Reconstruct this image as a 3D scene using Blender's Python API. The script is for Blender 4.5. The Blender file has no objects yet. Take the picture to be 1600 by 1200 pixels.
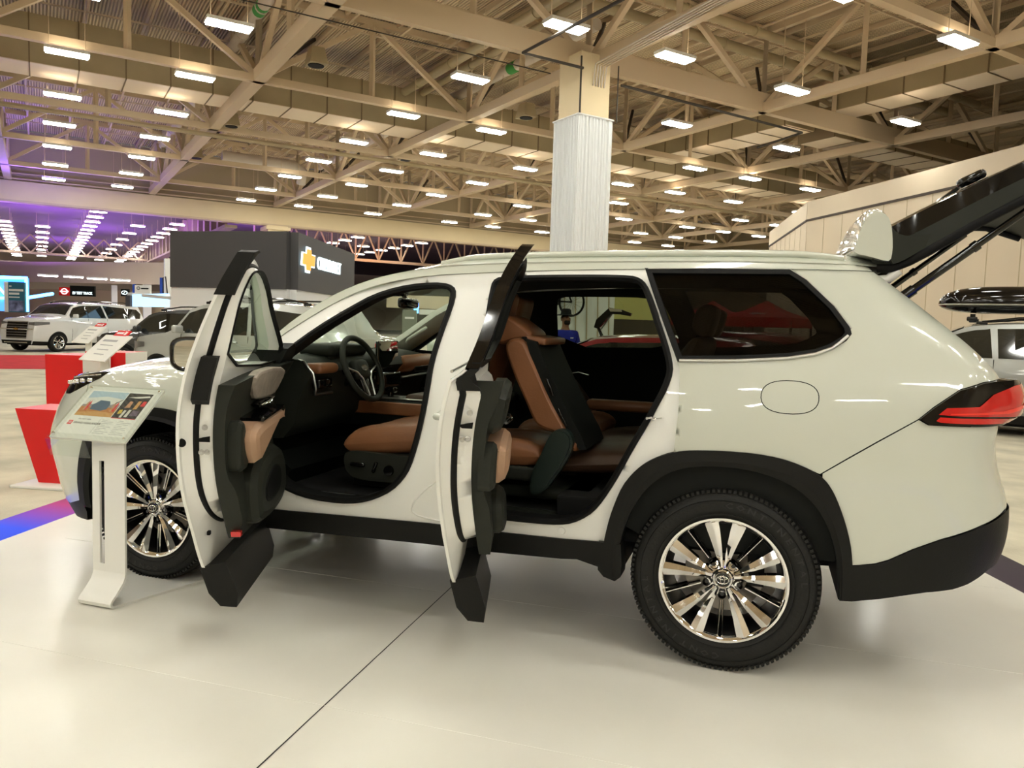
import bpy, bmesh, math, random
from mathutils import Vector, Matrix, geometry
PI = math.pi
rad = math.radians
scene = bpy.context.scene
COL = scene.collection
random.seed(7)

# ---------------------------------------------------------------- materials
def mat(name, color=(.8,.8,.8), rough=.5, metal=0.0, coat=0.0, emit=None, estr=0.0, alpha=1.0, trans=0.0, ior=1.45, spec=None, bump=None, noise=None):
    m = bpy.data.materials.new(name); m.use_nodes = True
    nt = m.node_tree; b = nt.nodes['Principled BSDF']
    b.inputs['Base Color'].default_value = (*color, 1)
    b.inputs['Roughness'].default_value = rough
    b.inputs['Metallic'].default_value = metal
    b.inputs['Coat Weight'].default_value = coat
    b.inputs['Coat Roughness'].default_value = .03
    b.inputs['IOR'].default_value = ior
    b.inputs['Transmission Weight'].default_value = trans
    b.inputs['Alpha'].default_value = alpha
    if spec is not None: b.inputs['Specular IOR Level'].default_value = spec
    if emit: b.inputs['Emission Color'].default_value = (*emit, 1); b.inputs['Emission Strength'].default_value = estr
    if noise or bump:
        tc = nt.nodes.new('ShaderNodeTexCoord')
        if noise:                                   # (scale, amount): a little mottling of the base colour
            n = nt.nodes.new('ShaderNodeTexNoise'); n.inputs['Scale'].default_value = noise[0]; n.inputs['Detail'].default_value = 6
            nt.links.new(tc.outputs['Object'], n.inputs['Vector'])
            r = nt.nodes.new('ShaderNodeValToRGB')
            a = noise[1]
            r.color_ramp.elements[0].position = .3; r.color_ramp.elements[1].position = .7
            r.color_ramp.elements[0].color = (*[c * (1 - a) for c in color], 1)
            r.color_ramp.elements[1].color = (*[min(1, c * (1 + a)) for c in color], 1)
            nt.links.new(n.outputs['Fac'], r.inputs['Fac']); nt.links.new(r.outputs['Color'], b.inputs['Base Color'])
        if bump:                                    # (scale, strength)
            n = nt.nodes.new('ShaderNodeTexNoise'); n.inputs['Scale'].default_value = bump[0]; n.inputs['Detail'].default_value = 4
            nt.links.new(tc.outputs['Object'], n.inputs['Vector'])
            bp = nt.nodes.new('ShaderNodeBump'); bp.inputs['Strength'].default_value = bump[1]; bp.inputs['Distance'].default_value = .01
            nt.links.new(n.outputs['Fac'], bp.inputs['Height']); nt.links.new(bp.outputs['Normal'], b.inputs['Normal'])
    return m
def glass_mat(name, tint, gloss=.12, rough=0.0, fres=1.5):
    """thin sheet: see through with a tint, mirror-like at grazing angles"""
    m = bpy.data.materials.new(name); m.use_nodes = True
    nt = m.node_tree; nt.nodes.clear()
    o = nt.nodes.new('ShaderNodeOutputMaterial'); mx = nt.nodes.new('ShaderNodeMixShader')
    t = nt.nodes.new('ShaderNodeBsdfTransparent'); t.inputs['Color'].default_value = (*tint, 1)
    g = nt.nodes.new('ShaderNodeBsdfGlossy'); g.inputs['Roughness'].default_value = rough; g.inputs['Color'].default_value = (.9, .95, .92, 1)
    # Schlick from the facing angle, the same from both sides of the sheet
    f = nt.nodes.new('ShaderNodeLayerWeight'); f.inputs['Blend'].default_value = .5
    pw = nt.nodes.new('ShaderNodeMath'); pw.operation = 'POWER'; pw.inputs[1].default_value = 5
    r0 = ((fres - 1) / (fres + 1)) ** 2 * 1.8
    ma = nt.nodes.new('ShaderNodeMath'); ma.operation = 'MULTIPLY_ADD'; ma.inputs[1].default_value = .8 - r0; ma.inputs[2].default_value = r0
    nt.links.new(f.outputs['Facing'], pw.inputs[0]); nt.links.new(pw.outputs[0], ma.inputs[0])
    nt.links.new(ma.outputs[0], mx.inputs[0]); nt.links.new(t.outputs[0], mx.inputs[1]); nt.links.new(g.outputs[0], mx.inputs[2])
    nt.links.new(mx.outputs[0], o.inputs[0])
    return m
M = {}
M['paint']   = mat('pearl white paint', (.565,.585,.505), .25, coat=1.0)
M['paint_in']= mat('white door frame paint', (.88,.88,.84), .32, coat=.4)
M['clad']    = mat('black grained plastic', (.008,.008,.007), .5, spec=.22, bump=(220,.15))
M['gloss_black'] = mat('gloss black', (.003,.003,.003), .06, coat=.25)
M['rubber']  = mat('black rubber seal', (.004,.004,.004), .55, spec=.2)
M['tyre']    = mat('tyre rubber', (.010,.010,.009), .55, spec=.3, bump=(60,.2))
M['chrome']  = mat('chrome', (.95,.95,.95), .06, metal=1.0)
M['satin']   = mat('satin silver', (.55,.55,.52), .3, metal=1.0)
M['dark_metal'] = mat('dark metal', (.02,.02,.02), .4, metal=.6)
M['brake']   = mat('brake disc steel', (.30,.28,.25), .4, metal=1.0)
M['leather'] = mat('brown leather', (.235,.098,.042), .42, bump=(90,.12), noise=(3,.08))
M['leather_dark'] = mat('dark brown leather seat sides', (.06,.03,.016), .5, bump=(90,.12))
M['trim_grn'] = mat('dark green-black plastic', (.012,.022,.018), .38)
M['tan']     = mat('tan leather armrest', (.44,.27,.17), .45, bump=(90,.1))
M['wood']    = mat('greige door inlay', (.36,.31,.26), .45, noise=(25,.15))
M['trim']    = mat('charcoal interior plastic', (.019,.021,.016), .55, spec=.25, bump=(200,.08))
M['trim_dk'] = mat('black interior plastic', (.006,.007,.006), .6, spec=.2)
M['carpet_dk'] = mat('black car carpet', (.006,.006,.006), .95)
M['trim_lt'] = mat('pale grey pillar trim', (.42,.43,.37), .7)
M['headliner'] = mat('dark headliner cloth', (.03,.029,.026), .95)
M['screen']  = mat('dark display glass', (.006,.010,.006), .08, coat=1)
M['glass_clear'] = glass_mat('clear greenish glass', (.80,.90,.80), fres=1.35)
M['glass_tint'] = glass_mat('rear privacy glass', (.34,.40,.33), fres=1.4)
M['glass_dark'] = glass_mat('dark privacy glass', (.02,.022,.02), fres=1.5)
M['acrylic'] = glass_mat('clear acrylic', (.93,.95,.93), fres=1.35)
M['lamp_red'] = mat('red lamp lens', (.55,.008,.008), .10, coat=1.0, spec=.6)
M['lamp_redlt'] = mat('bright red lamp strip', (.85,.03,.02), .15, coat=1.0)
M['mirror']  = mat('mirror glass', (.85,.86,.84), .01, metal=1.0)
M['white_gloss'] = mat('white powder coat', (.74,.73,.68), .35)
M['white']   = mat('plain white', (.78,.78,.76), .6)
M['red_gloss'] = mat('red laminate', (.62,.001,.003), .4)
M['black']   = mat('plain black', (.004,.004,.004), .6, spec=.15)
M['truss']   = mat('painted beige steel', (.66,.52,.35), .6)
M['truss_dk'] = mat('dark brown steel', (.05,.035,.025), .7)

# ---------------------------------------------------------------- mesh builder
class MB:
    def __init__(s): s.v = []; s.f = []; s.mi = []
    def add(s, vs, fs, m=0):
        o = len(s.v); s.v += [tuple(v) for v in vs]; s.f += [tuple(i + o for i in f) for f in fs]; s.mi += [m] * len(fs); return s
    def box(s, c, d, R=None, m=0, taper=1.0):
        x, y, z = d[0]/2, d[1]/2, d[2]/2
        vs = [Vector((sx*x*(taper if sz > 0 else 1), sy*y*(taper if sz > 0 else 1), sz*z)) for sz in (-1,1) for sy in (-1,1) for sx in (-1,1)]
        if R is not None: vs = [R @ v for v in vs]
        vs = [v + Vector(c) for v in vs]
        return s.add(vs, [(0,2,3,1),(4,5,7,6),(0,1,5,4),(2,6,7,3),(0,4,6,2),(1,3,7,5)], m)
    def rbox(s, c, d, r=.01, R=None, m=0, n=3):
        """box with rounded vertical-profile edges all round (superellipse shell)"""
        bm = bmesh.new(); bmesh.ops.create_cube(bm, size=1)
        for v in bm.verts: v.co = Vector((v.co.x*d[0], v.co.y*d[1], v.co.z*d[2]))
        bmesh.ops.bevel(bm, geom=list(bm.edges), offset=min(r, min(d)*.49), segments=n, affect='EDGES', profile=.5)
        if R is not None: bmesh.ops.transform(bm, matrix=R.to_4x4(), verts=bm.verts)
        bmesh.ops.translate(bm, vec=Vector(c), verts=bm.verts)
        bm.verts.index_update()
        s.add([v.co.copy() for v in bm.verts], [[v.index for v in f.verts] for f in bm.faces], m); bm.free(); return s
    def bar(s, a, b, w, h, m=0):
        a, b = Vector(a), Vector(b); d = b - a; L = d.length
        if L < 1e-6: return s
        q = d.normalized(); up = Vector((0,0,1))
        if abs(q.z) > .98: up = Vector((0,1,0))
        x = q.cross(up).normalized(); y = x.cross(q)
        R = Matrix((x, y, q)).transposed()
        return s.box((a + b)/2, (w, h, L), R, m)
    def tube(s, pts, r, n=8, closed=False, m=0, cap=True, flat=None):
        pts = [Vector(p) for p in pts]; N = len(pts)
        rr = r if isinstance(r, (list, tuple)) else [r] * N
        prev = None; rings = []
        for i, p in enumerate(pts):
            if closed: t = pts[(i+1) % N] - pts[i-1]
            else: t = pts[min(i+1, N-1)] - pts[max(i-1, 0)]
            t.normalize()
            if prev is None:
                a = Vector((0,0,1)) if abs(t.z) < .9 else Vector((1,0,0))
                x = t.cross(a).normalized()
            else:
                x = (prev - t * prev.dot(t)).normalized()
            prev = x; y = t.cross(x)
            fy = flat or 1
            rings.append([p + (x * math.cos(2*PI*k/n) + y * math.sin(2*PI*k/n) * fy) * rr[i] for k in range(n)])
        vs = [v for R in rings for v in R]; fs = []
        for i in range(N if closed else N - 1):
            j = (i + 1) % N
            for k in range(n): fs.append((i*n + k, i*n + (k+1) % n, j*n + (k+1) % n, j*n + k))
        if cap and not closed: fs += [tuple(range(n))[::-1], tuple((N-1)*n + k for k in range(n))]
        return s.add(vs, fs, m)
    def lathe(s, prof, c=(0,0,0), axis='Y', n=48, m=0, closed=False):
        """profile of (radius, offset along axis)"""
        vs = []
        for r, h in prof:
            for k in range(n):
                a = 2*PI*k/n; u, w = r*math.cos(a), r*math.sin(a)
                vs.append({'Y': (u, h, w), 'Z': (u, w, h), 'X': (h, u, w)}[axis])
        vs = [(v[0]+c[0], v[1]+c[1], v[2]+c[2]) for v in vs]
        fs = []; N = len(prof)
        for i in range(N if closed else N-1):
            j = (i+1) % N
            for k in range(n): fs.append((i*n+k, i*n+(k+1)%n, j*n+(k+1)%n, j*n+k))
        return s.add(vs, fs, m)
    def prism(s, poly, fn0, fn1, m=0, mside=None):
        """polygon (2D points) carried to two surfaces and walled; faces triangulated"""
        n = len(poly)
        tri = geometry.tessellate_polygon([[Vector((x, y, 0)) for x, y in poly]])
        A = [fn0(*q) for q in poly]; B = [fn1(*q) for q in poly]
        s.add(A, [tuple(t) for t in tri], m); s.add(B, [tuple(t)[::-1] for t in tri], m)
        return s.add(A + B, [(i, (i+1) % n, n + (i+1) % n, n + i) for i in range(n)], m if mside is None else mside)
    def grid(s, fn, us, vs_, m=0, close_u=False):
        P = [fn(u, v) for u in us for v in vs_]; nv = len(vs_); nu = len(us); fs = []
        for i in range(nu if close_u else nu-1):
            for j in range(nv-1):
                a = i*nv+j; b = ((i+1) % nu)*nv+j; fs.append((a, b, b+1, a+1))
        return s.add(P, fs, m)
    def xform(s, Mx):
        s.v = [tuple(Mx @ Vector(v)) for v in s.v]; return s
    def build(s, name, mats, parent=None, angle=35, weld=False, recalc=True):
        me = bpy.data.meshes.new(name)
        me.from_pydata(s.v, [], s.f)
        if not isinstance(mats, (list, tuple)): mats = [mats]
        for q in mats: me.materials.append(q)
        me.polygons.foreach_set('material_index', s.mi)
        if weld or recalc:
            bm = bmesh.new(); bm.from_mesh(me)
            if weld: bmesh.ops.remove_doubles(bm, verts=bm.verts, dist=1e-4 if weld is True else weld)
            if recalc: bmesh.ops.recalc_face_normals(bm, faces=bm.faces)
            bm.to_mesh(me); bm.free()
        me.polygons.foreach_set('use_smooth', [angle > 0] * len(me.polygons))
        if 0 < angle < 180: me.set_sharp_from_angle(angle=rad(angle))
        me.update()
        o = bpy.data.objects.new(name, me); COL.objects.link(o)
        if parent is not None: o.parent = parent
        return o
def lin(a, b, n): return [a + (b - a) * i / (n - 1) for i in range(n)]
def tag(o, label=None, cat=None, group=None, kind=None):
    if label: o['label'] = label
    if cat: o['category'] = cat
    if group: o['group'] = group
    if kind: o['kind'] = kind
    return o
def empty(name, loc=(0,0,0), rz=0, parent=None):
    o = bpy.data.objects.new(name, None); COL.objects.link(o); o.location = loc; o.rotation_euler = (0,0,rz)
    o.empty_display_size = .1
    if parent is not None: o.parent = parent
    return o
def kids(o): return [c for c in COL.objects if c.parent == o]
def copy_tree(o, parent=None):
    c = o.copy(); COL.objects.link(c); c.parent = parent
    for k in kids(o):
        copy_tree(k, c)
    return c
def inside(p, poly):
    x, y = p; c = False; n = len(poly); j = n - 1
    for i in range(n):
        xi, yi = poly[i]; xj, yj = poly[j]
        if (yi > y) != (yj > y) and x < (xj - xi) * (y - yi) / (yj - yi) + xi: c = not c
        j = i
    return c
def area2(poly): return sum(poly[i-1][0]*poly[i][1] - poly[i][0]*poly[i-1][1] for i in range(len(poly)))
def offset(poly, d):
    """grow (d>0) or shrink a closed 2D outline"""
    sg = 1 if area2(poly) > 0 else -1; n = len(poly); out = []
    for i in range(n):
        a, b, c = Vector(poly[i-1]), Vector(poly[i]), Vector(poly[(i+1) % n])
        e1 = (b - a); e2 = (c - b)
        if e1.length < 1e-9 or e2.length < 1e-9: out.append(tuple(b)); continue
        e1.normalize(); e2.normalize()
        n1 = Vector((e1.y, -e1.x)) * sg; n2 = Vector((e2.y, -e2.x)) * sg
        k = (n1 + n2); k = k / max(.35, k.length_squared / 2) if k.length > 1e-6 else n1
        out.append((b.x + k.x * d, b.y + k.y * d))
    return out
def densify(poly, step, closed=True):
    out = []; n = len(poly)
    for i in range(n if closed else n - 1):
        a = poly[i]; b = poly[(i+1) % n]; L = math.dist(a, b); k = max(1, int(math.ceil(L / step)))
        for q in range(k): out.append((a[0]+(b[0]-a[0])*q/k, a[1]+(b[1]-a[1])*q/k))
    if not closed: out.append(poly[-1])
    return out
def roundpoly(poly, it=2, closed=True):
    """Chaikin corner cutting"""
    for _ in range(it):
        n = len(poly); out = []
        for i in range(n if closed else n - 1):
            a, b = poly[i], poly[(i+1) % n]
            out.append((a[0]*.75+b[0]*.25, a[1]*.75+b[1]*.25)); out.append((a[0]*.25+b[0]*.75, a[1]*.25+b[1]*.75))
        if not closed: out = [poly[0]] + out + [poly[-1]]
        poly = out
    return poly
def cdt_patch(outer, holes, fn, step=.03, edge=.025):
    """triangulated sheet over a 2D region with holes, every vertex carried by fn"""
    loops = [densify(outer, edge)] + [densify(h, edge) for h in holes]
    vs = []; es = []
    for L in loops:
        o = len(vs); vs += [Vector(q) for q in L]; es += [(o+i, o+(i+1) % len(L)) for i in range(len(L))]
    xs = [q[0] for q in loops[0]]; ys = [q[1] for q in loops[0]]
    def near(p):
        return any(abs(p[0]-q.x) < step*.45 and abs(p[1]-q.y) < step*.45 for q in bv)
    bv = list(vs)
    x = min(xs); row = 0
    while x < max(xs):
        y = min(ys) + (step/2 if row % 2 else 0)
        while y < max(ys):
            p = (x, y)
            if inside(p, loops[0]) and not any(inside(p, h) for h in loops[1:]) and not near(p): vs.append(Vector(p))
            y += step
        x += step; row += 1
    V, E, F, *_ = geometry.delaunay_2d_cdt(vs, es, [], 0, 1e-6)
    fs = []
    for f in F:
        c = (sum(V[i].x for i in f)/3, sum(V[i].y for i in f)/3)
        if inside(c, loops[0]) and not any(inside(c, h) for h in loops[1:]): fs.append(tuple(f))
    used = sorted({i for f in fs for i in f}); mp = {i: k for k, i in enumerate(used)}
    return [fn(V[i].x, V[i].y) for i in used], [tuple(mp[i] for i in f) for f in fs]
def sheet(mb, outer, holes, fn, step=.03, m=0, edge=.025):
    v, f = cdt_patch(outer, holes, fn, step, edge); mb.add(v, f, m); return mb
def slab(mb, outer, holes, fa, fb, step=.03, m=0, mw=None, edge=.025):
    """two sheets fa and fb joined by walls along every loop"""
    sheet(mb, outer, holes, fa, step, m, edge); sheet(mb, outer, holes, fb, step, m, edge)
    for L in [outer] + list(holes):
        L = densify(L, edge); n = len(L)
        mb.add([fa(*q) for q in L] + [fb(*q) for q in L], [(i, (i+1) % n, n+(i+1) % n, n+i) for i in range(n)], m if mw is None else mw)
    return mb
def band(mb, loops, fns, m=0, step=.025, closed=True):
    """strips between successive loops of equal count"""
    R = [[fn(*q) for q in L] for L, fn in zip(loops, fns)]
    n = len(loops[0])
    for A, B in zip(R, R[1:]):
        mb.add(A + B, [(i, (i+1) % n, n+(i+1) % n, n+i) for i in range(n if closed else n-1)], m)
    return mb
def text_mesh(txt, size, mats, parent=None, name='lettering', depth=.002, loc=(0,0,0), R=None, bold=0.0, align='CENTER', sx=1.0, shear=0):
    cu = bpy.data.curves.new(name, 'FONT'); cu.body = txt; cu.size = size; cu.extrude = depth; cu.align_x = align; cu.align_y = 'CENTER'; cu.offset = bold
    cu.resolution_u = 2; cu.shear = shear
    t = bpy.data.objects.new(name + '_curve', cu); COL.objects.link(t)
    dg = bpy.context.evaluated_depsgraph_get(); me = bpy.data.meshes.new_from_object(t.evaluated_get(dg))
    bpy.data.objects.remove(t); bpy.data.curves.remove(cu)
    Mx = Matrix.Translation(Vector(loc)) @ (R.to_4x4() if R is not None else Matrix.Identity(4)) @ Matrix.Diagonal((sx,1,1,1))
    me.transform(Mx); me.materials.clear(); me.materials.append(mats)
    o = bpy.data.objects.new(name, me); COL.objects.link(o)
    if parent is not None: o.parent = parent
    return o
def basis(x, y):
    """rotation whose local x, y axes point along x, y"""
    x = Vector(x).normalized(); y = Vector(y); y = (y - x * y.dot(x)).normalized(); z = x.cross(y)
    return Matrix((x, y, z)).transposed()

# ---------------------------------------------------------------- camera
cam_d = bpy.data.cameras.new('camera'); cam = bpy.data.objects.new('camera', cam_d); COL.objects.link(cam)
cam_d.sensor_width = 36; cam_d.lens = 1202 / 1600 * 36; cam_d.clip_end = 400; cam_d.clip_start = .05
_yaw, _pitch, _roll = -.31277, .0747723, .0307823
_f = Vector((math.sin(_yaw)*math.cos(_pitch), math.cos(_yaw)*math.cos(_pitch), -math.sin(_pitch)))
_r = Vector((math.cos(_yaw), -math.sin(_yaw), 0)); _u = _r.cross(_f)
_r2 = _r*math.cos(_roll) + _u*math.sin(_roll); _u2 = -_r*math.sin(_roll) + _u*math.cos(_roll)
cam.matrix_world = Matrix.Translation((.10747, -4.22666, 1.41594)) @ Matrix((_r2, _u2, -_f)).transposed().to_4x4()
scene.camera = cam
# ---------------------------------------------------------------- body surface of the display car
def lerp_table(t, x):
    if x <= t[0][0]: return t[0][1]
    for (x0, y0), (x1, y1) in zip(t, t[1:]):
        if x <= x1: return y0 + (y1 - y0) * (x - x0) / (x1 - x0)
    return t[-1][1]
def smooth_table(t, x):
    # Catmull-Rom through the table's points
    n = len(t)
    if x <= t[0][0]: return t[0][1]
    if x >= t[-1][0]: return t[-1][1]
    i = 0
    while x > t[i + 1][0]: i += 1
    x0, y0 = t[i]; x1, y1 = t[i + 1]
    h = x1 - x0; u = (x - x0) / h
    m0 = (y1 - t[i - 1][1]) / (x1 - t[i - 1][0]) if i > 0 else (y1 - y0) / h
    m1 = (t[i + 2][1] - y0) / (t[i + 2][0] - x0) if i + 2 < n else (y1 - y0) / h
    u2, u3 = u * u, u * u * u
    return (2*u3 - 3*u2 + 1) * y0 + (u3 - 2*u2 + u) * h * m0 + (-2*u3 + 3*u2) * y1 + (u3 - u2) * h * m1
def sstep(a, b, x):
    t = min(1.0, max(0.0, (x - a) / (b - a)))
    return t * t * (3 - 2 * t)
HALF_WIDTH = [(.15,.88),(.2,.90),(.36,.945),(.5,.965),(.75,.985),(.95,.982),(1.1,.965),(1.25,.928),(1.45,.845),(1.6,.768),(1.69,.715),(1.78,.65)]
REAR_X = [(.2,1.00),(.4,1.02),(.5,1.045),(.6,1.072),(.7,1.079),(.8,1.068),(.9,1.034),(1.0,1.013),(1.1,1.019),(1.2,1.029),(1.25,1.016),(1.3,.986),(1.4,.895),(1.5,.778),(1.6,.661),(1.68,.568),(1.78,.46)]
FRONT_X = [(.2,-3.84),(.35,-3.90),(.5,-3.925),(.6,-3.948),(.7,-3.952),(.8,-3.915),(.9,-3.865),(1.0,-3.80),(1.05,-3.765),(1.1,-3.68),(1.2,-3.5),(1.8,-3.5)]
REAR_RX = [(.3,.30),(.8,.30),(1.2,.20),(1.3,.13),(1.7,.12)]
REAR_RY = [(.3,.28),(.8,.28),(1.2,.22),(1.3,.16),(1.7,.12)]
FRX, FRY = .60, .42
def half_width(X, z):
    w = smooth_table(HALF_WIDTH, z)
    w *= 1 - .03 * sstep(-.1, .9, X) - .02 * sstep(-3.0, -3.6, X)
    up = sstep(1.08, 1.3, z)
    w *= 1 - .10 * up * sstep(-1.6, -2.5, X)
    for cx in (0.0, -2.95):                      # gentle haunch over each wheel
        r2 = ((X - cx) / .42) ** 2 + ((z - .78) / .22) ** 2
        w += .012 * math.exp(-r2)
    return w
def body(s, z, side=-1, off=0.0):
    """point of the outer skin; s runs along the car (front negative), wraps round both ends"""
    XR = smooth_table(REAR_X, z); XF = smooth_table(FRONT_X, z)
    rx, ry = lerp_table(REAR_RX, z), lerp_table(REAR_RY, z)
    sR, sF = XR - rx, XF + FRX
    if s > sR:
        L = (rx + ry) / 2 * math.pi / 2; t = (s - sR) / L * math.pi / 2
        w = half_width(sR, z)
        if t <= math.pi / 2:
            X = sR + rx * math.sin(t); Y = w - ry * (1 - math.cos(t)); n = (math.sin(t), math.cos(t))
        else:
            X = XR + .02 * sstep(0, w, s - sR - L); Y = w - ry - (s - sR - L); n = (1, 0)
    elif s < sF:
        L = (FRX + FRY) / 2 * math.pi / 2; t = (sF - s) / L * math.pi / 2
        w = half_width(sF, z)
        if t <= math.pi / 2:
            X = sF - FRX * math.sin(t); Y = w - FRY * (1 - math.cos(t)); n = (-math.sin(t), math.cos(t))
        else:
            X = XF; Y = w - FRY - (sF - s - L); n = (-1, 0)
    else:
        X = s; Y = half_width(s, z); n = (0, 1)
    X -= n[0] * off; Y -= n[1] * off
    return (X, side * Y, z)
# ---------------------------------------------------------------- the display car: body shell
SUV = empty('car')
tag(SUV, 'large white suv on the stage with both near side doors and its tailgate open', 'car')
FRONT_OPENING = [(-2.257,1.194),(-2.184,1.27),(-2.032,1.379),(-1.858,1.486),(-1.746,1.553),(-1.624,1.594),(-1.5,1.614),(-1.389,1.617),(-1.331,1.601),(-1.309,1.566),(-1.311,1.492),(-1.332,1.378),(-1.353,1.235),(-1.358,1.105),(-1.374,.974),(-1.404,.841),(-1.438,.738),(-1.475,.679),(-1.536,.617),(-1.626,.568),(-1.713,.540),(-1.819,.528),(-1.976,.532),(-2.09,.553),(-2.18,.596),(-2.24,.68),(-2.27,.80),(-2.28,1.0)]
REAR_OPENING = [(-1.130,1.264),(-1.128,1.428),(-1.135,1.58),(-1.130,1.628),(-1.09,1.650),(-.936,1.657),(-.789,1.660),(-.608,1.662),(-.476,1.660),(-.431,1.648),(-.402,1.622),(-.369,1.561),(-.325,1.46),(-.282,1.362),(-.257,1.29),(-.249,1.243),(-.266,1.175),(-.294,1.112),(-.336,1.021),(-.395,.908),(-.445,.802),(-.492,.715),(-.537,.644),(-.582,.597),(-.65,.558),(-.708,.545),(-.806,.539),(-1.0,.537),(-1.06,.55),(-1.09,.60),(-1.105,.8)]
DRIP = [(-.405,1.69),(-.732,1.684),(-1.041,1.673),(-1.299,1.66),(-1.432,1.651),(-1.565,1.634),(-1.7,1.606),(-1.834,1.563),(-1.968,1.497),(-2.106,1.417),(-2.21,1.352),(-2.30,1.287),(-2.37,1.22),(-2.42,1.15)]
# upper edge of the side frame where roof and windscreen begin
ROOF_EDGE = [(.55,1.715),(.1,1.728),(-.4,1.728),(-.9,1.722),(-1.326,1.706),(-1.574,1.676),(-1.762,1.634),(-1.922,1.576),(-2.062,1.502),(-2.224,1.392),(-2.345,1.277),(-2.42,1.19)]
CUT_REAR = [(-.405,1.69),(-.311,1.491),(-.245,1.315),(-.218,1.255),(-.212,1.091),(-.21,.921)]
ARCH_F = [(-.21,.921),(-.314,.876),(-.377,.825),(-.429,.757),(-.462,.669),(-.485,.593),(-.506,.485)]
ARCH_R = [(-.21,.921),(-.074,.934),(.077,.936),(.188,.925),(.269,.904),(.357,.865),(.406,.805),(.454,.690),(.483,.59),(.493,.511)]
_full = roundpoly(ARCH_F[::-1] + ARCH_R[1:], 2, False)
_k = min(range(len(_full)), key=lambda i: abs(_full[i][0] + .21))
ARCH_F, ARCH_R = _full[:_k+1][::-1], _full[_k:]
CUT_REAR[-1] = _full[_k]
ARCH_IN = [(-.445,.329),(-.441,.473),(-.41,.598),(-.356,.714),(-.285,.795),(-.201,.845),(-.085,.868),(.066,.868),(.193,.840),(.284,.795),(.355,.727),(.402,.640),(.428,.56),(.440,.48),(.451,.357)]
QGLASS = [(-.396,1.684),(.204,1.684),(.26,1.645),(.371,1.535),(.428,1.455),(.434,1.430),(.419,1.408),(.375,1.376),(.315,1.35),(.206,1.330),(.006,1.312),(-.223,1.302)]
DPILLAR = [(.555,1.69),(.615,1.651),(.695,1.590),(.754,1.546),(.803,1.502),(.875,1.436),(.960,1.362),(1.015,1.310),(1.045,1.272)]
LAMP = [(.697,1.108),(.727,1.090),(1.021,1.092),(1.15,1.092),(1.20,1.10),(1.21,1.18),(1.20,1.255),(1.12,1.268),(1.045,1.268),(.98,1.262),(.922,1.255),(.834,1.225),(.747,1.155)]
FUEL = roundpoly([(.111,1.233),(.334,1.233),(.334,1.098),(.111,1.098)], 3)
# roof-side edge position
def edge_z(X): return smooth_table([(x, z) for x, z in ROOF_EDGE[::-1]], X)
def jamb_inset(s, z):
    return .022 * sstep(1.66, 1.60, z - .0) * sstep(-2.0, -1.6, s) if z > 1.2 else .022 * sstep(-2.36, -2.30, s)
def skin(s, z): return body(s, z, -1, 0)
def skin_d(d, side=-1): return lambda s, z: body(s, z, side, d)
def jamb(s, z): return body(s, z, -1, jamb_inset(s, z))

# quarter panel (behind the rear door)
quarter = [CUT_REAR[0], (-.1,1.694), (.2,1.695)] + DPILLAR + [(.98,1.266),(.922,1.259),(.834,1.229),(.745,1.158),(.693,1.108),(.55,1.012),(.45,.942),(.350,.870)] + [p for p in ARCH_R[::-1][:-1] if p[0] < .340] + CUT_REAR[::-1][0:-1]
mb = MB(); sheet(mb, quarter, [offset(QGLASS, .012), FUEL], skin, .035)
# return of the rear edge of the pillar, and of the cut line
for L, d in ((DPILLAR, .05), (CUT_REAR, .03)):
    L = densify(L, .03, False); band(mb, [L, L], [skin, skin_d(d)], closed=False)
mb.build('rear_quarter_panel', M['paint'], SUV, 40, weld=True)
# inner face of the rear pillar where the tailgate closes
mb = MB(); L = densify(DPILLAR, .03, False)
L2 = [(s - .07, z - .02) for s, z in L]
band(mb, [L, L2], [skin_d(.05), skin_d(.13)], closed=False)
mb.build('tailgate_frame', M['paint_in'], SUV)
# fuel flap
mb = MB(); F2 = offset(FUEL, -.0035); sheet(mb, F2, [], skin_d(.001), .04); band(mb, [F2, F2], [skin_d(.001), skin_d(.02)])
mb.build('fuel_flap', M['paint'], SUV)
mb = MB(); sheet(mb, offset(FUEL, .01), [], skin_d(.018), .05); mb.build('fuel_flap_recess', M['black'], SUV)
# door aperture: frame, pillars and sill around both doorways
ap = DRIP[:] + [(-2.42,1.0),(-2.36,.9),(-2.36,.6),(-2.36,.452)] + [(-2.1,.458),(-1.343,.479),(-1.025,.476),(-.708,.479),(-.515,.487)] + ARCH_F[::-1] + CUT_REAR[::-1][1:-1]
FO, RO = roundpoly(FRONT_OPENING, 1), roundpoly(REAR_OPENING, 1)
mb = MB(); sheet(mb, ap, [FO, RO], jamb, .035)
for L in (FO, RO):
    L = densify(L, .03); L1 = offset(L, -.006)
    band(mb, [L, L1, L1], [jamb, skin_d(.04), skin_d(.09)])
mb.build('door_frame', M['paint_in'], SUV, 40, weld=True)
# rubber seals round the doorways
for L in (FO, RO):
    L = densify(L, .03); mb = MB()
    fo = [offset(L, .003), offset(L, .002), offset(L, -.010), offset(L, -.024), offset(L, -.026)]
    band(mb, fo, [jamb, lambda s, z: body(s, z, -1, jamb_inset(s, z) - .012), lambda s, z: body(s, z, -1, jamb_inset(s, z) - .016), lambda s, z: body(s, z, -1, jamb_inset(s, z) - .006), skin_d(.09)])
    mb.build('door_seal', M['rubber'], SUV, 60)
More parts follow.
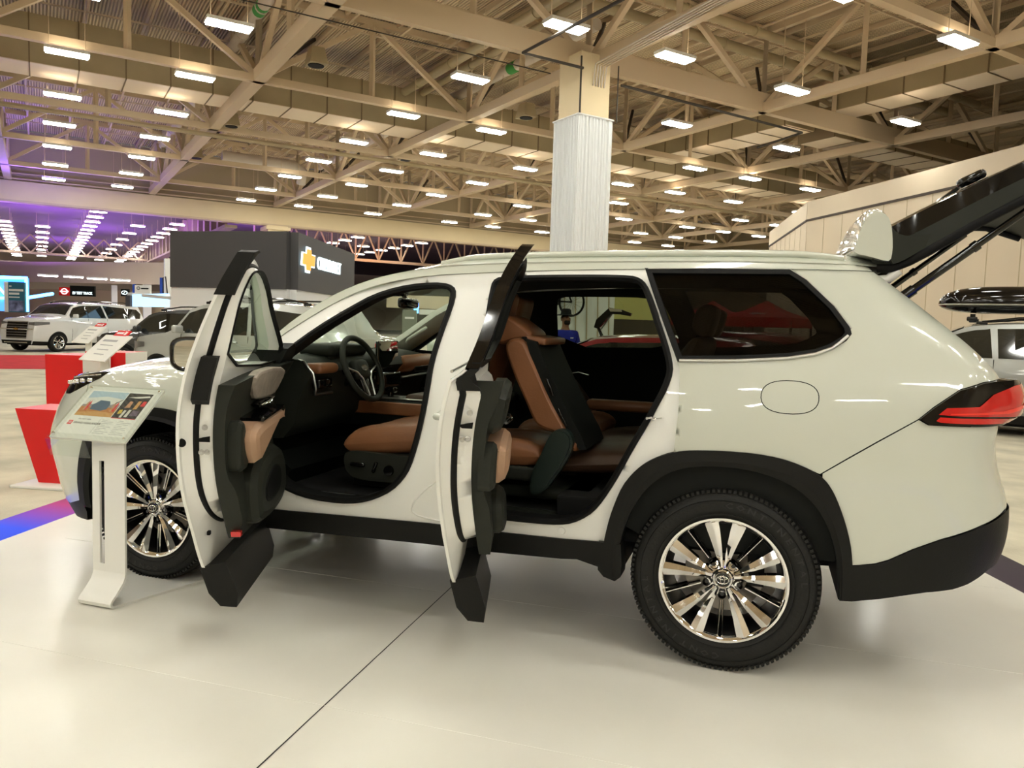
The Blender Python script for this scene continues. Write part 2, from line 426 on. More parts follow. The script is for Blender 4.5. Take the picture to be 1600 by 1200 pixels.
# recessed pressings on the centre pillar and sill
mb = MB(); q = roundpoly([(-1.30,.70),(-1.14,.71),(-1.13,.49),(-1.42,.50),(-1.44,.56)], 2)
for a in (q,): band(mb, [offset(a, .006), a, offset(a, -.004)], [skin_d(.0215), skin_d(.017), skin_d(.0215)])
mb.build('sill_pressing', M['paint_in'], SUV)
for x_, z_ in ((-1.24,.58),(-.70,.515)):
    mb = MB(); mb.lathe([(0,-.004),(.016,-.004),(.018,.003)], (x_, -half_width(x_,z_)+.02, z_), 'Y', 16); mb.build('body_plug', M['paint_in'], SUV)
# striker on the rear pillar face and the door hinges
mb = MB(); y = -half_width(-.3,1.02)
mb.tube([(-.275,y+.01,1.05),(-.30,y-.035,1.05),(-.335,y-.035,1.05),(-.325,y+.01,1.05)], .006, 8)
mb.build('door_striker', M['chrome'], SUV)
for z in (.80, 1.12):
    mb = MB(); y = -half_width(-1.15, z)
    mb.rbox((-1.20, y+.01, z), (.07,.05,.06), .01); mb.rbox((-1.165, y-.03, z), (.04,.07,.05), .01); mb.tube([(-1.15,y-.03,z-.04),(-1.15,y-.03,z+.04)], .012, 12)
    mb.build('door_hinge', M['paint_in'], SUV)
# roof-side strip between drip line and roof
top = densify([(.555,1.69),(.2,1.695),(-.1,1.694)] + DRIP, .04, False)
def up(s):  # matching upper edge
    return (s, max(edge_z(s), 0))
def roof_side(s, t, side=-1, off=0):
    zd = smooth_table([(x, z) for x, z in ([(.56,1.69),(.2,1.695),(-.1,1.694)] + DRIP)[::-1]], s)
    ze = edge_z(s); z = zd + (ze - zd) * t
    x, y, z = body(s, z, side, off)
    return (x, y, z)
for side in (-1, 1):
    mb = MB(); us = lin(-2.42, .555, 60)
    mb.grid(lambda u, t: roof_side(u, t, side, .004), us, [0,.1,.5,1])
    mb.grid(lambda u, t: roof_side(u, t*.06, side, .004 - .012*t), us, [0,1])
    mb.build('roof_side_rail', M['paint'], SUV)
# roof skin, from windscreen header to the tailgate
def roof_pt(X, v):   # v -1..1 across
    x, ye, ze = body(X, edge_z(X), 1, 0)
    crown = .075 * sstep(-1.75, -1.2, X) + .03
    crown *= 1 - .25 * sstep(.2, .55, X)
    Y = ye * v; return (X - .10 * (1 - v*v) * sstep(-1.1, -1.6, X) + .04*(1-v*v)*sstep(.3,.55,X), Y, ze + crown * (1 - abs(v)**2.6))
mb = MB(); mb.grid(roof_pt, lin(-1.56, .55, 30), [-1,-.97,-.93,-.87,-.8,-.65,-.5,-.3,0,.3,.5,.65,.8,.87,.93,.97,1])
mb.grid(lambda u, v: (lambda q: (q[0]+.005*0, q[1], q[2]-.05*u))(roof_pt(.55, v)), [0,1], lin(-1,1,17))
mb.build('roof', M['paint'], SUV, 50)
mb = MB(); mb.grid(lambda u, v: (roof_pt(u, v)[0], roof_pt(u, v)[1]*.97, roof_pt(u, v)[2] - .045), lin(-1.56, .5, 14), lin(-1,1,13))
mb.build('headliner', M['headliner'], SUV, 50)
# roof rails
for side in (-1, 1):
    mb = MB(); pts = []
    for X in lin(-1.45, .42, 24):
        x, y, z = roof_pt(X, .86 * side); lift = .010 * sstep(-1.45, -1.25, X) * sstep(.42, .28, X)
        pts.append((X, y, z + lift))
    mb.tube(pts, .019, 10, flat=.9)
    mb.build('roof_rail', M['paint'], SUV, 50)
# windscreen
WB = lambda v: (-2.50 - .16*(1-v*v), .80*v, 1.185 + .03*(1-v*v))
def ws_pt(u, v, off=0):
    a = Vector(WB(v)); e = roof_pt(-1.56, v); b = Vector(e)
    # side edges follow the A pillar
    s = -2.42 + (-1.56 + 2.42) * u
    pe = Vector(body(s, edge_z(s), 1 if v > 0 else -1, 0))
    p = a.lerp(b, u); bow = .06 * math.sin(PI*u)
    pc = Vector((p.x - bow*.7, p.y, p.z + bow))
    k = abs(v)**4
    return pc.lerp(Vector((pe.x, pe.y*1.0, pe.z)), k) + Vector((off*.6, 0, -off))
mb = MB(); mb.grid(lambda u, v: ws_pt(u, v), lin(0,1,16), lin(-1,1,25)); mb.build('windscreen', M['glass_clear'], SUV, 80)
mb = MB(); mb.grid(lambda u, v: ws_pt(.90+.1*u, v, .004), lin(0,1,4), lin(-1,1,17)); mb.build('windscreen_shade_band', M['black'], SUV, 80)

# front wings, one each side, and the far flank
def mirror_y(mb): mb.v = [(x, -y, z) for x, y, z in mb.v]; return mb
ARCH_LOC = [(x - 2.95, z) for x, z in _full]     # front arch outline
def sh_z(s): return lerp_table([(-4.9,1.02),(-3.75,1.045),(-3.5,1.07),(-3.243,1.105),(-3.0,1.125),(-2.4,1.165),(-2.3,1.17)], s)
HEAD = [(-3.66,1.045),(-3.60,1.062),(-3.492,1.074),(-3.351,1.086),(-3.225,1.104),(-3.278,1.068),(-3.38,1.026),(-3.467,.990),(-3.54,.965),(-3.62,.96),(-3.68,.985)]
wing = [(-2.345,.455),(-2.345,1.17)] + [(s, sh_z(s)) for s in (-2.6,-2.9,-3.05,-3.2)] + [(-3.228,1.098),(-3.281,1.063),(-3.36,1.03)] + [(-3.37,.97),(-3.38,.88)] + [(-3.335,.82)] + [p for p in ARCH_LOC if p[0] > -3.330] + [(-2.456,.475)]
wing = wing[:]  # runs round the front wheel arch
for side in (-1, 1):
    mb = MB(); sheet(mb, wing, [], lambda s, z: body(s, z, side, 0), .035)
    L = densify([(-2.345,.455),(-2.345,1.17)], .05, False); band(mb, [L, L], [lambda s, z: body(s, z, side, 0), lambda s, z: body(s, z, side, .04)], closed=False)
    mb.build('front_wing', M['paint'], SUV, 40, weld=True)
# front bumper cover (wraps across the nose)
def nose_half(side):
    fx = lambda s, z: body(s, z, side, 0)
    e = -4.9
    up_ = [(-3.384,.88),(-3.374,.97),(-3.364,1.03)] + [(-3.38,1.022),(-3.467,.987),(-3.54,.962),(-3.62,.957),(-3.69,.983),(-3.70,1.047),(-3.9,1.045),(-4.2,1.04),(-4.95,1.03)]
    lo = [(-4.95,.38),(-4.2,.40),(-3.9,.42),(-3.72,.335),(-3.60,.325),(-3.463,.366),(-3.40,.44),(-3.43,.52),(-3.435,.593),(-3.404,.69),(-3.356,.805),(-3.339,.816)]
    lo = [(-4.95,.38),(-4.2,.40),(-3.9,.42),(-3.72,.335),(-3.60,.325),(-3.475,.366)] + [p for p in ARCH_LOC if p[0] < -3.342]
    return up_ + lo, fx
def grille_hole(): return [(-4.95,.95),(-4.5,.94),(-4.25,.86),(-4.18,.70),(-4.3,.56),(-4.95,.55)]
for side in (-1, 1):
    o_, fx = nose_half(side)
    mb = MB(); sheet(mb, o_, [], fx, .05)
    if side == -1: MBN = mb
    else: MBN.v, MBN.f, MBN.mi = MBN.v, MBN.f, MBN.mi; MBN.add(mb.v, mb.f)
MBN.build('front_bumper', M['paint'], SUV, 50, weld=True)
mb = MB()
for side in (-1, 1):
    g = [(-4.97,.96),(-4.55,.95),(-4.30,.88),(-4.22,.72),(-4.32,.55),(-4.97,.53)]
    sheet(mb, g, [], lambda s, z: body(s, z, side, -.012), .06)
for k in range(7):
    z = .58 + k*.055
    mb.tube([body(s, z, -1, -.02) for s in lin(-4.35, -4.9, 6)] + [body(s, z, 1, -.02) for s in lin(-4.9, -4.35, 6)], .012, 6)
mb.build('grille', M['gloss_black'], SUV, 40)
mb = MB()
for side in (-1, 1):
    lo = [(-4.95,.385),(-4.2,.405),(-3.9,.425),(-3.72,.34),(-3.60,.33),(-3.463,.371),(-3.44,.30),(-3.46,.245),(-3.62,.235),(-3.9,.225),(-4.95,.22)]
    sheet(mb, lo, [], lambda s, z: body(s, z, side, .004), .05)
    band(mb, [[(-3.46,.245),(-3.62,.235),(-3.9,.225),(-4.95,.22)]]*2, [lambda s, z: body(s, z, side, .004), lambda s, z: body(s, z, side, .12)], closed=False)
mb.build('lower_front_bumper', M['clad'], SUV, 40)
# headlamps
for side in (-1, 1):
    mb = MB(); sheet(mb, HEAD, [], lambda s, z: body(s, z, side, .003), .03); 
    h = mb.build('headlamp', M['gloss_black'], SUV, 40)
    mb = MB()
    for k in range(5):
        s0 = -3.63 + k*.07; mb.rbox(body(s0, 1.02+.008*k, side, -.003), (.035,.012,.022), .005)
    mb.tube([body(s, 1.052 + (s+3.6)*.11, side, -.003) for s in lin(-3.60,-3.27,10)], .005, 6)
    mb.build('lamp_reflector', M['chrome'], h)
# bonnet
def plan_w(X):      # half width of the shoulder at X
    if X > FRONT_X[0][0] and X > -3.1: return half_width(X, sh_z(X))
    best = 0
    XF = smooth_table(FRONT_X, 1.05); sF = XF + FRX
    w = half_width(sF, 1.05)
    if X > sF: return half_width(X, sh_z(X))
    t = math.asin(min(1, (sF - X)/FRX)); return w - FRY*(1-math.cos(t))
def bonnet_pt(a, v):
    # a 0 (cowl) .. 1 (nose); v -1..1
    if abs(v) < 1e-9: v = 1e-9
    s_edge = -2.36 + (-3.40 + 2.36) * a
    e = Vector(body(s_edge, sh_z(s_edge), 1, 0))
    # the nose line bows forward towards the centre
    nose = Vector(((-3.765 + .0), 0, 1.045))
    fwd = a**1.5 * (1 - abs(v)**2.2) * .33
    back = (1-a)**2 * (1-abs(v)**2) * .17
    X = e.x - fwd - back
    crown = .088 * (1 - abs(v)**3.2) * (1 - a**5)
    z = e.z * 1 + crown - .030 * a**3 * (1-abs(v)**2)
    return (X, e.y*v, z)
mb = MB(); VS = [-1,-.985,-.96,-.92,-.86,-.78,-.65,-.45,-.2,0,.2,.45,.65,.78,.86,.92,.96,.985,1]
mb.grid(bonnet_pt, lin(0,1,28), VS)
mb.build('bonnet', M['paint'], SUV, 60)
# nose top fill between bonnet and bumper: continue down over the lamps
mb = MB()
def nose_fill(t, v):
    a = Vector(bonnet_pt(1, v)); side = 1 if v > 0 else -1
    s = -3.40 - (1-abs(v)) * 1.45
    b = Vector(body(s, sh_z(s)-.004, side, 0)); p = a.lerp(b, t); p.z += .012*math.sin(PI*t); return p
mb.grid(nose_fill, lin(0,1,5), [v for v in lin(-1,1,41)])
mb.build('bonnet_lip', M['paint'], SUV, 60)

# rear bumper cover
SEAM = [(.361,.872),(.451,.936),(.551,1.006),(.695,1.104)]
bump = SEAM + [(.727,1.086),(1.021,1.088),(1.2,1.088),(1.9,1.088),(1.9,.80),(1.45,.78),(1.25,.772),(1.084,.761),(.94,.712),(.8,.654),(.70,.600),(.62,.548),(.575,.528),(.52,.515),(.494,.511)] + [p for p in ARCH_R[::-1] if .352 < p[0] < .491]
mb = MB()
for side in (-1, 1): sheet(mb, bump, [], lambda s, z: body(s, z, side, .001), .04)
mb.build('rear_bumper', M['paint'], SUV, 40, weld=True)
low = [(.451,.506),(.496,.509),(.575,.524),(.62,.544),(.70,.596),(.8,.650),(.94,.708),(1.084,.757),(1.25,.768),(1.45,.776),(1.9,.796),(1.9,.50),(1.4,.53),(1.15,.545),(1.02,.525),(.965,.495),(.916,.471),(.856,.451),(.759,.432),(.606,.384),(.50,.358),(.455,.355)]
mb = MB()
for side in (-1, 1):
    sheet(mb, low, [], lambda s, z: body(s, z, side, -.006), .04)
    edge = low[11:]
    band(mb, [edge, edge], [lambda s, z: body(s, z, side, -.006), lambda s, z: body(s, z, side, .10)], closed=False)
    e2 = [low[0], low[-1]]; band(mb, [e2, e2], [lambda s, z: body(s, z, side, -.006), lambda s, z: body(s, z, side, .08)], closed=False)
    e3 = low[:10]; band(mb, [e3, e3], [lambda s, z: body(s, z, side, -.006), lambda s, z: body(s, z, side, .01)], closed=False)
mb.build('lower_rear_bumper', M['clad'], SUV, 40)
# tail lamps
for side in (-1, 1):
    mb = MB()
    def lampf(s, z): return body(s, z, side, -.012 - .055*sstep(.95,1.12,s)*sstep(1.08,1.14,z))
    sheet(mb, LAMP, [], lampf, .02, edge=.015); Ld = densify(LAMP, .015); band(mb, [Ld, offset(Ld, .004)], [lampf, lambda s, z: body(s, z, side, .02)])
    h = mb.build('tail_lamp', M['gloss_black'], SUV, 40)
    up_ = [(.760,1.130),(.787,1.156),(.90,1.166),(.955,1.212),(1.04,1.248),(1.13,1.260),(1.20,1.252),(1.205,1.19),(1.19,1.130),(1.12,1.128),(.95,1.128),(.80,1.128)]
    dn_ = [(.752,1.106),(.765,1.120),(.9,1.121),(1.12,1.121),(1.195,1.121),(1.195,1.104),(1.12,1.101),(.9,1.100),(.768,1.100)]
    f2 = lambda s, z: (lambda q: q)(body(s, z, side, -.016 - .055*sstep(.95,1.12,s)*sstep(1.08,1.14,z)))
    mb = MB(); sheet(mb, up_, [], f2, .02, edge=.015); mb.build('red_lens', M['lamp_red'], h, 60)
    mb = MB(); sheet(mb, dn_, [], f2, .02, edge=.015); mb.build('red_lens', M['lamp_red'], h, 60)
    mb = MB(); st = [(.80,1.136),(1.0,1.150),(1.09,1.175),(1.16,1.225),(1.165,1.215),(1.11,1.166),(1.02,1.140),(.80,1.131)]
    sheet(mb, st, [], lambda s, z: body(s, z, side, -.0185 - .055*sstep(.95,1.12,s)*sstep(1.08,1.14,z)), .02); mb.build('light_strip', M['lamp_redlt'], h, 60)
# quarter window
M['glass_q'] = glass_mat('quarter privacy glass', (.20,.20,.19), fres=1.22)
M['privacy'] = mat('near black privacy glass', (.002,.002,.002), .03, spec=.10)
mb = MB(); Q = QGLASS; sheet(mb, offset(Q, .004), [], skin_d(.006), .05); mb.build('quarter_window', M['glass_q'], SUV, 70)
mb = MB(); Qd = densify(Q, .03)
band(mb, [offset(Qd, .014), offset(Qd, .010), offset(Qd, -.010), offset(Qd, -.012)], [skin_d(.002), skin_d(-.005), skin_d(-.004), skin_d(.007)])
mb.build('window_gasket', M['rubber'], SUV, 40)
mb = MB(); bl = densify([(.434,1.42),(.405,1.392),(.375,1.368),(.315,1.343),(.206,1.321),(.006,1.303),(-.223,1.294)], .03, False)
mb.tube([body(s, z, -1, -.006) for s, z in bl], .0065, 8)
mb.build('window_trim_strip', M['satin'], SUV)
mb = MB(); bl = densify([(-.40,1.694),(-.1,1.697),(.2,1.697),(.27,1.65),(.38,1.54),(.445,1.45)], .03, False)
mb.tube([body(s, z, -1, -.003) for s, z in bl], .003, 8)
mb.build('window_trim_strip', M['satin'], SUV)

# wheel arch claddings, liners, sills
for side in (-1, 1):
    for cx in (0, -2.95):
        outer = [(x + cx, z) for x, z in (ARCH_F[::-1] + ARCH_R[1:])]
        inner = [(x + cx, z) for x, z in ARCH_IN]
        # resample both to the same count by arclength
        def resample(L, n):
            D = [0]
            for a, b in zip(L, L[1:]): D.append(D[-1] + math.dist(a, b))
            out = []
            for k in range(n):
                t = D[-1]*k/(n-1); i = 0
                while i < len(D)-2 and D[i+1] < t: i += 1
                u = (t - D[i])/max(1e-9, D[i+1]-D[i]); out.append((L[i][0]+(L[i+1][0]-L[i][0])*u, L[i][1]+(L[i+1][1]-L[i][1])*u))
            return out
        outer = [(outer[0][0]-.003, .36)] + outer[:] + [(outer[-1][0]-.003, .36)]
        if cx < -1: outer = [(x, z) for x, z in outer]
        o_, i_ = resample(roundpoly(outer, 1, False), 48), resample(roundpoly(inner, 1, False), 48)
        mid = [((a[0]*.35+b[0]*.65), (a[1]*.35+b[1]*.65)) for a, b in zip(o_, i_)]
        B = lambda d: (lambda s, z: body(s, z, side, d))
        mb = MB(); band(mb, [o_, o_, mid, i_, i_], [B(.004), B(-.008), B(-.010), B(.004), B(.05)], closed=False)
        mb.build('wheel_arch_cladding', M['clad'], SUV, 40)
        mb = MB()
        wy = lambda d: (lambda s, z: (s, side*(.93 - d), z))
        band(mb, [i_, offset(i_, .0), offset(i_, .0)], [B(.05), wy(.15), wy(.48)], closed=False)
        poly = i_ ; mb.add([(s, side*.45, z) for s, z in i_] + [(cx, side*.45, .33)], [(k, k+1, len(i_)) for k in range(len(i_)-1)])
        mb.build('wheel_arch_liner', M['black'], SUV, 60)
    # sill cladding
    sill = [(-2.46,.45),(-2.36,.452),(-2.1,.458),(-1.343,.479),(-1.025,.476),(-.708,.479),(-.515,.487),(-.500,.42),(-.506,.36),(-.53,.368),(-.628,.392),(-.70,.385),(-1.051,.374),(-1.36,.374),(-2.22,.352),(-2.46,.345)]
    mb = MB(); sheet(mb, sill, [], lambda s, z: body(s, z, side, .012), .04)
    e = sill[8:]; band(mb, [e, e], [lambda s, z: body(s, z, side, .012), lambda s, z: body(s, z, side, .14)], closed=False)
    e = sill[:7]; band(mb, [e, e], [lambda s, z: body(s, z, side, .012), lambda s, z: body(s, z, side, .03)], closed=False)
    mb.build('sill_cladding', M['clad'], SUV, 40)
    # black plinth between sill and rear arch, with mud flap
    mb = MB(); fl = [(-.53,.49),(-.43,.49),(-.425,.40),(-.43,.338),(-.455,.315),(-.505,.33),(-.53,.36)]
    slab(mb, fl, [], lambda s, z: body(s, z, side, -.004), lambda s, z: body(s, z, side, .12), .05); mb.build('mud_flap', M['clad'], SUV, 40)

# far flank: doors closed, with window openings
WF = roundpoly([(-2.33,1.19),(-2.18,1.275),(-2.03,1.38),(-1.86,1.485),(-1.74,1.55),(-1.55,1.60),(-1.40,1.605),(-1.36,1.56),(-1.40,1.24)], 1)
WR = roundpoly([(-1.24,1.255),(-1.225,1.60),(-1.19,1.645),(-.95,1.652),(-.56,1.652),(-.47,1.60),(-.40,1.45),(-.35,1.28)], 1)
apf = DRIP[:] + [(-2.42,1.0),(-2.36,.9),(-2.36,.6),(-2.36,.452)] + [(-2.1,.458),(-1.343,.479),(-1.025,.476),(-.708,.479),(-.515,.487)] + ARCH_F[::-1] + CUT_REAR[::-1][1:-1]
R_ = lambda d: (lambda s, z: body(s, z, 1, d))
mb = MB(); sheet(mb, apf, [WF, WR], R_(0), .05); mb.build('far_side_doors', M['paint'], SUV, 40)
mb = MB(); sheet(mb, quarter, [offset(QGLASS, .0)], R_(0), .05); mb.build('far_side_quarter_panel', M['paint'], SUV, 40)
mb = MB(); sheet(mb, WF, [], R_(.012), .06); mb.build('passenger_window', M['glass_clear'], SUV, 70)
mb = MB(); sheet(mb, WR, [], R_(.012), .06); mb.build('far_rear_window', M['glass_tint'], SUV, 70)
mb = MB(); sheet(mb, QGLASS, [], R_(.006), .06); mb.build('far_quarter_window', M['glass_q'], SUV, 70)
# interior lining of the far side
lin_o = [(.50,1.70)] + [(x, z-.01) for x, z in DRIP] + [(-2.36,1.0),(-2.36,.50),(-.5,.50),(.9,.6),(.9,1.3)]
mb = MB(); sheet(mb, lin_o, [offset(WF, -.012), offset(WR, -.03), offset(QGLASS, -.02)], R_(.075), .06)
for L in (WF, WR):
    L = densify(L, .04); band(mb, [L, offset(L, -.012 if L is WF else -.02)], [R_(.02), R_(.075)])
mb.build('far_side_lining', M['trim_dk'], SUV, 50)
mb = MB(); sheet(mb, [(-2.36,.55),(-2.36,1.17),(-1.36,1.22),(-1.38,.6)], [], R_(.12), .06); 
mb.rbox((-1.85, .80, .93), (.75,.09,.06), .02)
mb.build('far_door_card', M['trim'], SUV, 50)
# near side inner lining behind the pillars
mb = MB()
for L, d in ((FO, .1), (RO, .1)):
    L = densify(L, .03); band(mb, [offset(L, -.026), offset(L, -.012), offset(L, .03)], [skin_d(.088), skin_d(.10), skin_d(.12)])
mb.build('pillar_lining', M['trim_dk'], SUV, 50)
mb = MB(); q2 = [(-.44,1.71),(.50,1.71),(.95,1.3),(.95,.5),(-.3,.5),(-.55,.62),(-.24,1.25)]
sheet(mb, q2, [offset(QGLASS, -.004)], skin_d(.06), .08); mb.build('load_area_lining', M['trim_dk'], SUV, 50)
mb = MB(); sheet(mb, [(-1.32,1.6),(-1.14,1.6),(-1.12,.56),(-1.46,.56),(-1.38,.9)], [], skin_d(.125), .08); mb.build('centre_pillar_lining', M['trim_dk'], SUV, 50)
# ---------------------------------------------------------------- open doors (built closed, then swung about their hinges)
def swing(hx, hy, deg):
    return Matrix.Translation((hx, hy, 0)) @ Matrix.Rotation(-rad(deg), 4, 'Z') @ Matrix.Translation((-hx, -hy, 0))
THIN = False
def ins(z): return .045*sstep(1.225, 1.262, z)*(1-sstep(1.32, 1.66, z)) if THIN else 0.0
def dskin(d): return lambda s, z: body(s, z, -1, ins(z) + d)
SWF = swing(-2.33, -.90, 66.5); SWR = swing(-1.15, -.92, 73.5)
DOOR_F = [(-2.32,.35),(-1.60,.345),(-1.555,.36),(-1.52,.44),(-1.485,.53),(-1.445,.62),(-1.40,.72),(-1.355,.86),(-1.325,1.0),(-1.312,1.12),(-1.305,1.25),(-1.282,1.42),(-1.268,1.56),(-1.272,1.62),(-1.30,1.65),(-1.36,1.662),(-1.5,1.65),(-1.62,1.63),(-1.746,1.585),(-1.858,1.522),(-2.03,1.415),(-2.18,1.312),(-2.29,1.22),(-2.33,1.17)]
WIN_F = [(-1.365,1.225),(-1.342,1.42),(-1.335,1.56),(-1.355,1.595),(-1.42,1.605),(-1.5,1.60),(-1.63,1.573),(-1.75,1.53),(-1.87,1.455),(-2.02,1.355),(-2.13,1.272),(-2.13,1.19)]
DOOR_R = [(-1.155,.35),(-.72,.355),(-.665,.375),(-.62,.45),(-.575,.53),(-.53,.60),(-.49,.69),(-.43,.80),(-.365,.90),(-.30,1.02),(-.245,1.14),(-.228,1.25),(-.25,1.33),(-.32,1.50),(-.375,1.63),(-.402,1.685),(-.47,1.705),(-.75,1.70),(-1.05,1.685),(-1.11,1.672),(-1.125,1.62),(-1.135,1.28)]
WIN_R = [(-1.09,1.265),(-1.085,1.60),(-1.07,1.632),(-.95,1.645),(-.56,1.652),(-.46,1.645),(-.435,1.60),(-.375,1.46),(-.315,1.31),(-.32,1.285)]
def depth(z): return (.125 - .085 * sstep(1.17, 1.262, z)) if THIN else .125 - .055 * sstep(1.2, 1.62, z)
def make_door(nm, outline, win, SW, label, cladx, hx):
    global THIN
    THIN = nm == 'rear_door'
    O = roundpoly(outline, 1); W = roundpoly(win, 1)
    inner = offset(O, -.012)
    F0 = dskin(0); FI = lambda s, z: body(s, z, -1, ins(z)+depth(z))
    mb = MB()
    sheet(mb, O, [W], F0, .035, 0)                                  # outer skin
    Od = densify(O, .025)
    base_ = densify(offset(FO if nm == 'front_door' else RO, .004), .012); base2 = densify(offset(FO if nm == 'front_door' else RO, -.014), .012)
    def near_(q, L): return min(L, key=lambda w_: (w_[0]-q[0])**2 + (w_[1]-q[1])**2)
    I1 = offset(Od, -.006); I2 = [near_(q, base_) for q in Od]; I3 = [near_(q, base2) for q in Od]
    I2 = [((I2[i-1][0]+I2[i][0]+I2[(i+1)%len(I2)][0])/3, (I2[i-1][1]+I2[i][1]+I2[(i+1)%len(I2)][1])/3) for i in range(len(I2))]
    H1 = offset(Od, -.012)
    f1 = lambda s, z: body(s, z, -1, ins(z)+depth(z)*.42); f2 = lambda s, z: body(s, z, -1, ins(z)+depth(z)*.50)
    band(mb, [Od, Od, H1, I2, I3], [F0, dskin(.012), dskin(.016), f2, FI], 1)
    clean = []
    for q in I3:
        if not clean or math.dist(q, clean[-1]) > .008: clean.append(q)
    sheet(mb, clean, [W], FI, .04, 1)
    Wd = densify(W, .025); band(mb, [Wd, Wd], [F0, FI], 1)
    mb.xform(SW); d = mb.build(nm, [M['paint'], M['paint_in']], SUV, 40, weld=True); tag(d, label)
    # black frame applique round the glass, outside
    mb = MB(); Wo = offset(Wd, .034)
    band(mb, [Wo, Wo, Wd, offset(Wd, -.006), offset(Wd, -.006)], [F0, dskin(-.004), dskin(-.004), dskin(.0), dskin(.012)])
    mb.xform(SW); mb.build('window_frame', M['gloss_black'], d, 40)
    mb = MB(); band(mb, [offset(Wd, .001), offset(Wd, .001), offset(Wd, -.008), offset(Wd, -.008)], [FI, lambda s, z: body(s, z, -1, ins(z)+depth(z)+.008), lambda s, z: body(s, z, -1, ins(z)+depth(z)+.006), lambda s, z: body(s, z, -1, ins(z)+depth(z)-.008)])
    mb.xform(SW); mb.build('inner_window_seal', M['rubber'], d, 40)
    if nm == 'rear_door':
        mb = MB(); band(mb, [offset(Wd, .022), Wd, offset(Wd, -.002), offset(Wd, -.002)], [lambda s, z: body(s, z, -1, ins(z)+depth(z)+.002), lambda s, z: body(s, z, -1, ins(z)+depth(z)+.004), lambda s, z: body(s, z, -1, ins(z)+depth(z)), dskin(0)]); mb.xform(SW); mb.build('frame_lining', M['clad'], d, 40)
    mb = MB(); sheet(mb, offset(W, .01), [], lambda s, z: body(s, z, -1, ins(z)+depth(z)*.5), .06); mb.xform(SW)
    mb.build('window_glass', M['glass_clear'] if nm == 'front_door' else M['glass_tint2'], d, 70)
    # bright strip along the belt
    mb = MB(); zb = win[0][1]-.012
    mb.tube([body(s, zb if nm != 'front_door' else 1.180 + (s+2.30)*.04, -1, -.004) for s in lin(hx+.04, win[0][0] if nm == 'front_door' else -.29, 12)], .006, 6); mb.xform(SW); mb.build('belt_strip', M['satin'], d)
    # weather seal running down the shut face
    path = [q for q in I2 if True]
    mb = MB(); mb.tube([body(s, z, -1, ins(z)+depth(z)*.50) for s, z in I2], .0125, 8, closed=True, flat=.8); mb.xform(SW)
    mb.build('weather_seal', M['rubber'], d, 80)
    # lower cladding, thick and drawn in towards the floor
    zc = .47
    prof = [(-.010,.375),(-.016,.25),(.015,.195),(.080,.190),(.105,.25),(.10,.40)]
    mb = MB(); n = len(prof)
    xs = lin(hx + .01, cladx, 8); P = []
    for x in xs:
        for dd, z in prof:
            q = body(x if x < cladx-.001 else x + (0.02 if z > .3 else -.02), z, -1, dd); P.append(q)
    fs = [(i*n+k, i*n+(k+1)%n, (i+1)*n+(k+1)%n, (i+1)*n+k) for i in range(len(xs)-1) for k in range(n)]
    fs += [tuple(range(n)), tuple((len(xs)-1)*n+k for k in range(n))[::-1]]
    mb.add(P, fs); mb.xform(SW); mb.build('door_cladding', M['clad'], d, 30)
    return d, O, W
M['glass_tint2'] = glass_mat('opened door glass', (.62,.66,.58), fres=1.45)
FD, OF, WFd = make_door('front_door', DOOR_F, WIN_F, SWF, 'white front door swung wide open', -1.57, -2.32)
RD, OR, WRd = make_door('rear_door', DOOR_R, WIN_R, SWR, 'white rear door swung wide open', -.70, -1.15)
# latches, bolts and plugs on the shut faces
def shut_pt(outline_x, z, k):     # k 0..1 from outer skin to inner face
    d = ins(z) + depth(z) * k
    x, y, zz = body(outline_x, z, -1, d); return Vector((x, y, zz))
def ex(O, z):                     # rearmost x of an outline at height z
    best = -9
    for (x0, z0), (x1, z1) in zip(O, O[1:] + O[:1]):
        if (z0 - z) * (z1 - z) <= 0 and z0 != z1: best = max(best, x0 + (x1-x0)*(z-z0)/(z1-z0))
    return best
for d, O, SW, zl in ((FD, OF, SWF, .935), (RD, OR, SWR, 1.055)):
    THIN = d is RD
    def shp(z, k): 
        t = (k-.5)/.5
        return shut_pt(ex(O, z) - .020 - .014*max(0, t) + .002, z, k)
    def pad(name, m, pts, th):
        mb = MB(); P = [shp(z, k) for z, k in pts]; Q = [p + Vector((th,0,0)) for p in P]; n = len(P)
        mb.add(P + Q, [tuple(range(n)), tuple(range(n, 2*n))[::-1]] + [(i, (i+1)%n, n+(i+1)%n, n+i) for i in range(n)])
        mb.xform(SW); return mb.build(name, m, d, 30)
    pad('latch', M['black'], [(zl+.012,.60),(zl+.004,.60),(zl-.002,.66),(zl-.004,.95),(zl+.020,.95),(zl+.016,.74),(zl+.014,.70)], .004)
    for dz, k in ((.055,.80),(-.045,.70),(-.045,.86)):
        mb = MB(); c = shp(zl+dz, k); mb.lathe([(0,.006),(.006,.006),(.0075,.004),(.011,.003),(.0115,0)], (0,0,0), 'X', 16)
        mb.v = [(c.x + v[0], c.y + v[1], c.z + v[2]) for v in mb.v]; mb.xform(SW); mb.build('latch_bolt', M['satin'], d, 30)
    mb = MB(); z0 = .93 if d is FD else 1.30
    if d is FD:
        c = shut_pt(ex(O, z0)-.006, z0, .16); mb.lathe([(0,.004),(.014,.004),(.017,0)], (0,0,0), 'X', 18); mb.v = [(c.x+v[0], c.y+v[1], c.z+v[2]) for v in mb.v]; mb.xform(SW); mb.build('rubber_plug', M['black'], d, 30)
        c = shut_pt(ex(O, .53)-.04, .53, .45); mb = MB(); mb.rbox((0,0,0), (.02,.014,.018), .004); mb.v = [(c.x+v[0], c.y+v[1], c.z+v[2]) for v in mb.v]; mb.xform(SW); mb.build('rubber_stop', M['black'], d, 30)
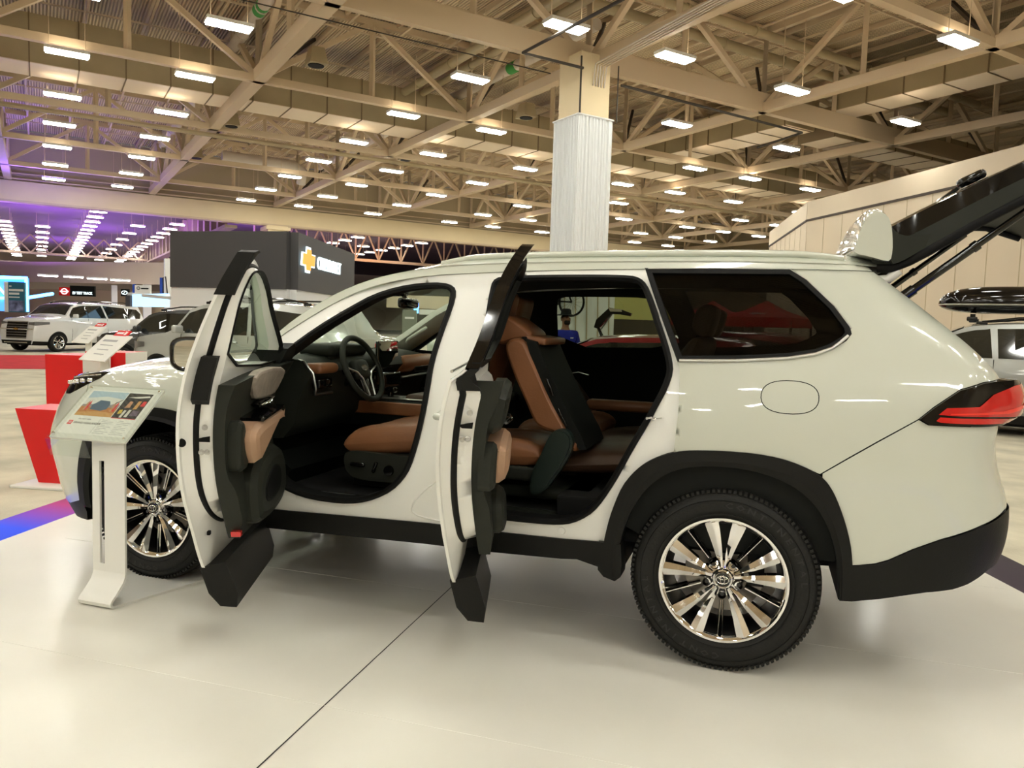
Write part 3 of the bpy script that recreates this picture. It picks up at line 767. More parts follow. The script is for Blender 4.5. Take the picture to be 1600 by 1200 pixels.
# black corner covers at the top of the frame and the foot of the glass
def cover(d, SW, poly, k0, k1, m=M['clad'], name='corner_cover'):
    global THIN
    THIN = d is RD
    mb = MB(); slab(mb, poly, [], lambda s, z: body(s, z, -1, ins(z)+depth(z)*k0), lambda s, z: body(s, z, -1, ins(z)+depth(z)*k1), .04); mb.xform(SW); return mb.build(name, m, d, 30)
cover(FD, SWF, [(-1.268,1.66),(-1.262,1.56),(-1.272,1.50),(-1.29,1.50),(-1.295,1.60),(-1.32,1.655),(-1.34,1.668),(-1.30,1.670)], -.05, .85)
cover(FD, SWF, [(-1.303,1.265),(-1.304,1.20),(-1.312,1.10),(-1.345,1.08),(-1.335,1.18),(-1.335,1.27)], .36, .86)
cover(FD, SWF, [(-2.30,1.16),(-2.30,1.225),(-2.2,1.30),(-2.12,1.275),(-2.12,1.185)], -.05, 1.25, M['trim_dk'], 'mirror_triangle')
cover(RD, SWR, [(-.395,1.702),(-.372,1.66),(-.335,1.575),(-.29,1.47),(-.24,1.345),(-.222,1.27),(-.235,1.262),(-.258,1.35),(-.308,1.47),(-.353,1.575),(-.395,1.665),(-.42,1.712)], -.04, 1.08, M['gloss_black'], 'frame_cover')
cover(RD, SWR, [(-.226,1.29),(-.224,1.235),(-.25,1.19),(-.285,1.22),(-.27,1.30)], .35, 1.1)
for k_ in (.25,.5,.75):
    mb = MB(); mb.tube([body(s+.004, z, -1, ins(z)+depth(z)*k_) for s, z in ((-.232,1.27),(-.25,1.345),(-.30,1.47),(-.345,1.575),(-.385,1.665))], .006, 6); mb.xform(SWR); mb.build('frame_seal_lip', M['rubber'], RD, 50)
# divider bar in the rear door glass
THIN = True
mb = MB(); mb.tube([body(-.50, 1.27, -1, .05), body(-.585, 1.655, -1, .035)], .011, 8, flat=.6); mb.xform(SWR); mb.build('window_divider', M['gloss_black'], RD)

# door cards: charcoal panel, arm rest, inlay, pocket, pull handle, switches
def card(d, O, SW, ztop, lo, kind):
    global THIN
    THIN = d is RD
    P = [(x, z) for x, z in offset(O, -.045) if z < ztop]
    P = [(x, max(z, .50)) for x, z in P]
    def fi(s, z): return body(s, z, -1, ins(z)+depth(z))
    def fo(s, z):
        b = .045 + .03 * sstep(.80, .70, z) * sstep(.50,.60,z) * lo + .018*sstep(1.05, 1.17, z)
        return body(s, z, -1, .125 + b)
    mb = MB(); slab(mb, P, [], fi, fo, .04); mb.xform(SW); return mb.build('door_card', M['trim'], d, 45)
card(FD, OF, SWF, 1.215, 1, 0); card(RD, OR, SWR, 1.262, .6, 1)
def relief(d, SW, poly, d0, d1, m, name, r=2, bulge=0, wrap=.012):
    """rounded raised pad on a door card, from depth d0 out to d1"""
    Q = densify(roundpoly(poly, r), .02)
    mb = MB(); cx = sum(q[0] for q in Q)/len(Q); cz = sum(q[1] for q in Q)/len(Q)
    band(mb, [Q, Q, offset(Q, -wrap*.5), offset(Q, -wrap*1.3)], [dskin(d0), dskin(d1-wrap), dskin(d1-wrap*.3), dskin(d1)])
    sheet(mb, offset(Q, -wrap*1.3), [], dskin(d1), .04); mb.xform(SW); return mb.build(name, m, d, 50)
# front: sculpted arm rest sweeping forward, tan
relief(FD, SWF, [(-1.46,.95),(-1.50,.865),(-1.58,.80),(-1.75,.86),(-1.95,.935),(-2.05,.965),(-2.05,1.0),(-1.8,.995),(-1.55,.985)], .15, .275, M['tan'], 'arm_rest', 1, wrap=.03)
relief(FD, SWF, [(-1.415,1.0),(-1.43,.86),(-1.46,.79),(-1.58,.79),(-1.56,.88),(-1.52,.95),(-1.48,1.01)], .15, .225, M['trim'], 'arm_rest_end', 1, wrap=.02)
relief(FD, SWF, [(-1.60,1.0),(-1.60,.985),(-2.02,1.0),(-2.02,1.015)], .16, .27, M['gloss_black'], 'window_switches', 0, wrap=.004)
relief(FD, SWF, [(-1.62,1.19),(-1.68,1.10),(-1.78,1.055),(-2.1,1.045),(-2.22,1.08),(-2.22,1.16),(-2.0,1.20)], .16, .200, M['wood'], 'door_inlay', 1, wrap=.012)
relief(FD, SWF, [(-1.75,1.045),(-1.80,1.02),(-2.0,1.02),(-2.02,1.05)], .16, .205, M['gloss_black'], 'handle_recess', 1)
mb = MB(); mb.tube([body(-1.78,1.032,-1,.21), body(-1.86,1.045,-1,.232), body(-1.98,1.05,-1,.226), body(-2.02,1.05,-1,.20)], .009, 8, flat=.7); mb.xform(SWF); mb.build('door_pull', M['chrome'], FD, 60)
relief(FD, SWF, [(-1.62,.78),(-1.58,.62),(-1.62,.52),(-2.1,.52),(-2.22,.60),(-2.2,.80),(-1.9,.84)], .15, .255, M['trim'], 'door_pocket', 2, wrap=.04)
relief(FD, SWF, [(-1.70,.70),(-1.70,.60),(-2.0,.60),(-2.05,.72),(-1.9,.76)], .2, .262, M['black'], 'speaker', 2, wrap=.01)
relief(FD, SWF, [(-1.50,.54),(-1.50,.52),(-1.53,.52),(-1.53,.54)], .15, .19, M['lamp_red'], 'door_reflector', 0, wrap=.004)
# rear
relief(RD, SWR, [(-.44,.985),(-.47,.90),(-.52,.82),(-.60,.80),(-.9,.80),(-.98,.86),(-.98,.97),(-.8,.99)], .15, .255, M['tan'], 'arm_rest', 2, wrap=.035)
relief(RD, SWR, [(-.40,.985),(-.405,.90),(-.44,.80),(-.52,.79),(-.50,.90),(-.46,.99)], .15, .215, M['trim'], 'arm_rest_end', 1, wrap=.02)
relief(RD, SWR, [(-.30,1.20),(-.33,1.10),(-.40,1.02),(-.6,1.0),(-1.0,1.0),(-1.0,1.21)], .15, .225, M['trim'], 'upper_door_card', 2, wrap=.035)
relief(RD, SWR, [(-.64,.74),(-.68,.56),(-.95,.54),(-1.0,.74)], .15, .235, M['trim'], 'door_pocket', 2, wrap=.03)
mb = MB(); mb.tube([body(-.52,1.05,-1,.23), body(-.58,1.06,-1,.245), body(-.68,1.06,-1,.24), body(-.70,1.06,-1,.22)], .008, 8); mb.xform(SWR); mb.build('door_pull', M['chrome'], RD, 60)
# outside handles
for d, SW, x0 in ((FD, SWF, -1.48), (RD, SWR, -.46)):
    mb = MB(); mb.tube([body(x0, 1.07, -1, -.002), body(x0-.02, 1.07, -1, -.035), body(x0-.18, 1.065, -1, -.035), body(x0-.20, 1.065, -1, -.002)], .013, 8); mb.xform(SW); mb.build('door_handle', M['paint'], d, 60)
# door mirror on the front door
mb = MB()
base = Vector(body(-2.235, 1.19, -1, 0)); c = base + Vector((.05, -.235, .045))
def mir(u, v):   # closed shell: housing pointing forward, open at the back
    a = 2*PI*u; ry, rz = .125, .082
    ex_ = .55
    yy = math.copysign(abs(math.cos(a))**ex_, math.cos(a))*ry; zz = math.copysign(abs(math.sin(a))**ex_, math.sin(a))*rz
    zz *= 1 + .18*(-yy/ry)*0
    k = [1, 1.03, 1.0, .9, .66, .3, 0][v]; xo = [.055,.045,.01,-.03,-.065,-.085,-.088][v]
    return c + Vector((xo, yy*k, zz*k))
mb.grid(mir, lin(0,1,33)[:-1], range(7), close_u=True); mb.build_name = 0
mb2 = MB(); mb2.v, mb2.f, mb2.mi = mb.v, mb.f, mb.mi
RM = Matrix.Translation(base) @ Matrix.Rotation(rad(-4), 4, 'Z') @ Matrix.Translation(-base)
mb.xform(SWF); mh = mb.build('door_mirror', M['paint'], FD, 60)
mb = MB()
def rim_(u, v):
    a = 2*PI*u; ex_ = .55
    yy = math.copysign(abs(math.cos(a))**ex_, math.cos(a)); zz = math.copysign(abs(math.sin(a))**ex_, math.sin(a))
    k = [(.128,.085,.052),(.120,.078,.066),(.110,.068,.064),(.108,.066,.050)][v]
    return c + Vector((k[2], yy*k[0], zz*k[1]))
mb.grid(rim_, lin(0,1,33)[:-1], range(4), close_u=True); mb.tube([base + Vector((0,.02,-.03)), base + Vector((0,-.04,-.02)), c + Vector((0,.08,-.03))], [.028,.025,.03], 10)
mb.xform(SWF); mb.build('mirror_surround', M['gloss_black'], FD, 60)
mb = MB(); n = 32; pts = []
for k in range(n):
    a = 2*PI*k/n; ex_ = .55
    pts.append(c + Vector((.052, math.copysign(abs(math.cos(a))**ex_, math.cos(a))*.109, math.copysign(abs(math.sin(a))**ex_, math.sin(a))*.067)))
mb.add(pts, [tuple(range(n))]); mb.xform(SWF); mb.build('mirror_glass', M['mirror'], FD, 0)
# ---------------------------------------------------------------- wheels
def arc_text(txt, R, y, size, ang0, step, parent, m, inward=False):
    """raised letters round a circle in the XZ plane"""
    mb_v, mb_f = [], []
    for i, ch in enumerate(txt):
        if ch == ' ': continue
        cu = bpy.data.curves.new('letter', 'FONT'); cu.body = ch; cu.size = size; cu.extrude = .0012; cu.align_x = 'CENTER'; cu.align_y = 'CENTER'; cu.resolution_u = 1; cu.offset = .0006
        t = bpy.data.objects.new('letter', cu); COL.objects.link(t)
        me = bpy.data.meshes.new_from_object(t.evaluated_get(bpy.context.evaluated_depsgraph_get()))
        bpy.data.objects.remove(t); bpy.data.curves.remove(cu)
        a = ang0 - step * i
        up = Vector((math.cos(a), 0, math.sin(a))); rt = Vector((math.sin(a), 0, -math.cos(a)))
        c = up * R
        for v in me.vertices: pass
        o = len(mb_v)
        for v in me.vertices: p = c + rt * v.co.x * 1.35 + up * v.co.y + Vector((0, y - v.co.z, 0)); mb_v.append(tuple(p))
        for f in me.polygons: mb_f.append(tuple(k + o for k in f.vertices))
        bpy.data.meshes.remove(me)
    mb = MB(); mb.add(mb_v, mb_f); return mb.build('sidewall_lettering', m, parent, 0)
def make_wheel(r=.390, w=.25, rim_r=.262, spin=0.0, detail=True, mt=None):
    """wheel about the Y axis, outer face towards -Y"""
    root = empty('wheel')
    h = w/2
    # tyre
    prof = [(rim_r-.012,-h+.02),(rim_r+.002,-h+.012),(rim_r+.012,-h+.006),(rim_r+.03,-h-.002),(rim_r+.06,-h-.008),(r-.045,-h-.004),(r-.03,-h+.004),(r-.016,-h+.016),(r-.006,-h+.032),(r-.001,-h+.055)]
    gro = []
    for gx in (-.055,-.018,.018,.055): gro += [(r,gx-.006),(r-.008,gx-.005),(r-.008,gx+.005),(r,gx+.006)]
    prof2 = prof + gro + [(a, -b) for a, b in prof[::-1]]
    mb = MB(); mb.lathe(prof2, n=96)
    if detail:
        for k in range(110):
            a = 2*PI*k/110
            for sy in (-1, 1):
                p = Vector(((r-.0135)*math.cos(a), sy*(h-.022), (r-.0135)*math.sin(a)))
                R = Matrix.Rotation(-a, 3, 'Y') @ Matrix.Rotation(0, 3, 'X')
                mb.box(p, (.014,.036,.012), R)
        for rr in (rim_r+.02, r-.052): mb.lathe([(rr,-h-.0035),(rr+.0015,-h-.0085),(rr+.003,-h-.0035)], n=96)
    tyre = mb.build('tyre', M['tyre'], root, 30)
    if detail:
        for a0 in (rad(88), rad(268)): arc_text('CONTINENTAL', r-.072, -h-.0075, .034, a0, rad(8.3), tyre, M['tyre_letter'])
    # rim: barrel, lip, spokes
    mb = MB(); mb.lathe([(rim_r-.004,-h+.012),(rim_r+.003,-h+.006),(rim_r+.001,-h+.001),(rim_r-.008,-h+.001),(rim_r-.016,-h+.008),(rim_r-.022,-h+.02)], n=96)
    # centre hub
    mb.lathe([(0,-h+.022),(.034,-h+.020),(.040,-h+.024),(.044,-h+.032),(.075,-h+.045),(.085,-h+.075)], n=40)
    def spoke(a, r0, r1, w0, w1, y0, y1, ridge, dz=.035):
        n = 7; vs = []
        for i in range(n):
            t = i/(n-1); rr = r0 + (r1-r0)*t; wv = w0 + (w1-w0)*t**1.2; y = y0 + (y1-y0)*t**1.3
            cs, sn = math.cos(a), math.sin(a)
            for u, dy in ((-1, .0+dz), (-1, .004), (-.15, -ridge), (1, .006), (1, dz)):
                x, z = rr*cs - u*wv*sn, rr*sn + u*wv*cs
                vs.append((x, y + dy, z))
        fs = []
        for i in range(n-1):
            for k in range(4): fs.append((i*5+k, i*5+k+1, (i+1)*5+k+1, (i+1)*5+k))
        mb.add(vs, fs)
    for q in range(5):
        base = spin + 2*PI*q/5
        for sg in (-1, 1):
            a0 = base + PI/2 + sg*rad(12.2)
            # blade: from hub out to the lip, widening
            n = 8; vs = []
            for i in range(n):
                t = i/(n-1); rr = .046 + (rim_r-.016-.046)*t
                aa = base + PI/2 + sg*(rad(10) + rad(3.2)*t)
                wv = (.007 + .0225*t) * (1 if t < .9 else .96)
                y = -h + .028 - .022*t**1.1
                cs, sn = math.cos(aa), math.sin(aa)
                for u, dy in ((-1,.045),(-1,.006),(-.1*sg,-.005),(1,.006),(1,.045)):
                    vs.append((rr*cs - u*wv*sn, y + dy, rr*sn + u*wv*cs))
            mb.add(vs, [(i*5+k, i*5+k+1, (i+1)*5+k+1, (i+1)*5+k) for i in range(n-1) for k in range(4)] + [(35,36,37,38,39)])
        for off in (-.0055, .0055) if detail else (0,):
            at = base + PI/2 + PI/5; n = 6; vs = []
            for i in range(n):
                t = i/(n-1); rr = .095 + (rim_r-.016-.095)*t; y = -h + .045 - .034*t
                cs, sn = math.cos(at), math.sin(at); c0 = off*(1+.6*t)
                for u, dy in ((-1,.03),(-1,.003),(0,-.002),(1,.003),(1,.03)):
                    ww = c0 + u*.0034; vs.append((rr*cs - ww*sn, y+dy, rr*sn + ww*cs))
            mb.add(vs, [(i*5+k, i*5+k+1, (i+1)*5+k+1, (i+1)*5+k) for i in range(n-1) for k in range(4)])
    rim = mb.build('alloy_rim', M['chrome'], root, 25)
    mb = MB(); mb.lathe([(rim_r-.02,-h+.018),(rim_r-.03,-h+.05),(rim_r-.045,-h+.12),(rim_r-.03,h-.01),(rim_r-.01,h-.004)], n=64); mb.build('rim_barrel', M['dark_metal'], root, 60)
    mb = MB(); mb.lathe([(0,.02),(.165,.02),(.165,0.0),(.06,0.0),(.055,-.03),(0,-.03)], n=48); mb.build('brake_disc', M['brake'], root, 30)
    mb = MB(); mb.box((.13,.01,.03), (.07,.05,.14)); mb.build('brake_caliper', M['dark_metal'], root, 30)
    mb = MB(); mb.lathe([(0,-h+.014),(.030,-h+.015),(.033,-h+.019),(.034,-h+.03)], n=32); cap = mb.build('centre_cap', M['gloss_black'], root, 40)
    if detail:
        mb = MB()
        def ell(cx, cz, rx, rz, th=.0022, n=28): mb.tube([(cx+rx*math.cos(2*PI*k/n), -h+.0125, cz+rz*math.sin(2*PI*k/n)) for k in range(n)], th, 6, closed=True)
        ell(0,0,.0245,.0165); ell(0,0,.0085,.0165, .0018); ell(0,.0075,.0165,.0065, .0018)
        mb.lathe([(.0295,-h+.0135),(.0315,-h+.012),(.033,-h+.016)], n=32)
        mb.build('wheel_emblem', M['chrome'], cap, 60)
    for q in range(5):
        a = spin + 2*PI*q/5 + PI/2 + PI/5
        mb = MB(); mb.lathe([(.017,-h+.026),(.0165,-h+.06),(0,-h+.06)], (.068*math.cos(a),0,.068*math.sin(a)), n=18)
        mb.lathe([(.0,-h+.038),(.009,-h+.038),(.009,-h+.06)], (.068*math.cos(a),0,.068*math.sin(a)), n=6); mb.build('lug_recess', M['gloss_black'], root, 30)
    return root
M['tyre_letter'] = mat('raised tyre letters', (.017,.017,.016), .5)
wh = make_wheel(); wh.parent = SUV; wh.location = (0, -.845, .387)
wh2 = copy_tree(wh, SUV); wh2.location = (-2.95, -.845, .387); wh2.rotation_euler = (0, rad(-9), 0)
for x in (0, -2.95):
    q = copy_tree(wh, SUV); q.location = (x, .845, .387); q.rotation_euler = (0, rad(20), PI)
# ---------------------------------------------------------------- raised tailgate, in its open position
def gate_pt(t, v, layer):
    """t along the gate away from the roof, v across, layer 0 outside .. 1 inside"""
    top = [(0,.545,1.855),(.08,.60,1.885),(.2,.72,1.952),(.5,.98,2.088),(.72,1.15,2.168),(.8,1.22,2.185),(.9,1.36,2.15),(1,1.62,2.03)]
    bot = [(0,.53,1.74),(.08,.575,1.715),(.2,.665,1.745),(.5,.92,1.905),(.72,1.12,2.02),(.8,1.20,2.06),(.9,1.32,2.04),(1,1.57,1.94)]
    f = lambda T, i: smooth_table([(q[0], q[i]) for q in T], t)
    ax, az = f(top,1), f(top,2); bx, bz = f(bot,1), f(bot,2)
    W = .60 + .10*sstep(0,.5,t) + .06*sstep(.5,.9,t)
    crown = .05*(1 - v*v)
    x = ax + (bx-ax)*layer; z = az + (bz-az)*layer
    return Vector((x + .02*(1-v*v), W*v, z + crown*(1-.6*layer)))
TG = empty('tailgate', (0,0,0), 0, SUV)
ts = [0,.03,.08,.14,.2,.3,.4,.5,.6,.66,.72]
VV = lin(-1,1,21)
mb = MB(); mb.grid(lambda t, v: gate_pt(t, v, 0), ts, VV); mb.build('rear_window', M['gloss_black'], TG, 60)
mb = MB(); mb.grid(lambda t, v: gate_pt(t, v, 0), [.72,.76,.8,.85,.9,.95,1], VV)
for sg in (-1,1): mb.grid(lambda t, l: gate_pt(t, sg, l), [.72,.8,.9,1], [0,1])
mb.grid(lambda l, v: gate_pt(1, v, l), [0,1], VV); mb.build('tailgate_skin', M['paint'], TG, 50)
for sg in (-1,1):
    mb = MB(); mb.grid(lambda t, l: gate_pt(t, sg, l), ts, [0,.25,.45]); mb.build('rear_window_edge', M['gloss_black'], TG, 50)
mb = MB()
mb.grid(lambda t, v: gate_pt(t, v, 1), [0,.08,.2,.5,.72,.8,.9,1], VV)
for sg in (-1,1): mb.grid(lambda t, l: gate_pt(t, sg, l), ts, [.45,.7,1])
mb.build('tailgate_lining', M['trim'], TG, 50)
mb = MB()
for sg in (-1,1): mb.tube([gate_pt(t, sg*.985, 1.06) for t in lin(.05,.95,12)], .020, 8)
mb.tube([gate_pt(.55, v, 1.02) for v in lin(-.9,.9,8)], .012, 6)
mb.build('tailgate_seal', M['rubber'], TG, 60)
mb = MB(); mb.rbox(gate_pt(.45,-.55,1.05), (.09,.16,.012), .005, Matrix.Rotation(rad(-33),3,'Y')); mb.build('tailgate_handle_pocket', M['black'], TG, 40)
# spoiler standing up beside the hinge
SP = [(.452,1.762),(.455,1.80),(.470,1.87),(.490,1.93),(.515,1.963),(.545,1.968),(.575,1.948),(.592,1.905),(.600,1.845),(.604,1.775),(.598,1.722),(.565,1.728),(.52,1.745)]
mb = MB(); S = roundpoly(SP, 1)
def sp(x, z, v):
    k = abs(v)
    pull = .05*(k**6)
    cx, cz = .55, 1.80
    return (cx + (x-cx)*(1-pull*.6) + .0*(1-v*v), .66*v, cz + (z-cz)*(1-.16*k**8) + .03*(1-v*v))
vs_ = [-1,-.985,-.95,-.88,-.75,-.5,-.25,0,.25,.5,.75,.88,.95,.985,1]
n = len(S); V = [sp(x, z, v) for v in vs_ for x, z in S]
mb.add(V, [(i*n+k, i*n+(k+1)%n, (i+1)*n+(k+1)%n, (i+1)*n+k) for i in range(len(vs_)-1) for k in range(n)])
mb.add([sp(x, z, -1) for x, z in S], [tuple(range(n))]); mb.add([sp(x, z, 1) for x, z in S], [tuple(range(n))])
mb.build('spoiler', M['paint'], TG, 65, weld=True)
for sg in (-1, 1):   # dark fairing filling the end of the spoiler
    mb = MB(); P = roundpoly([(.598,1.722),(.602,1.80),(.596,1.88),(.60,1.868),(.63,1.842),(.70,1.838),(.80,1.862),(.78,1.83),(.70,1.775),(.64,1.735)], 1)
    mb.prism(P, lambda x, z: (x, sg*.655, z), lambda x, z: (x, sg*.52, z)); mb.build('spoiler_fairing', M['trim'], TG, 30)
mb = MB(); mb.rbox(gate_pt(.50, .0, -.22), (.13,.07,.045), .02, Matrix.Rotation(rad(-27),3,'Y')); mb.tube([gate_pt(.50,0,-.22), gate_pt(.4,.3,-.12), gate_pt(.38,.55,-.08)], .010, 6); mb.build('rear_wiper', M['gloss_black'], TG, 50)
# struts and hinges
for sg in (-1, 1):
    mb = MB(); a = Vector((.668, sg*.655, 1.60)); b = gate_pt(.76, sg*.93, 1.3)
    mb.tube([a, a.lerp(b,.48)], .017, 12); mb.tube([a.lerp(b,.46), a.lerp(b,.50)], .021, 12); mb.tube([a.lerp(b,.5), b], .014, 12); mb.tube([a+Vector((-.015,0,-.012)), a.lerp(b,.05)], .022, 12)
    mb.build('lift_strut', M['gloss_black'], TG, 50)
    mb = MB(); mb.tube([(.56, sg*.60, 1.66),(.60, sg*.60, 1.665),(.64, sg*.60, 1.70)], .02, 8); mb.build('tailgate_hinge', M['paint_in'], TG, 50)
mb = MB(); pts = []
for s, z in densify([(.60,1.665),(.64,1.625),(.70,1.585),(.76,1.53),(.83,1.46),(.9,1.40)], .05, False): x, y, zz = body(s, z, -1, .10); pts.append((x - .02, y, zz))
mb.tube(pts, .022, 8); mb.build('tailgate_opening_seal', M['rubber'], SUV, 60)
# ---------------------------------------------------------------- cabin
def part(mb, name, m, parent=None, ang=40): return mb.build(name, m, parent if parent is not None else SUV, ang)
mb = MB(); mb.rbox((-.95,0,.50), (2.7,1.72,.06), .02); mb.rbox((.55,0,.62), (.9,1.5,.28), .03); mb.rbox((-.60,0,.575), (.36,1.5,.11), .015)
part(mb, 'cabin_floor', M['carpet_dk'])
mb = MB(); mb.box((-2.40,0,.86), (.04,1.66,.62)); mb.box((-2.33,0,.60), (.14,1.5,.16), Matrix.Rotation(rad(35),3,'Y')); part(mb, 'firewall', M['trim_dk'])
# sill plates
for x0, x1 in ((-2.06,-1.72),(-1.0,-.66)):
    mb = MB(); mb.rbox(((x0+x1)/2, -.86, .545), (x1-x0,.045,.01), .004); part(mb, 'sill_plate', M['satin'])
mb = MB()
for k in range(5): mb.box((-.82,-.78+.022*k,.5365), (.5,.006,.004))
part(mb, 'sill_grooves', M['trim'])
# dashboard: section swept across the car
SEC = [(-2.42,1.19),(-2.33,1.235),(-2.22,1.250),(-2.12,1.235),(-2.06,1.20),(-2.045,1.16),(-2.09,1.10),(-2.13,1.02),(-2.15,.90),(-2.22,.82),(-2.40,.80)]
mb = MB(); n = len(SEC); ys = lin(-.76,.76,15)
V = [(x - .10*(1-(y/.76)**2)*0 - .06*abs(y/.76)**3, y, z - .03*abs(y/.76)**3) for y in ys for x, z in SEC]
mb.add(V, [(i*n+k, i*n+k+1, (i+1)*n+k+1, (i+1)*n+k) for i in range(len(ys)-1) for k in range(n-1)])
mb.add(V[:n], [tuple(range(n))]); mb.add(V[-n:], [tuple(range(n))])
dash = part(mb, 'dashboard', M['trim'], None, 50)
mb = MB(); mb.rbox((-2.10,.44,1.155), (.12,.56,.11), .045); part(mb, 'passenger_dash_pad', M['leather_pad'] if 'leather_pad' in M else M['leather'], dash)
mb = MB(); mb.rbox((-2.14,-.66,1.165), (.17,.19,.055), .025); part(mb, 'driver_dash_pad', M['leather'], dash)
mb = MB(); mb.tube([(-2.215,-.735,1.205),(-2.16,-.755,1.20),(-2.10,-.76,1.14),(-2.085,-.755,1.06),(-2.10,-.74,1.03),(-2.10,-.57,1.03)], .008, 8); part(mb, 'dash_trim_strip', M['satin'], dash)
mb = MB(); mb.tube([(-2.045,.16,1.075),(-2.045,.74,1.09)], .008, 8); part(mb, 'dash_trim_strip', M['satin'], dash)
mb = MB(); mb.rbox((-2.105,-.66,1.085), (.05,.13,.05), .01); mb.rbox((-2.065,.5,1.12), (.05,.30,.04), .01); part(mb, 'air_vent', M['gloss_black'], dash)
mb = MB(); mb.rbox((-2.20,-.39,1.255), (.22,.40,.07), .03); mb.rbox((-2.14,-.39,1.20), (.06,.36,.12), .02); part(mb, 'instrument_hood', M['trim'], dash)
mb = MB(); mb.rbox((-2.055,-.02,1.225), (.022,.36,.165), .008, Matrix.Rotation(rad(8),3,'Z')); part(mb, 'display_screen', M['screen'], dash)
mb = MB(); mb.rbox((-2.07,-.02,1.07), (.07,.34,.10), .02); part(mb, 'climate_controls', M['gloss_black'], dash)
mb = MB(); mb.rbox((-2.09,-.02,1.055), (.10,.36,.07), .02); mb.rbox((-1.93,-.05,.88), (.72,.26,.16), .03); part(mb, 'centre_console', M['trim_dk'])
mb = MB(); mb.rbox((-1.93,-.185,.915), (.66,.022,.075), .01); part(mb, 'console_side_pad', M['leather'])
mb = MB(); mb.rbox((-1.88,-.06,.968), (.45,.18,.012), .005); part(mb, 'console_top_plate', M['satin'])
mb = MB(); mb.tube([(-2.0,-.07,.96),(-2.0,-.07,1.00)], .018, 10); mb.rbox((-1.995,-.07,1.015), (.07,.05,.035), .015); part(mb, 'gear_selector', M['gloss_black'])
mb = MB(); mb.rbox((-1.70,-.02,.92), (.36,.24,.16), .03); part(mb, 'console_arm_rest', M['leather_dark'])
# black slats put in for the LED lamps' reflection on the dash top
mb = MB()
for k in range(14): mb.box((-2.36,-.5+.07*k,1.243), (.012,.045,.004))
part(mb, 'dash_reflection_slats', M['black'], dash)
# steering wheel
SWH = empty('steering_wheel', (0,0,0), 0, SUV)
c = Vector((-2.02,-.38,1.155)); ax = Vector((math.cos(rad(24)),0,math.sin(rad(24)))); upv = Vector((-math.sin(rad(24)),0,math.cos(rad(24)))); rt = Vector((0,1,0))
mb = MB(); mb.tube([c + rt*.184*math.cos(2*PI*k/48) + upv*.184*math.sin(2*PI*k/48) for k in range(48)], .0165, 12, closed=True); part(mb, 'steering_rim', M['trim'], SWH, 70)
RW = Matrix((rt, upv, ax)).transposed()
mb = MB(); mb.rbox(c - ax*.02, (.15,.12,.06), .03, RW); hub = part(mb, 'airbag_hub', M['trim'], SWH, 50)
mb = MB()
for k, q in ((0,(.10,-.005)),(1,(-.10,-.005))):
    mb.rbox(c + rt*q[0]*1.2 + upv*q[1] - ax*.02, (.12,.036,.022), .01, RW)
mb.rbox(c + rt*.03 - upv*.11 - ax*.02, (.025,.12,.02), .008, RW); mb.rbox(c - rt*.03 - upv*.11 - ax*.02, (.025,.12,.02), .008, RW); part(mb, 'steering_spokes', M['gloss_black'], SWH, 50)
mb = MB()
for sg in (-1,1): mb.tube([c + rt*sg*.16 + upv*.01, c + rt*sg*.08 - upv*.02 + ax*.004, c + rt*sg*.045 - upv*.06 + ax*.004, c + rt*sg*.03 - upv*.16], .005, 6)
part(mb, 'spoke_trim', M['satin'], SWH, 50)
mb = MB()
def el(rx, rz, dz=0): mb.tube([c + ax*.013 + rt*rx*math.cos(2*PI*k/24) + upv*(dz+rz*math.sin(2*PI*k/24)) for k in range(24)], .0016, 6, closed=True)
el(.026,.0175); el(.009,.0175); el(.0175,.007,.008); part(mb, 'steering_emblem', M['chrome'], hub, 60)
mb = MB(); mb.tube([c - ax*.03, c - ax*.16], [.05,.06], 16); mb.tube([c - ax*.07, c - ax*.075 + rt*-.14 + upv*.03], .010, 8); mb.tube([c - ax*.07, c - ax*.075 + rt*.14 + upv*.03], .010, 8); part(mb, 'steering_column', M['trim_dk'], SWH, 50)
# rear view mirror + camera pod
mb = MB(); mb.rbox((-1.93,0.0,1.535), (.035,.24,.062), .018); mb.tube([(-1.95,0,1.56),(-1.99,0,1.63)], .014, 8); mb.rbox((-2.02,.0,1.60), (.14,.12,.05), .02); part(mb, 'rear_view_mirror', M['gloss_black'])
mb = MB(); mb.rbox((-1.62,-.38,1.625), (.17,.34,.015), .006); mb.rbox((-1.62,.38,1.625), (.17,.34,.015), .006); part(mb, 'sun_visor', M['headliner'])
mb = MB(); mb.rbox((-1.62,0,1.66), (.20,.16,.03), .012); part(mb, 'overhead_console', M['trim'])
# light trim of the far windscreen pillar with its grab handle
mb = MB(); pa = [Vector((-2.40,.70,1.215)), Vector((-2.22,.71,1.34)), Vector((-2.02,.685,1.47)), Vector((-1.80,.66,1.58)), Vector((-1.62,.64,1.63))]
V = []
for p in pa: V += [p + Vector((-.035,-.02,.035)), p + Vector((-.01,-.05,0)), p + Vector((.03,.0,-.05)), p + Vector((.035,.06,-.06)), p + Vector((-.03,.04,.045))]
mb.add(V, [(i*5+k, i*5+(k+1)%5, (i+1)*5+(k+1)%5, (i+1)*5+k) for i in range(4) for k in range(5)]); ap_ = part(mb, 'far_windscreen_pillar', M['trim_lt'], None, 60)
mb = MB(); mb.tube([(-2.24,.64,1.285),(-2.215,.60,1.30),(-2.11,.60,1.37),(-2.10,.64,1.385)], .014, 8); part(mb, 'grab_handle', M['trim_lt'], ap_, 60)
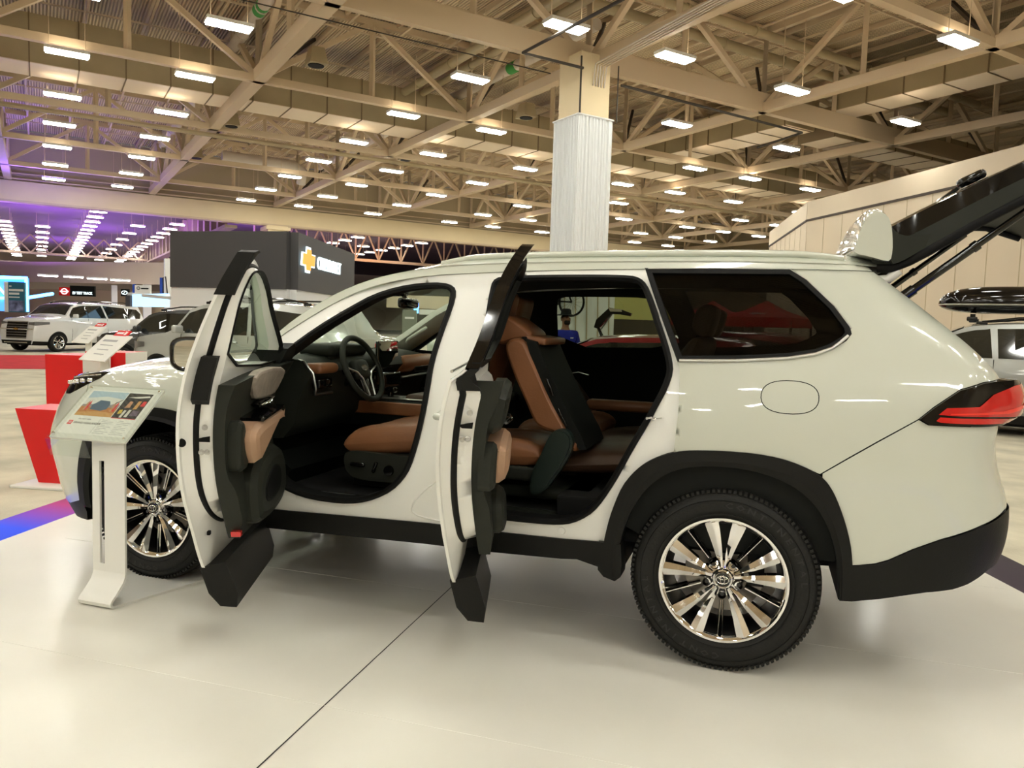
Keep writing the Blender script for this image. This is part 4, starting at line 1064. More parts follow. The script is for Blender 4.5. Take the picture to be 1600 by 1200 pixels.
# the other mirror outside the passenger window
mb = MB(); mb.rbox((-2.20,1.10,1.235), (.13,.22,.15), .05); mb.tube([(-2.24,.92,1.18),(-2.22,1.04,1.2)], .03, 8); part(mb, 'far_door_mirror', M['paint'], None, 60)
mb = MB(); mb.rbox((-2.135,1.10,1.235), (.012,.19,.125), .004); part(mb, 'far_mirror_glass', M['gloss_black'], None, 40)

# seats -----------------------------------------------------------------
def cushion(L, W, H, r, crown=.02, wings=.02):
    """padded block, length X, width Y, height Z, centred; soft edges and raised side wings"""
    mb = MB(); nu, nv = 15, 15
    def f(u, v, top):
        x = L/2*u; y = W/2*v
        ex_ = (1-abs(u)**6)*(1-abs(v)**6)
        h = H/2 * (ex_**.35 if ex_ > 0 else 0)
        z = h * (1 if top else -1)
        if top: z += (crown*(1-u*u) - .004 + wings*sstep(.55,.85,abs(v))*(1-abs(v)**10)) * ex_
        if top: z -= .006*(abs(abs(v)-.55) < .045)*ex_ 
        k = 1 - (0 if ex_ > 0 else 0)
        return (x*k, y*k, z)
    us = [-1,-.985,-.95,-.88,-.75,-.5,-.25,0,.25,.5,.75,.88,.95,.985,1]
    vs = [-1,-.985,-.95,-.88,-.75,-.62,-.55,-.48,-.25,0,.25,.48,.55,.62,.75,.88,.95,.985,1]
    mb.grid(lambda u, v: f(u, v, 1), us, vs); mb.grid(lambda u, v: f(u, v, 0), us, vs); return mb
def at(mb, loc, ry=0, rz=0, rx=0):
    return mb.xform(Matrix.Translation(loc) @ Matrix.Rotation(rad(rz),4,'Z') @ Matrix.Rotation(rad(ry),4,'Y') @ Matrix.Rotation(rad(rx),4,'X'))
def front_seat(y, name='front_seat', dx=0):
    r = empty(name, (dx,0,0), 0, SUV)
    part(at(cushion(.56,.53,.15,.05), (-1.69, y, .80), -7), 'seat_cushion', M['leather'], r, 70)
    part(at(cushion(.72,.52,.15,.05,wings=.035), (-1.335, y, 1.10), -72-90+90), 'seat_backrest', M['leather'], r, 70)
    part(at(cushion(.20,.28,.10,.05), (-1.20, y, 1.50), -75), 'headrest', M['leather'], r, 70)
    mb = MB(); sg = -1 if y < 0 else 1
    mb.prism(roundpoly([(-1.96,.705),(-1.93,.745),(-1.7,.735),(-1.45,.74),(-1.36,.80),(-1.33,.72),(-1.40,.64),(-1.55,.60),(-1.85,.585),(-1.94,.62)], 2), lambda x, z: (x, y + sg*.285, z), lambda x, z: (x, y + sg*.20, z)); part(mb, 'seat_side_panel', M['trim'], r, 40)
    mb = MB(); mb.rbox((-1.87, y+sg*.29, .672), (.085,.02,.022), .008); part(mb, 'seat_switch', M['gloss_black'], r, 40)
    mb = MB(); mb.rbox((-1.77, y+sg*.29, .665), (.018,.02,.06), .006, Matrix.Rotation(rad(20),3,'Y')); part(mb, 'seat_switch', M['gloss_black'], r, 40)
    mb = MB(); mb.lathe([(0,-.012),(.026,-.012),(.028,0)], (-1.69, y+sg*.285, .655), 'Y', 20); part(mb, 'lumbar_dial', M['gloss_black'], r, 40)
    mb = MB(); mb.box((-1.68,y,.63), (.5,.44,.16)); part(mb, 'seat_base', M['trim_dk'], r, 30)
    return r
front_seat(-.40); front_seat(.42, dx=-.16)
# second row chair tipped forward
def back_slab(prof_front, thick, y0, y1, m_f, m_b, name, parent):
    """upholstered slab between y0 and y1 following a side profile; front cover and back shell"""
    mb = MB(); n = len(prof_front); ys = [y0, y0+.008, y0+.03, y0+.08, (y0+y1)/2, y1-.08, y1-.03, y1-.008, y1]
    P = []
    for k, y in enumerate(ys):
        e = [.35,.75,.95,1,1.0,1,.95,.75,.35][k]
        cx = sum(p[0] for p in prof_front)/n; cz = sum(p[1] for p in prof_front)/n
        sh = [.02,.008,.002,0,0,0,.002,.008,.02][k]
        poly = offset(prof_front, -sh)
        P += [(x, y, z) for x, z in poly]
    mb.add(P, [(i*n+k, i*n+(k+1)%n, (i+1)*n+(k+1)%n, (i+1)*n+k) for i in range(len(ys)-1) for k in range(n)])
    mb.add(P[:n], [tuple(range(n))]); mb.add(P[-n:], [tuple(range(n))[::-1]])
    return part(mb, name, m_f, parent, 50)
S2 = empty('second_row_seat', (0,0,0), 0, SUV)
BK = roundpoly([(-1.095,1.30),(-1.085,1.345),(-1.045,1.365),(-.990,1.355),(-.955,1.29),(-.85,1.075),(-.775,.955),(-.725,.885),(-.70,.86),(-.715,.815),(-.76,.84),(-.82,.905),(-.90,.925),(-.935,.955),(-.985,1.06),(-1.05,1.19)], 1)
back_slab(BK, 0, -.665, -.22, M['leather'], None, 'seat_backrest', S2)
mb = MB(); slabp = [(-.985,1.358),(-.93,1.345),(-.88,1.24),(-.77,1.03),(-.69,.90),(-.665,.84),(-.70,.835),(-.775,.945),(-.86,1.07),(-.96,1.28)]
mb.prism(slabp, lambda x, z: (x, -.655, z), lambda x, z: (x, -.23, z)); part(mb, 'seat_back_shell', M['trim_dk'], S2, 30)
mb = MB(); mb.tube([(-.873,-.66,1.17),(-.850,-.665,1.125),(-.838,-.66,1.09)], .008, 8); part(mb, 'seat_release_lever', M['gloss_black'], S2, 50)
mb = MB(); mb.tube([(-.81,-.66,1.03),(-.785,-.665,.985),(-.765,-.66,.95)], .006, 8); part(mb, 'seat_release_lever', M['gloss_black'], S2, 50)
mb = MB(); HR = roundpoly([(-1.19,1.385),(-1.16,1.46),(-1.10,1.475),(-1.03,1.43),(-.965,1.385),(-.985,1.345),(-1.06,1.345),(-1.13,1.315),(-1.17,1.34)], 2)
back_slab(HR, 0, -.60, -.30, M['leather'], None, 'headrest', S2)
mb = MB(); mb.rbox((-.945,-.43,1.352), (.11,.40,.035), .012, Matrix.Rotation(rad(8),3,'Y')); part(mb, 'backrest_top_trim', M['leather'], S2, 40)
mb = MB(); mb.rbox((-1.0,-.62,1.355), (.03,.03,.025), .006); part(mb, 'release_button', M['black'], S2, 40)
part(at(cushion(.50,.50,.13,.04), (-1.14, -.42, .775), -3), 'seat_cushion', M['leather'], S2, 70)
mb = MB(); HG = roundpoly([(-.845,.885),(-.82,.925),(-.775,.94),(-.735,.92),(-.718,.87),(-.74,.80),(-.80,.70),(-.86,.62),(-.93,.60),(-.92,.72),(-.88,.80)], 2)
mb.prism(HG, lambda x, z: (x, -.70, z), lambda x, z: (x, -.64, z)); mb.prism(offset(HG, -.012), lambda x, z: (x, -.71, z), lambda x, z: (x, -.64, z)); part(mb, 'recliner_cover', M['trim_grn'] if 'trim_grn' in M else M['trim'], S2, 40)
mb = MB(); mb.rbox((-1.10,-.66,.70), (.46,.04,.07), .015); mb.rbox((-.93,-.42,.60), (.60,.42,.06), .02); part(mb, 'seat_rail_cover', M['trim'], S2, 40)
# far second row chair, upright
S3 = empty('second_row_seat', (0,0,0), 0, SUV)
part(at(cushion(.52,.48,.14,.04), (-1.02, .42, .80), -5), 'seat_cushion', M['leather'], S3, 70)
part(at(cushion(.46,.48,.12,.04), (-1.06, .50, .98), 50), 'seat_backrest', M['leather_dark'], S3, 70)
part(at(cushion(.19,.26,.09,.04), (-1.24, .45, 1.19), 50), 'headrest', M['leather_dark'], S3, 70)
# third row
S4 = empty('third_row_seat', (0,0,0), 0, SUV)
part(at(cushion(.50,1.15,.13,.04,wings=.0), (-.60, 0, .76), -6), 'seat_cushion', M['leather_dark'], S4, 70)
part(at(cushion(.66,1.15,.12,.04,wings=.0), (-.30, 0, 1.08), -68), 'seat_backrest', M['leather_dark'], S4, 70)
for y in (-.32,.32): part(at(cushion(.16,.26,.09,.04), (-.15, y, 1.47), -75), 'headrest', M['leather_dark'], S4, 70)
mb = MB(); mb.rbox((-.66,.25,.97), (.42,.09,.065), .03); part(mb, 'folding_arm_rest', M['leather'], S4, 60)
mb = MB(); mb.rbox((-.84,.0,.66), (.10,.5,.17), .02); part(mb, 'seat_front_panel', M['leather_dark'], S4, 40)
mb = MB(); mb.tube([(-1.09,.745,1.118),(-1.04,.74,1.128),(-.97,.74,1.112)], .007, 6, flat=.5); part(mb, 'far_door_pull', M['satin'], None, 50)
# ---------------------------------------------------------------- exhibition hall; its grid is turned 40.5 degrees from the car
CA, SA = math.cos(rad(-40.5)), math.sin(rad(-40.5))
def H(a, b, z): return Vector((a*CA - b*SA, a*SA + b*CA, z))
RH = Matrix.Rotation(rad(-40.5), 3, 'Z')
FZ = -.12
M['deck'] = mat('corrugated roof deck', (.36,.28,.18), .7)
def _deck():
    m = M['deck']; nt = m.node_tree; b = nt.nodes['Principled BSDF']
    tc = nt.nodes.new('ShaderNodeTexCoord'); mp = nt.nodes.new('ShaderNodeMapping'); mp.inputs['Rotation'].default_value = (0,0,rad(40.5))
    wv = nt.nodes.new('ShaderNodeTexWave'); wv.bands_direction = 'Y'; wv.inputs['Scale'].default_value = 2.6; wv.inputs['Distortion'].default_value = 0
    rp = nt.nodes.new('ShaderNodeValToRGB'); rp.color_ramp.elements[0].color = (.50,.38,.24,1); rp.color_ramp.elements[1].color = (.88,.72,.50,1)
    rp.color_ramp.elements[0].position = .25; rp.color_ramp.elements[1].position = .6
    bp = nt.nodes.new('ShaderNodeBump'); bp.inputs['Strength'].default_value = .8; bp.inputs['Distance'].default_value = .08
    nt.links.new(tc.outputs['Object'], mp.inputs['Vector']); nt.links.new(mp.outputs[0], wv.inputs['Vector']); nt.links.new(wv.outputs['Fac'], rp.inputs[0])
    nt.links.new(rp.outputs[0], b.inputs['Base Color']); nt.links.new(wv.outputs['Fac'], bp.inputs['Height']); nt.links.new(bp.outputs[0], b.inputs['Normal'])
_deck()
M['hall_floor'] = mat('grey beige hall carpet', (.50,.46,.35), .95, noise=(1.6,.22), bump=(40,.4))
M['beam'] = mat('cream painted concrete', (.80,.66,.42), .75, noise=(.4,.05))
M['wall_cream'] = mat('cream wall panel', (.64,.54,.40), .6, noise=(.3,.05))
M['wall_tan'] = mat('tan wall', (.42,.34,.22), .8)
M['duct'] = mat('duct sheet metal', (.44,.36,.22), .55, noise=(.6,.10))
M['duct_bot'] = mat('paler duct underside', (.86,.72,.56), .6)  # underside coloured paler than the duct sides
M['pipe'] = mat('pale pipe wrap', (.66,.58,.50), .6)
M['duct_joint'] = mat('brown duct joints', (.22,.16,.09), .7)
M['cable'] = mat('dark conduit', (.04,.03,.02), .6)
M['lamp'] = mat('high bay lamp diffuser', (.9,.9,.9), .5, emit=(.98,.975,.89), estr=36)
M['lamp_far'] = mat('far hall lamp diffuser', (.9,.9,.9), .5, emit=(1.0,.95,.88), estr=22)
M['ceiling_fill'] = mat('added ceiling fill glow', (.9,.9,.9), .5, emit=(1.0,.86,.66), estr=5)  # upward glow added on the lamp tops to brighten the ceiling
M['lamp_case'] = mat('lamp housing', (.75,.72,.66), .5)
M['drape'] = mat('white pleated cloth', (.80,.82,.82), .75)
M['yellow_tag'] = mat('yellow tag', (.75,.6,.02), .6)
M['green_tag'] = mat('green pipe label', (.05,.30,.06), .6)
def hbox(mb, a0, a1, b0, b1, z0, z1, m=0):
    return mb.box(H((a0+a1)/2, (b0+b1)/2, (z0+z1)/2), (abs(a1-a0), abs(b1-b0), abs(z1-z0)), RH, m)
A0, A1, B0, B1 = -57.5, 27.0, -62.0, 62.0
def struct(mb, name, m, parent=None, ang=30):
    o = mb.build(name, m, parent, ang)
    if parent is None: tag(o, kind='structure')
    return o
mb = MB(); mb.box(H(-50, 12, FZ-.05), (190, 110, .1), RH); struct(mb, 'floor', M['hall_floor'])
mb = MB(); hbox(mb, A0, A1, B0, B1, 13.15, 13.3); ceil = struct(mb, 'ceiling', M['deck'])
# steel joists under the deck
for i in range(34):
    b = -12 + i*2.1
    mb = MB(); hbox(mb, A0, A1, b-.05, b+.05, 12.95, 13.14); hbox(mb, A0, A1, b-.04, b+.04, 12.56, 12.62); struct(mb, 'ceiling_joist', M['truss'], ceil)
for i in range(18):
    a = -56 + i*4.2
    mb = MB(); hbox(mb, a-.04, a+.04, -12, 58, 12.54, 12.60); struct(mb, 'ceiling_purlin', M['truss'], ceil)
# walls that close the hall
mb = MB(); hbox(mb, A1, A1+.3, B0, B1, FZ, 13.2); struct(mb, 'wall_right', M['wall_cream'])
mb = MB(); hbox(mb, A0-90, A1, B0-.3, B0, FZ, 13.2); struct(mb, 'wall_front', M['wall_cream'])
mb = MB(); hbox(mb, A0-90, A1, B1, B1+.3, FZ, 13.2); struct(mb, 'wall_back', M['wall_tan'])
mb = MB(); hbox(mb, A0-90.3, A0-90, B0, B1, FZ, 13.2); struct(mb, 'wall_left', M['wall_cream'])
# header beam between the two halls, on columns
mb = MB(); hbox(mb, A0-.8, A0, B0, B1, 8.63, 9.85); hbox(mb, A0-.8, A0-.3, B0, B1, 9.85, 13.15, 0)
hd = struct(mb, 'beam_header', M['beam'])
mb = MB(); hbox(mb, A0-.82, A0-.28, B0, B1, 9.9, 13.14); struct(mb, 'wall_upper', M['wall_tan'])
mb = MB(); hbox(mb, A0-.85, A0+.03, B0, B1, 8.50, 8.63); struct(mb, 'trim_1', M['truss'], None)
mb = MB(); hbox(mb, A0+.0, A0+.10, B0, B1, 9.95, 10.03); hbox(mb, A0+.0, A0+.15, B0, B1, 10.3, 10.36); struct(mb, 'trim_2', M['truss'])
def column(a, b, s, z0, z1, label, m):
    mb = MB(); mb.box(H(a, b, (z0+z1)/2), (s, s, z1-z0), RH); mb.box(H(a, b, z1-.2), (s+.35, s+.35, .25), RH); o = mb.build('column', m, None, 30); tag(o, kind='structure'); o.name = 'column'; return o
column(-57.9, 12.4, 1.5, FZ, 8.5, '', M['beam']); column(-57.9, 38.2, 1.5, FZ, 8.5, '', M['beam']); column(-57.9, -13, 1.5, FZ, 8.5, '', M['beam'])
# the near column: concrete shaft with a pleated white drape
mb = MB(); mb.box(H(-17.9, 12.0, 5.0), (1.16,1.16,10.2), RH); col = mb.build('column', M['beam'], None, 30); tag(col, kind='structure')
mb = MB()
def pleat(u, z):
    # u 0..4 round the square
    s = .68; k = int(u) % 4; t = (u - int(u))*2 - 1
    rip = .030*math.sin(u*47 + .8*math.sin(u*9)) + .016*math.sin(u*113+1.3)
    rip *= (1 - abs(t)**12)
    rr = s + rip + .01*math.sin(z*.7+u*3) * (1-abs(t)**8)
    P = {0: (t*s, -rr), 1: (rr, t*s), 2: (-t*s, rr), 3: (-rr, -t*s)}[k]
    return H(-17.9+P[0], 12.0+P[1], z)
N = 640; zs = [FZ+.02, 1.5, 3, 4.5, 6, 7, 8.02, 8.12]
mb.grid(lambda u, z: pleat(u, z), [4*i/N for i in range(N)], zs, close_u=True)
o = mb.build('column_drape', M['drape'], None, 60); tag(o, 'white pleated cloth wrapped round the concrete column behind the suv', 'drape')
mb = MB(); s = .70
for P0, P1 in (((-s,-s),(s,-s)),((s,-s),(s,s)),((s,s),(-s,s)),((-s,s),(-s,-s))): mb.tube([H(-17.9+P0[0],12+P0[1],8.12), H(-17.9+P1[0],12+P1[1],8.12)], .03, 6)
mb.build('drape_rail', M['white'], o, 30)
# fittings on the column
mb = MB(); mb.tube([H(-17.25,11.38,9.9), H(-17.25,11.38,8.1)], .03, 6); mb.tube([H(-17.30,12.9,9.9), H(-17.30,12.9,8.1)], .022, 6); mb.build('conduit', M['cable'], col, 30)

# roof trusses ----------------------------------------------------------
GA = [-51.6, -43.2, -34.9, -26.4, -18.15, -9.7, -1.2, 7.3]       # lines running along b
GB = [-4.8, 3.7, 12.3, 20.7, 29.2, 37.7, 46.2, 54.7]             # lines running along a
def bar_mesh(name, L, w, m):
    mb = MB(); mb.box((0,0,L/2), (w,w,L)); me_o = mb.build(name, m, None, 30); me = me_o.data; bpy.data.objects.remove(me_o); return me
Ld = math.hypot(4.2, 2.9)
ME_V, ME_D, ME_DK = bar_mesh('truss_post', 2.9, .17, M['truss']), bar_mesh('truss_brace', Ld, .19, M['truss']), bar_mesh('truss_brace_dark', Ld, .12, M['truss_dk'])
def place_bar(me, name, p, q, parent):
    o = bpy.data.objects.new(name, me); COL.objects.link(o); o.parent = parent
    d = (q - p).normalized(); o.matrix_basis = Matrix.Translation(p) @ d.to_track_quat('Z', 'Y').to_matrix().to_4x4(); return o
def girder(P, nodes, along, wide, label, grp):
    """P(u) -> world xy at bottom chord; nodes: positions of grid crossings"""
    u0, u1 = nodes[0], nodes[-1]
    base = P((u0+u1)/2)
    r = empty('roof_truss', (base.x, base.y, 10.0)); Mi = Matrix.Translation(-Vector((base.x, base.y, 10.0)))
    tag(r, label, 'truss', grp)
    def pt(u, z): q = P(u); return Vector((q.x - base.x, q.y - base.y, z - 10.0))
    hh = .72 if grp.endswith('right') and abs(nodes[0]+13.2) < .01 and abs(P(0).x - H(-18.15,0,0).x) < .01 else wide
    mb = MB(); mb.bar(pt(u0,9.9+hh/2), pt(u1,9.9+hh/2), wide, hh); mb.build('bottom_chord', M['truss'], r, 30)
    mb = MB(); mb.bar(pt(u0,12.95), pt(u1,12.95), .2, .25); mb.build('top_chord', M['truss'], r, 30)
    for n0 in nodes:
        place_bar(ME_V, 'truss_post', pt(n0,10.05), pt(n0,12.95), r)
    for n0, n1 in zip(nodes, nodes[1:]):
        m = (n0+n1)/2
        place_bar(ME_D, 'diagonal_brace', pt(n0,10.05), pt(m,12.95), r)
        place_bar(ME_D, 'diagonal_brace', pt(n1,10.05), pt(m,12.95), r)
        place_bar(ME_V, 'truss_post', pt(m,10.05), pt(m,12.95), r)
    return r
LBA = ['nearest long roof truss crossing upper left over the white suv', 'long roof truss resting on the draped column', 'long roof truss passing behind the draped column', 'roof truss over the right part of the hall, third beyond the front door', 'fourth long roof truss behind the column', 'fifth long roof truss, low over the far booths', 'sixth long roof truss near the far wall', 'farthest long roof truss at the back wall']
gB_n = [-60.0+2.5, -51.6, -43.2, -34.9, -26.4, -18.15, -9.7, -1.2, 7.3]
for i, b in enumerate(GB):
    girder(lambda u, b=b: H(u, b, 0), gB_n, 'a', .34 if i > 1 else .42, 'beige painted steel roof truss running away to the left over the hall', 'roof trusses running to the left')
for i, a in enumerate(GA):
    girder(lambda u, a=a: H(a, u, 0), [-13.2] + GB, 'b', .26, 'beige painted steel roof truss running away to the right over the hall', 'roof trusses running to the right')
# cross braces in dark steel hanging by the nodes
for a in GA:
    for b in GB[1:6]:
        if (a, b) in ((-26.4,3.7),(-18.15,12.3)): pass
        o = bpy.data.objects.new('cross_brace', ME_DK); COL.objects.link(o); o.parent = ceil
        p = H(a, b, 10.1); q = H(a-3.0, b+2.9, 12.9); d = (q-p).normalized(); o.matrix_basis = Matrix.Translation(p) @ d.to_track_quat('Z','Y').to_matrix().to_4x4()
# rectangular ducts
def duct(name, a0, a1, b0, b1, z0, z1, along, label):
    mb = MB(); hbox(mb, a0, a1, b0, b1, z0, z1, 0)
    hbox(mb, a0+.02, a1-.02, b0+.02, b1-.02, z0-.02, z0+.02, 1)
    L = (b1-b0) if along == 'b' else (a1-a0); n = int(L/1.55)
    for i in range(n+1):
        if along == 'b': bb = b0 + i*1.55; hbox(mb, a0-.03, a1+.03, bb-.022, bb+.022, z0-.045, z1+.03, 2)
        else: aa = a0 + i*1.55; hbox(mb, aa-.022, aa+.022, b0-.03, b1+.03, z0-.045, z1+.03, 2)
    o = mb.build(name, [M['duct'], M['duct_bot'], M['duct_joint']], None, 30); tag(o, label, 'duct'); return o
d1 = duct('air_duct', -32.25, -30.35, -8, 56, 10.3, 12.0, 'b', 'long rectangular air duct crossing the ceiling from upper left to the draped column')
d2 = duct('air_duct', -18.3, 8, 25.05, 26.6, 10.75, 12.05, 'a', 'rectangular air duct rising to the upper right corner of the ceiling')
d3 = duct('air_duct', -30.2, -20.8, 25.3, 27.2, 10.75, 12.1, 'a', 'rectangular air duct with pale pinkish underside just right of the draped column')
d4 = duct('air_duct', -21.8, -19.9, 27.4, 41, 10.4, 11.7, 'b', 'rectangular air duct going away above the rear of the suv')
d5 = duct('air_duct', -30.2, -5, 43.2, 44.8, 9.9, 11.1, 'a', 'farthest rectangular air duct low behind the roof trusses')
# round pipes with hangers
def pipe(pts, r, m, label, rings=True):
    mb = MB(); P = [H(*q) for q in pts]; mb.tube(P, r, 14)
    if rings:
        for A_, B_ in zip(P, P[1:]):
            L = (B_-A_).length; k = int(L/3)
            for i in range(k):
                c = A_.lerp(B_, (i+.5)/max(1,k)); d = (B_-A_).normalized(); mb.tube([c-d*.05, c+d*.05], r+.03, 14)
    o = mb.build('round_pipe', m, None, 50); tag(o, label, 'pipe'); return o
p1 = pipe([(10,3.52,12.29),(-52,3.7,12.29)], .22, M['pipe'], 'pale round pipe beside the nearest long truss at upper left')
mb = MB(); mb.tube([H(-25.4,3.62,12.29), H(-26.1,3.62,12.29)], .235, 14); mb.build('pipe_label', M['green_tag'], p1, 50)
p2 = pipe([(-20,14.0,12.29),(-52,14.0,12.29)], .22, M['pipe'], 'pale round pipe left of the draped column with a green label')
mb = MB(); mb.tube([H(-25.4,14.0,12.29), H(-26.0,14.0,12.29)], .235, 14); mb.build('pipe_label', M['green_tag'], p2, 50)
pipe([(10,11.0,11.8),(-30.2,11.0,11.8)], .18, M['duct'], 'tan round pipe crossing high above, left of the column top')
pipe([(10,11.9,11.9),(-30.2,11.9,11.9)], .14, M['duct'], 'thinner tan pipe beside the one left of the column top')
pipe([(-17.2,4,12.3),(-17.2,34,12.3)], .16, M['duct'], 'tan round pipe high above the right of the column')
pipe([(-18.7,4,12.30),(-18.7,34,12.30)], .19, M['duct'], 'thicker tan pipe behind its twin above the right of the column')
pipe([(-10.0,16,12.35),(-10.0,42,12.35)], .16, M['duct'], 'tan round pipe near the upper right corner of the ceiling')
pipe([(-45,6,10.8),(-45,10.2,10.8),(-45.6,10.9,10.6),(-46,10.9,9.9)], .28, M['pipe'], 'pale pipe with an elbow turning down over the dark booth')
# thin conduits and strut rails
def thin(pts, r, m, label):
    mb = MB(); mb.tube([H(*q) for q in pts], r, 6); o = mb.build('conduit_rail', m, None, 50); tag(o, label, 'conduit'); return o
thin([(-27.25,-8,10.2),(-27.25,40,10.2)], .09, M['truss'], 'beige strut rail carrying the second row of ceiling lamps')
thin([(-35.3,-8,9.75),(-35.3,40,9.75)], .11, M['duct'], 'perforated cable tray crossing at the left behind the large duct')
thin([(-18.4,-8,9.58),(-18.4,11,9.58)], .018, M['cable'], 'dark conduit under the near truss left of the column')
thin([(-16.9,11.2,9.4),(-16.9,9,9.4),(4,9,9.4)], .045, M['cable'], 'black square conduit run rising right from the column top')
thin([(-17.0,12.8,9.2),(-17.3,21.8,9.2),(-17.3,22.0,9.2),(-20.0,22.6,9.2)], .045, M['cable'], 'black conduit run bending back right of the column')
for k in range(5): thin([(-17.3+.0,11.9+.11*k,9.1),(-17.2,11.9+.11*k,9.75),(-12,11.7+.11*k,9.95),(6,11.5+.11*k,9.95)], .022, M['pipe'], ['lowest','second lowest','middle','second highest','highest'][k] + ' of five thin conduits fanning from the column top')
for k in range(8):
    b = 6 + k*3.1
    if 11 < b < 13: continue
# loudspeakers hanging on the trusses
for (a, b), lb in zip([(-23.5,4.9),(-34,4.3),(-42.5,4.2),(-24.6,14.0),(-35.5,13.4)], ['black faced loudspeaker on the nearest long truss','smaller loudspeaker lower along the nearest long truss','loudspeaker far along the nearest long truss','loudspeaker under the column truss, nearest the drape','second loudspeaker along the column truss']):
    mb = MB(); mb.box(H(a,b,10.25), (.75,.6,.55), RH, taper=1.25 if False else .7); o = mb.build('loudspeaker', M['duct'], None, 30); tag(o, lb, 'loudspeaker')
    mb = MB(); mb.lathe([(0,-.02),(.26,-.02),(.28,.02)], H(a,b,9.97), 'Z', 18); mb.build('speaker_grille', M['black'], o, 30)

P2_ = H(-22.15,28.97,0); _d = (H(-4.52,22.49,0) - P2_).normalized(); PN_ = Vector((-_d.y, _d.x, 0))
# ceiling lamps ----------------------------------------------------------
LA = [-53.3,-47.8,-42.3,-36.9,-31.7,-26.05,-20.5,-15.0,-9.5,-4.0,1.5,7.0,12.5,18.0,23.5]
LBs = [-2.3,1.5,9.2,13.2,18.5,25.0,29.0,33.9,40.3,44.3,48.5]
mb = MB(); mb.box((0,0,.06), (.50,1.26,.10)); L0 = mb.build('high_bay_lamp', M['lamp_case'], None, 30)
mb = MB(); mb.box((0,0,-.01), (.44,1.18,.05)); L0d = mb.build('lamp_diffuser', M['lamp'], L0, 30)
mb = MB(); mb.box((0,0,.118), (.30,1.0,.02)); L0u = mb.build('added_ceiling_glow', M['ceiling_fill'], L0, 30)
mb = MB()
for y in (-.5,.5): mb.tube([(0,y,.1),(0,y,2.4)], .012, 5)
L0r = mb.build('hanger_rods', M['truss'], L0, 30)
used = []
def put_lamp(a, b, z=9.6, group='high bay lamps of the main hall', lab='bright rectangular high bay lamp hanging from the main hall roof', m=None):
    o = L0 if not used else L0.copy()
    if used:
        COL.objects.link(o)
        for c in (L0d, L0r, L0u):
            d = c.copy(); COL.objects.link(d); d.parent = o
            if m and c is L0d: d.data = m
            if c is L0r and (a == -31.7 or (a == -20.5 and b > 24) or 24.5 < b < 27.5 or 43 < b < 45): d.scale = (1,1,.12)
    used.append(o); p = H(a, b, z); o.location = p; o.rotation_euler = (0,0,rad(-40.5)); tag(o, lab, 'lamp', group)
    return o
skip = {(-31.7,1.5)}
for a in LA:
    for b in LBs + [-7.5,-13.5,-19.0,-24.5,-30.0,-36.5,-42.0,-47.5,-53.0,-58.0]:
        if b < -5 and (a < -16 or a > 18): continue
        if a > 3 and b > 20: continue
        if (H(a,b,0)-P2_).dot(PN_) > -1.2 and a > -24: continue
        if b > 30 and a > -4: continue
        if abs(a+18) < 2.6 and abs(b-12) < 1.6: continue
        put_lamp(a, b)
far_me = L0d.data.copy(); far_me.materials.clear(); far_me.materials.append(M['lamp_far'])
rows = {1.0: (-68.5,-137,4.1), -2.8: (-85,-134,6.5), -5.9: (-83,-137,4.2), 4.7: (-77,-137,7.8), 7.5: (-72.8,-136,4.6), 4.1: (-69.9,-69,9), 23.4: (-69.9,-90,3.7), 30.2: (-69.9,-92,3.6), 27.0: (-78,-90,8)}
for b, (a0, a1, st) in rows.items():
    a = a0
    while a > a1: put_lamp(a, b, 9.6, 'lamps of the far hall', 'small bright lamp in the rows of the far hall ceiling', far_me); a -= st
# far hall ceiling, dark purple lit deck and folded beams at its edge
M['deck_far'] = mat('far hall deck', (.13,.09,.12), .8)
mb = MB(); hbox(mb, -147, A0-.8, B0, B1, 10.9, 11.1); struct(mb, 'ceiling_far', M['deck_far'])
mb = MB()
for k in range(26): b = 12.2; a = -62-2.9*k; hbox(mb, a-.35, a+.35, 8.9, 9.6, 8.4, 10.8)
hbox(mb, -140, A0-1, 8.8, 9.7, 8.2, 8.4); struct(mb, 'beam_far', M['wall_tan'])
for a, z1 in ((-128, 8.5),(-60.5,0)):
    if z1: mb = MB(); hbox(mb, a-.5, a, B0, 12, 6.9, z1); struct(mb, 'beam_far_cross', M['wall_cream'])
mb = MB()
for k in range(22):
    b = -14+2*k
    mb.bar(H(-110,b,8.7), H(-110,b+2,10.9), .16, .16); mb.bar(H(-110,b+2,10.9), H(-110,b+4,8.7), .16, .16)
mb.bar(H(-110,-16,8.65), H(-110,34,8.65), .25, .25)
o = mb.build('roof_truss', M['truss'], None, 30); tag(o, 'pale zigzag truss crossing the far hall above the small booths', 'truss')
mb = MB()
for k in range(14):
    b = 15+2.6*k
    mb.bar(H(-76,b,8.0), H(-76,b+1.3,10.9), .14, .14); mb.bar(H(-76,b+1.3,10.9), H(-76,b+2.6,8.0), .14, .14); mb.bar(H(-76,b,8.0), H(-76,b,10.9), .14, .14)
mb.bar(H(-76,13,7.95), H(-76,52,7.95), .28, .28)
o = mb.build('roof_truss', M['truss'], None, 30); tag(o, 'pale zigzag truss seen under the header beam right of the dark booth', 'truss')
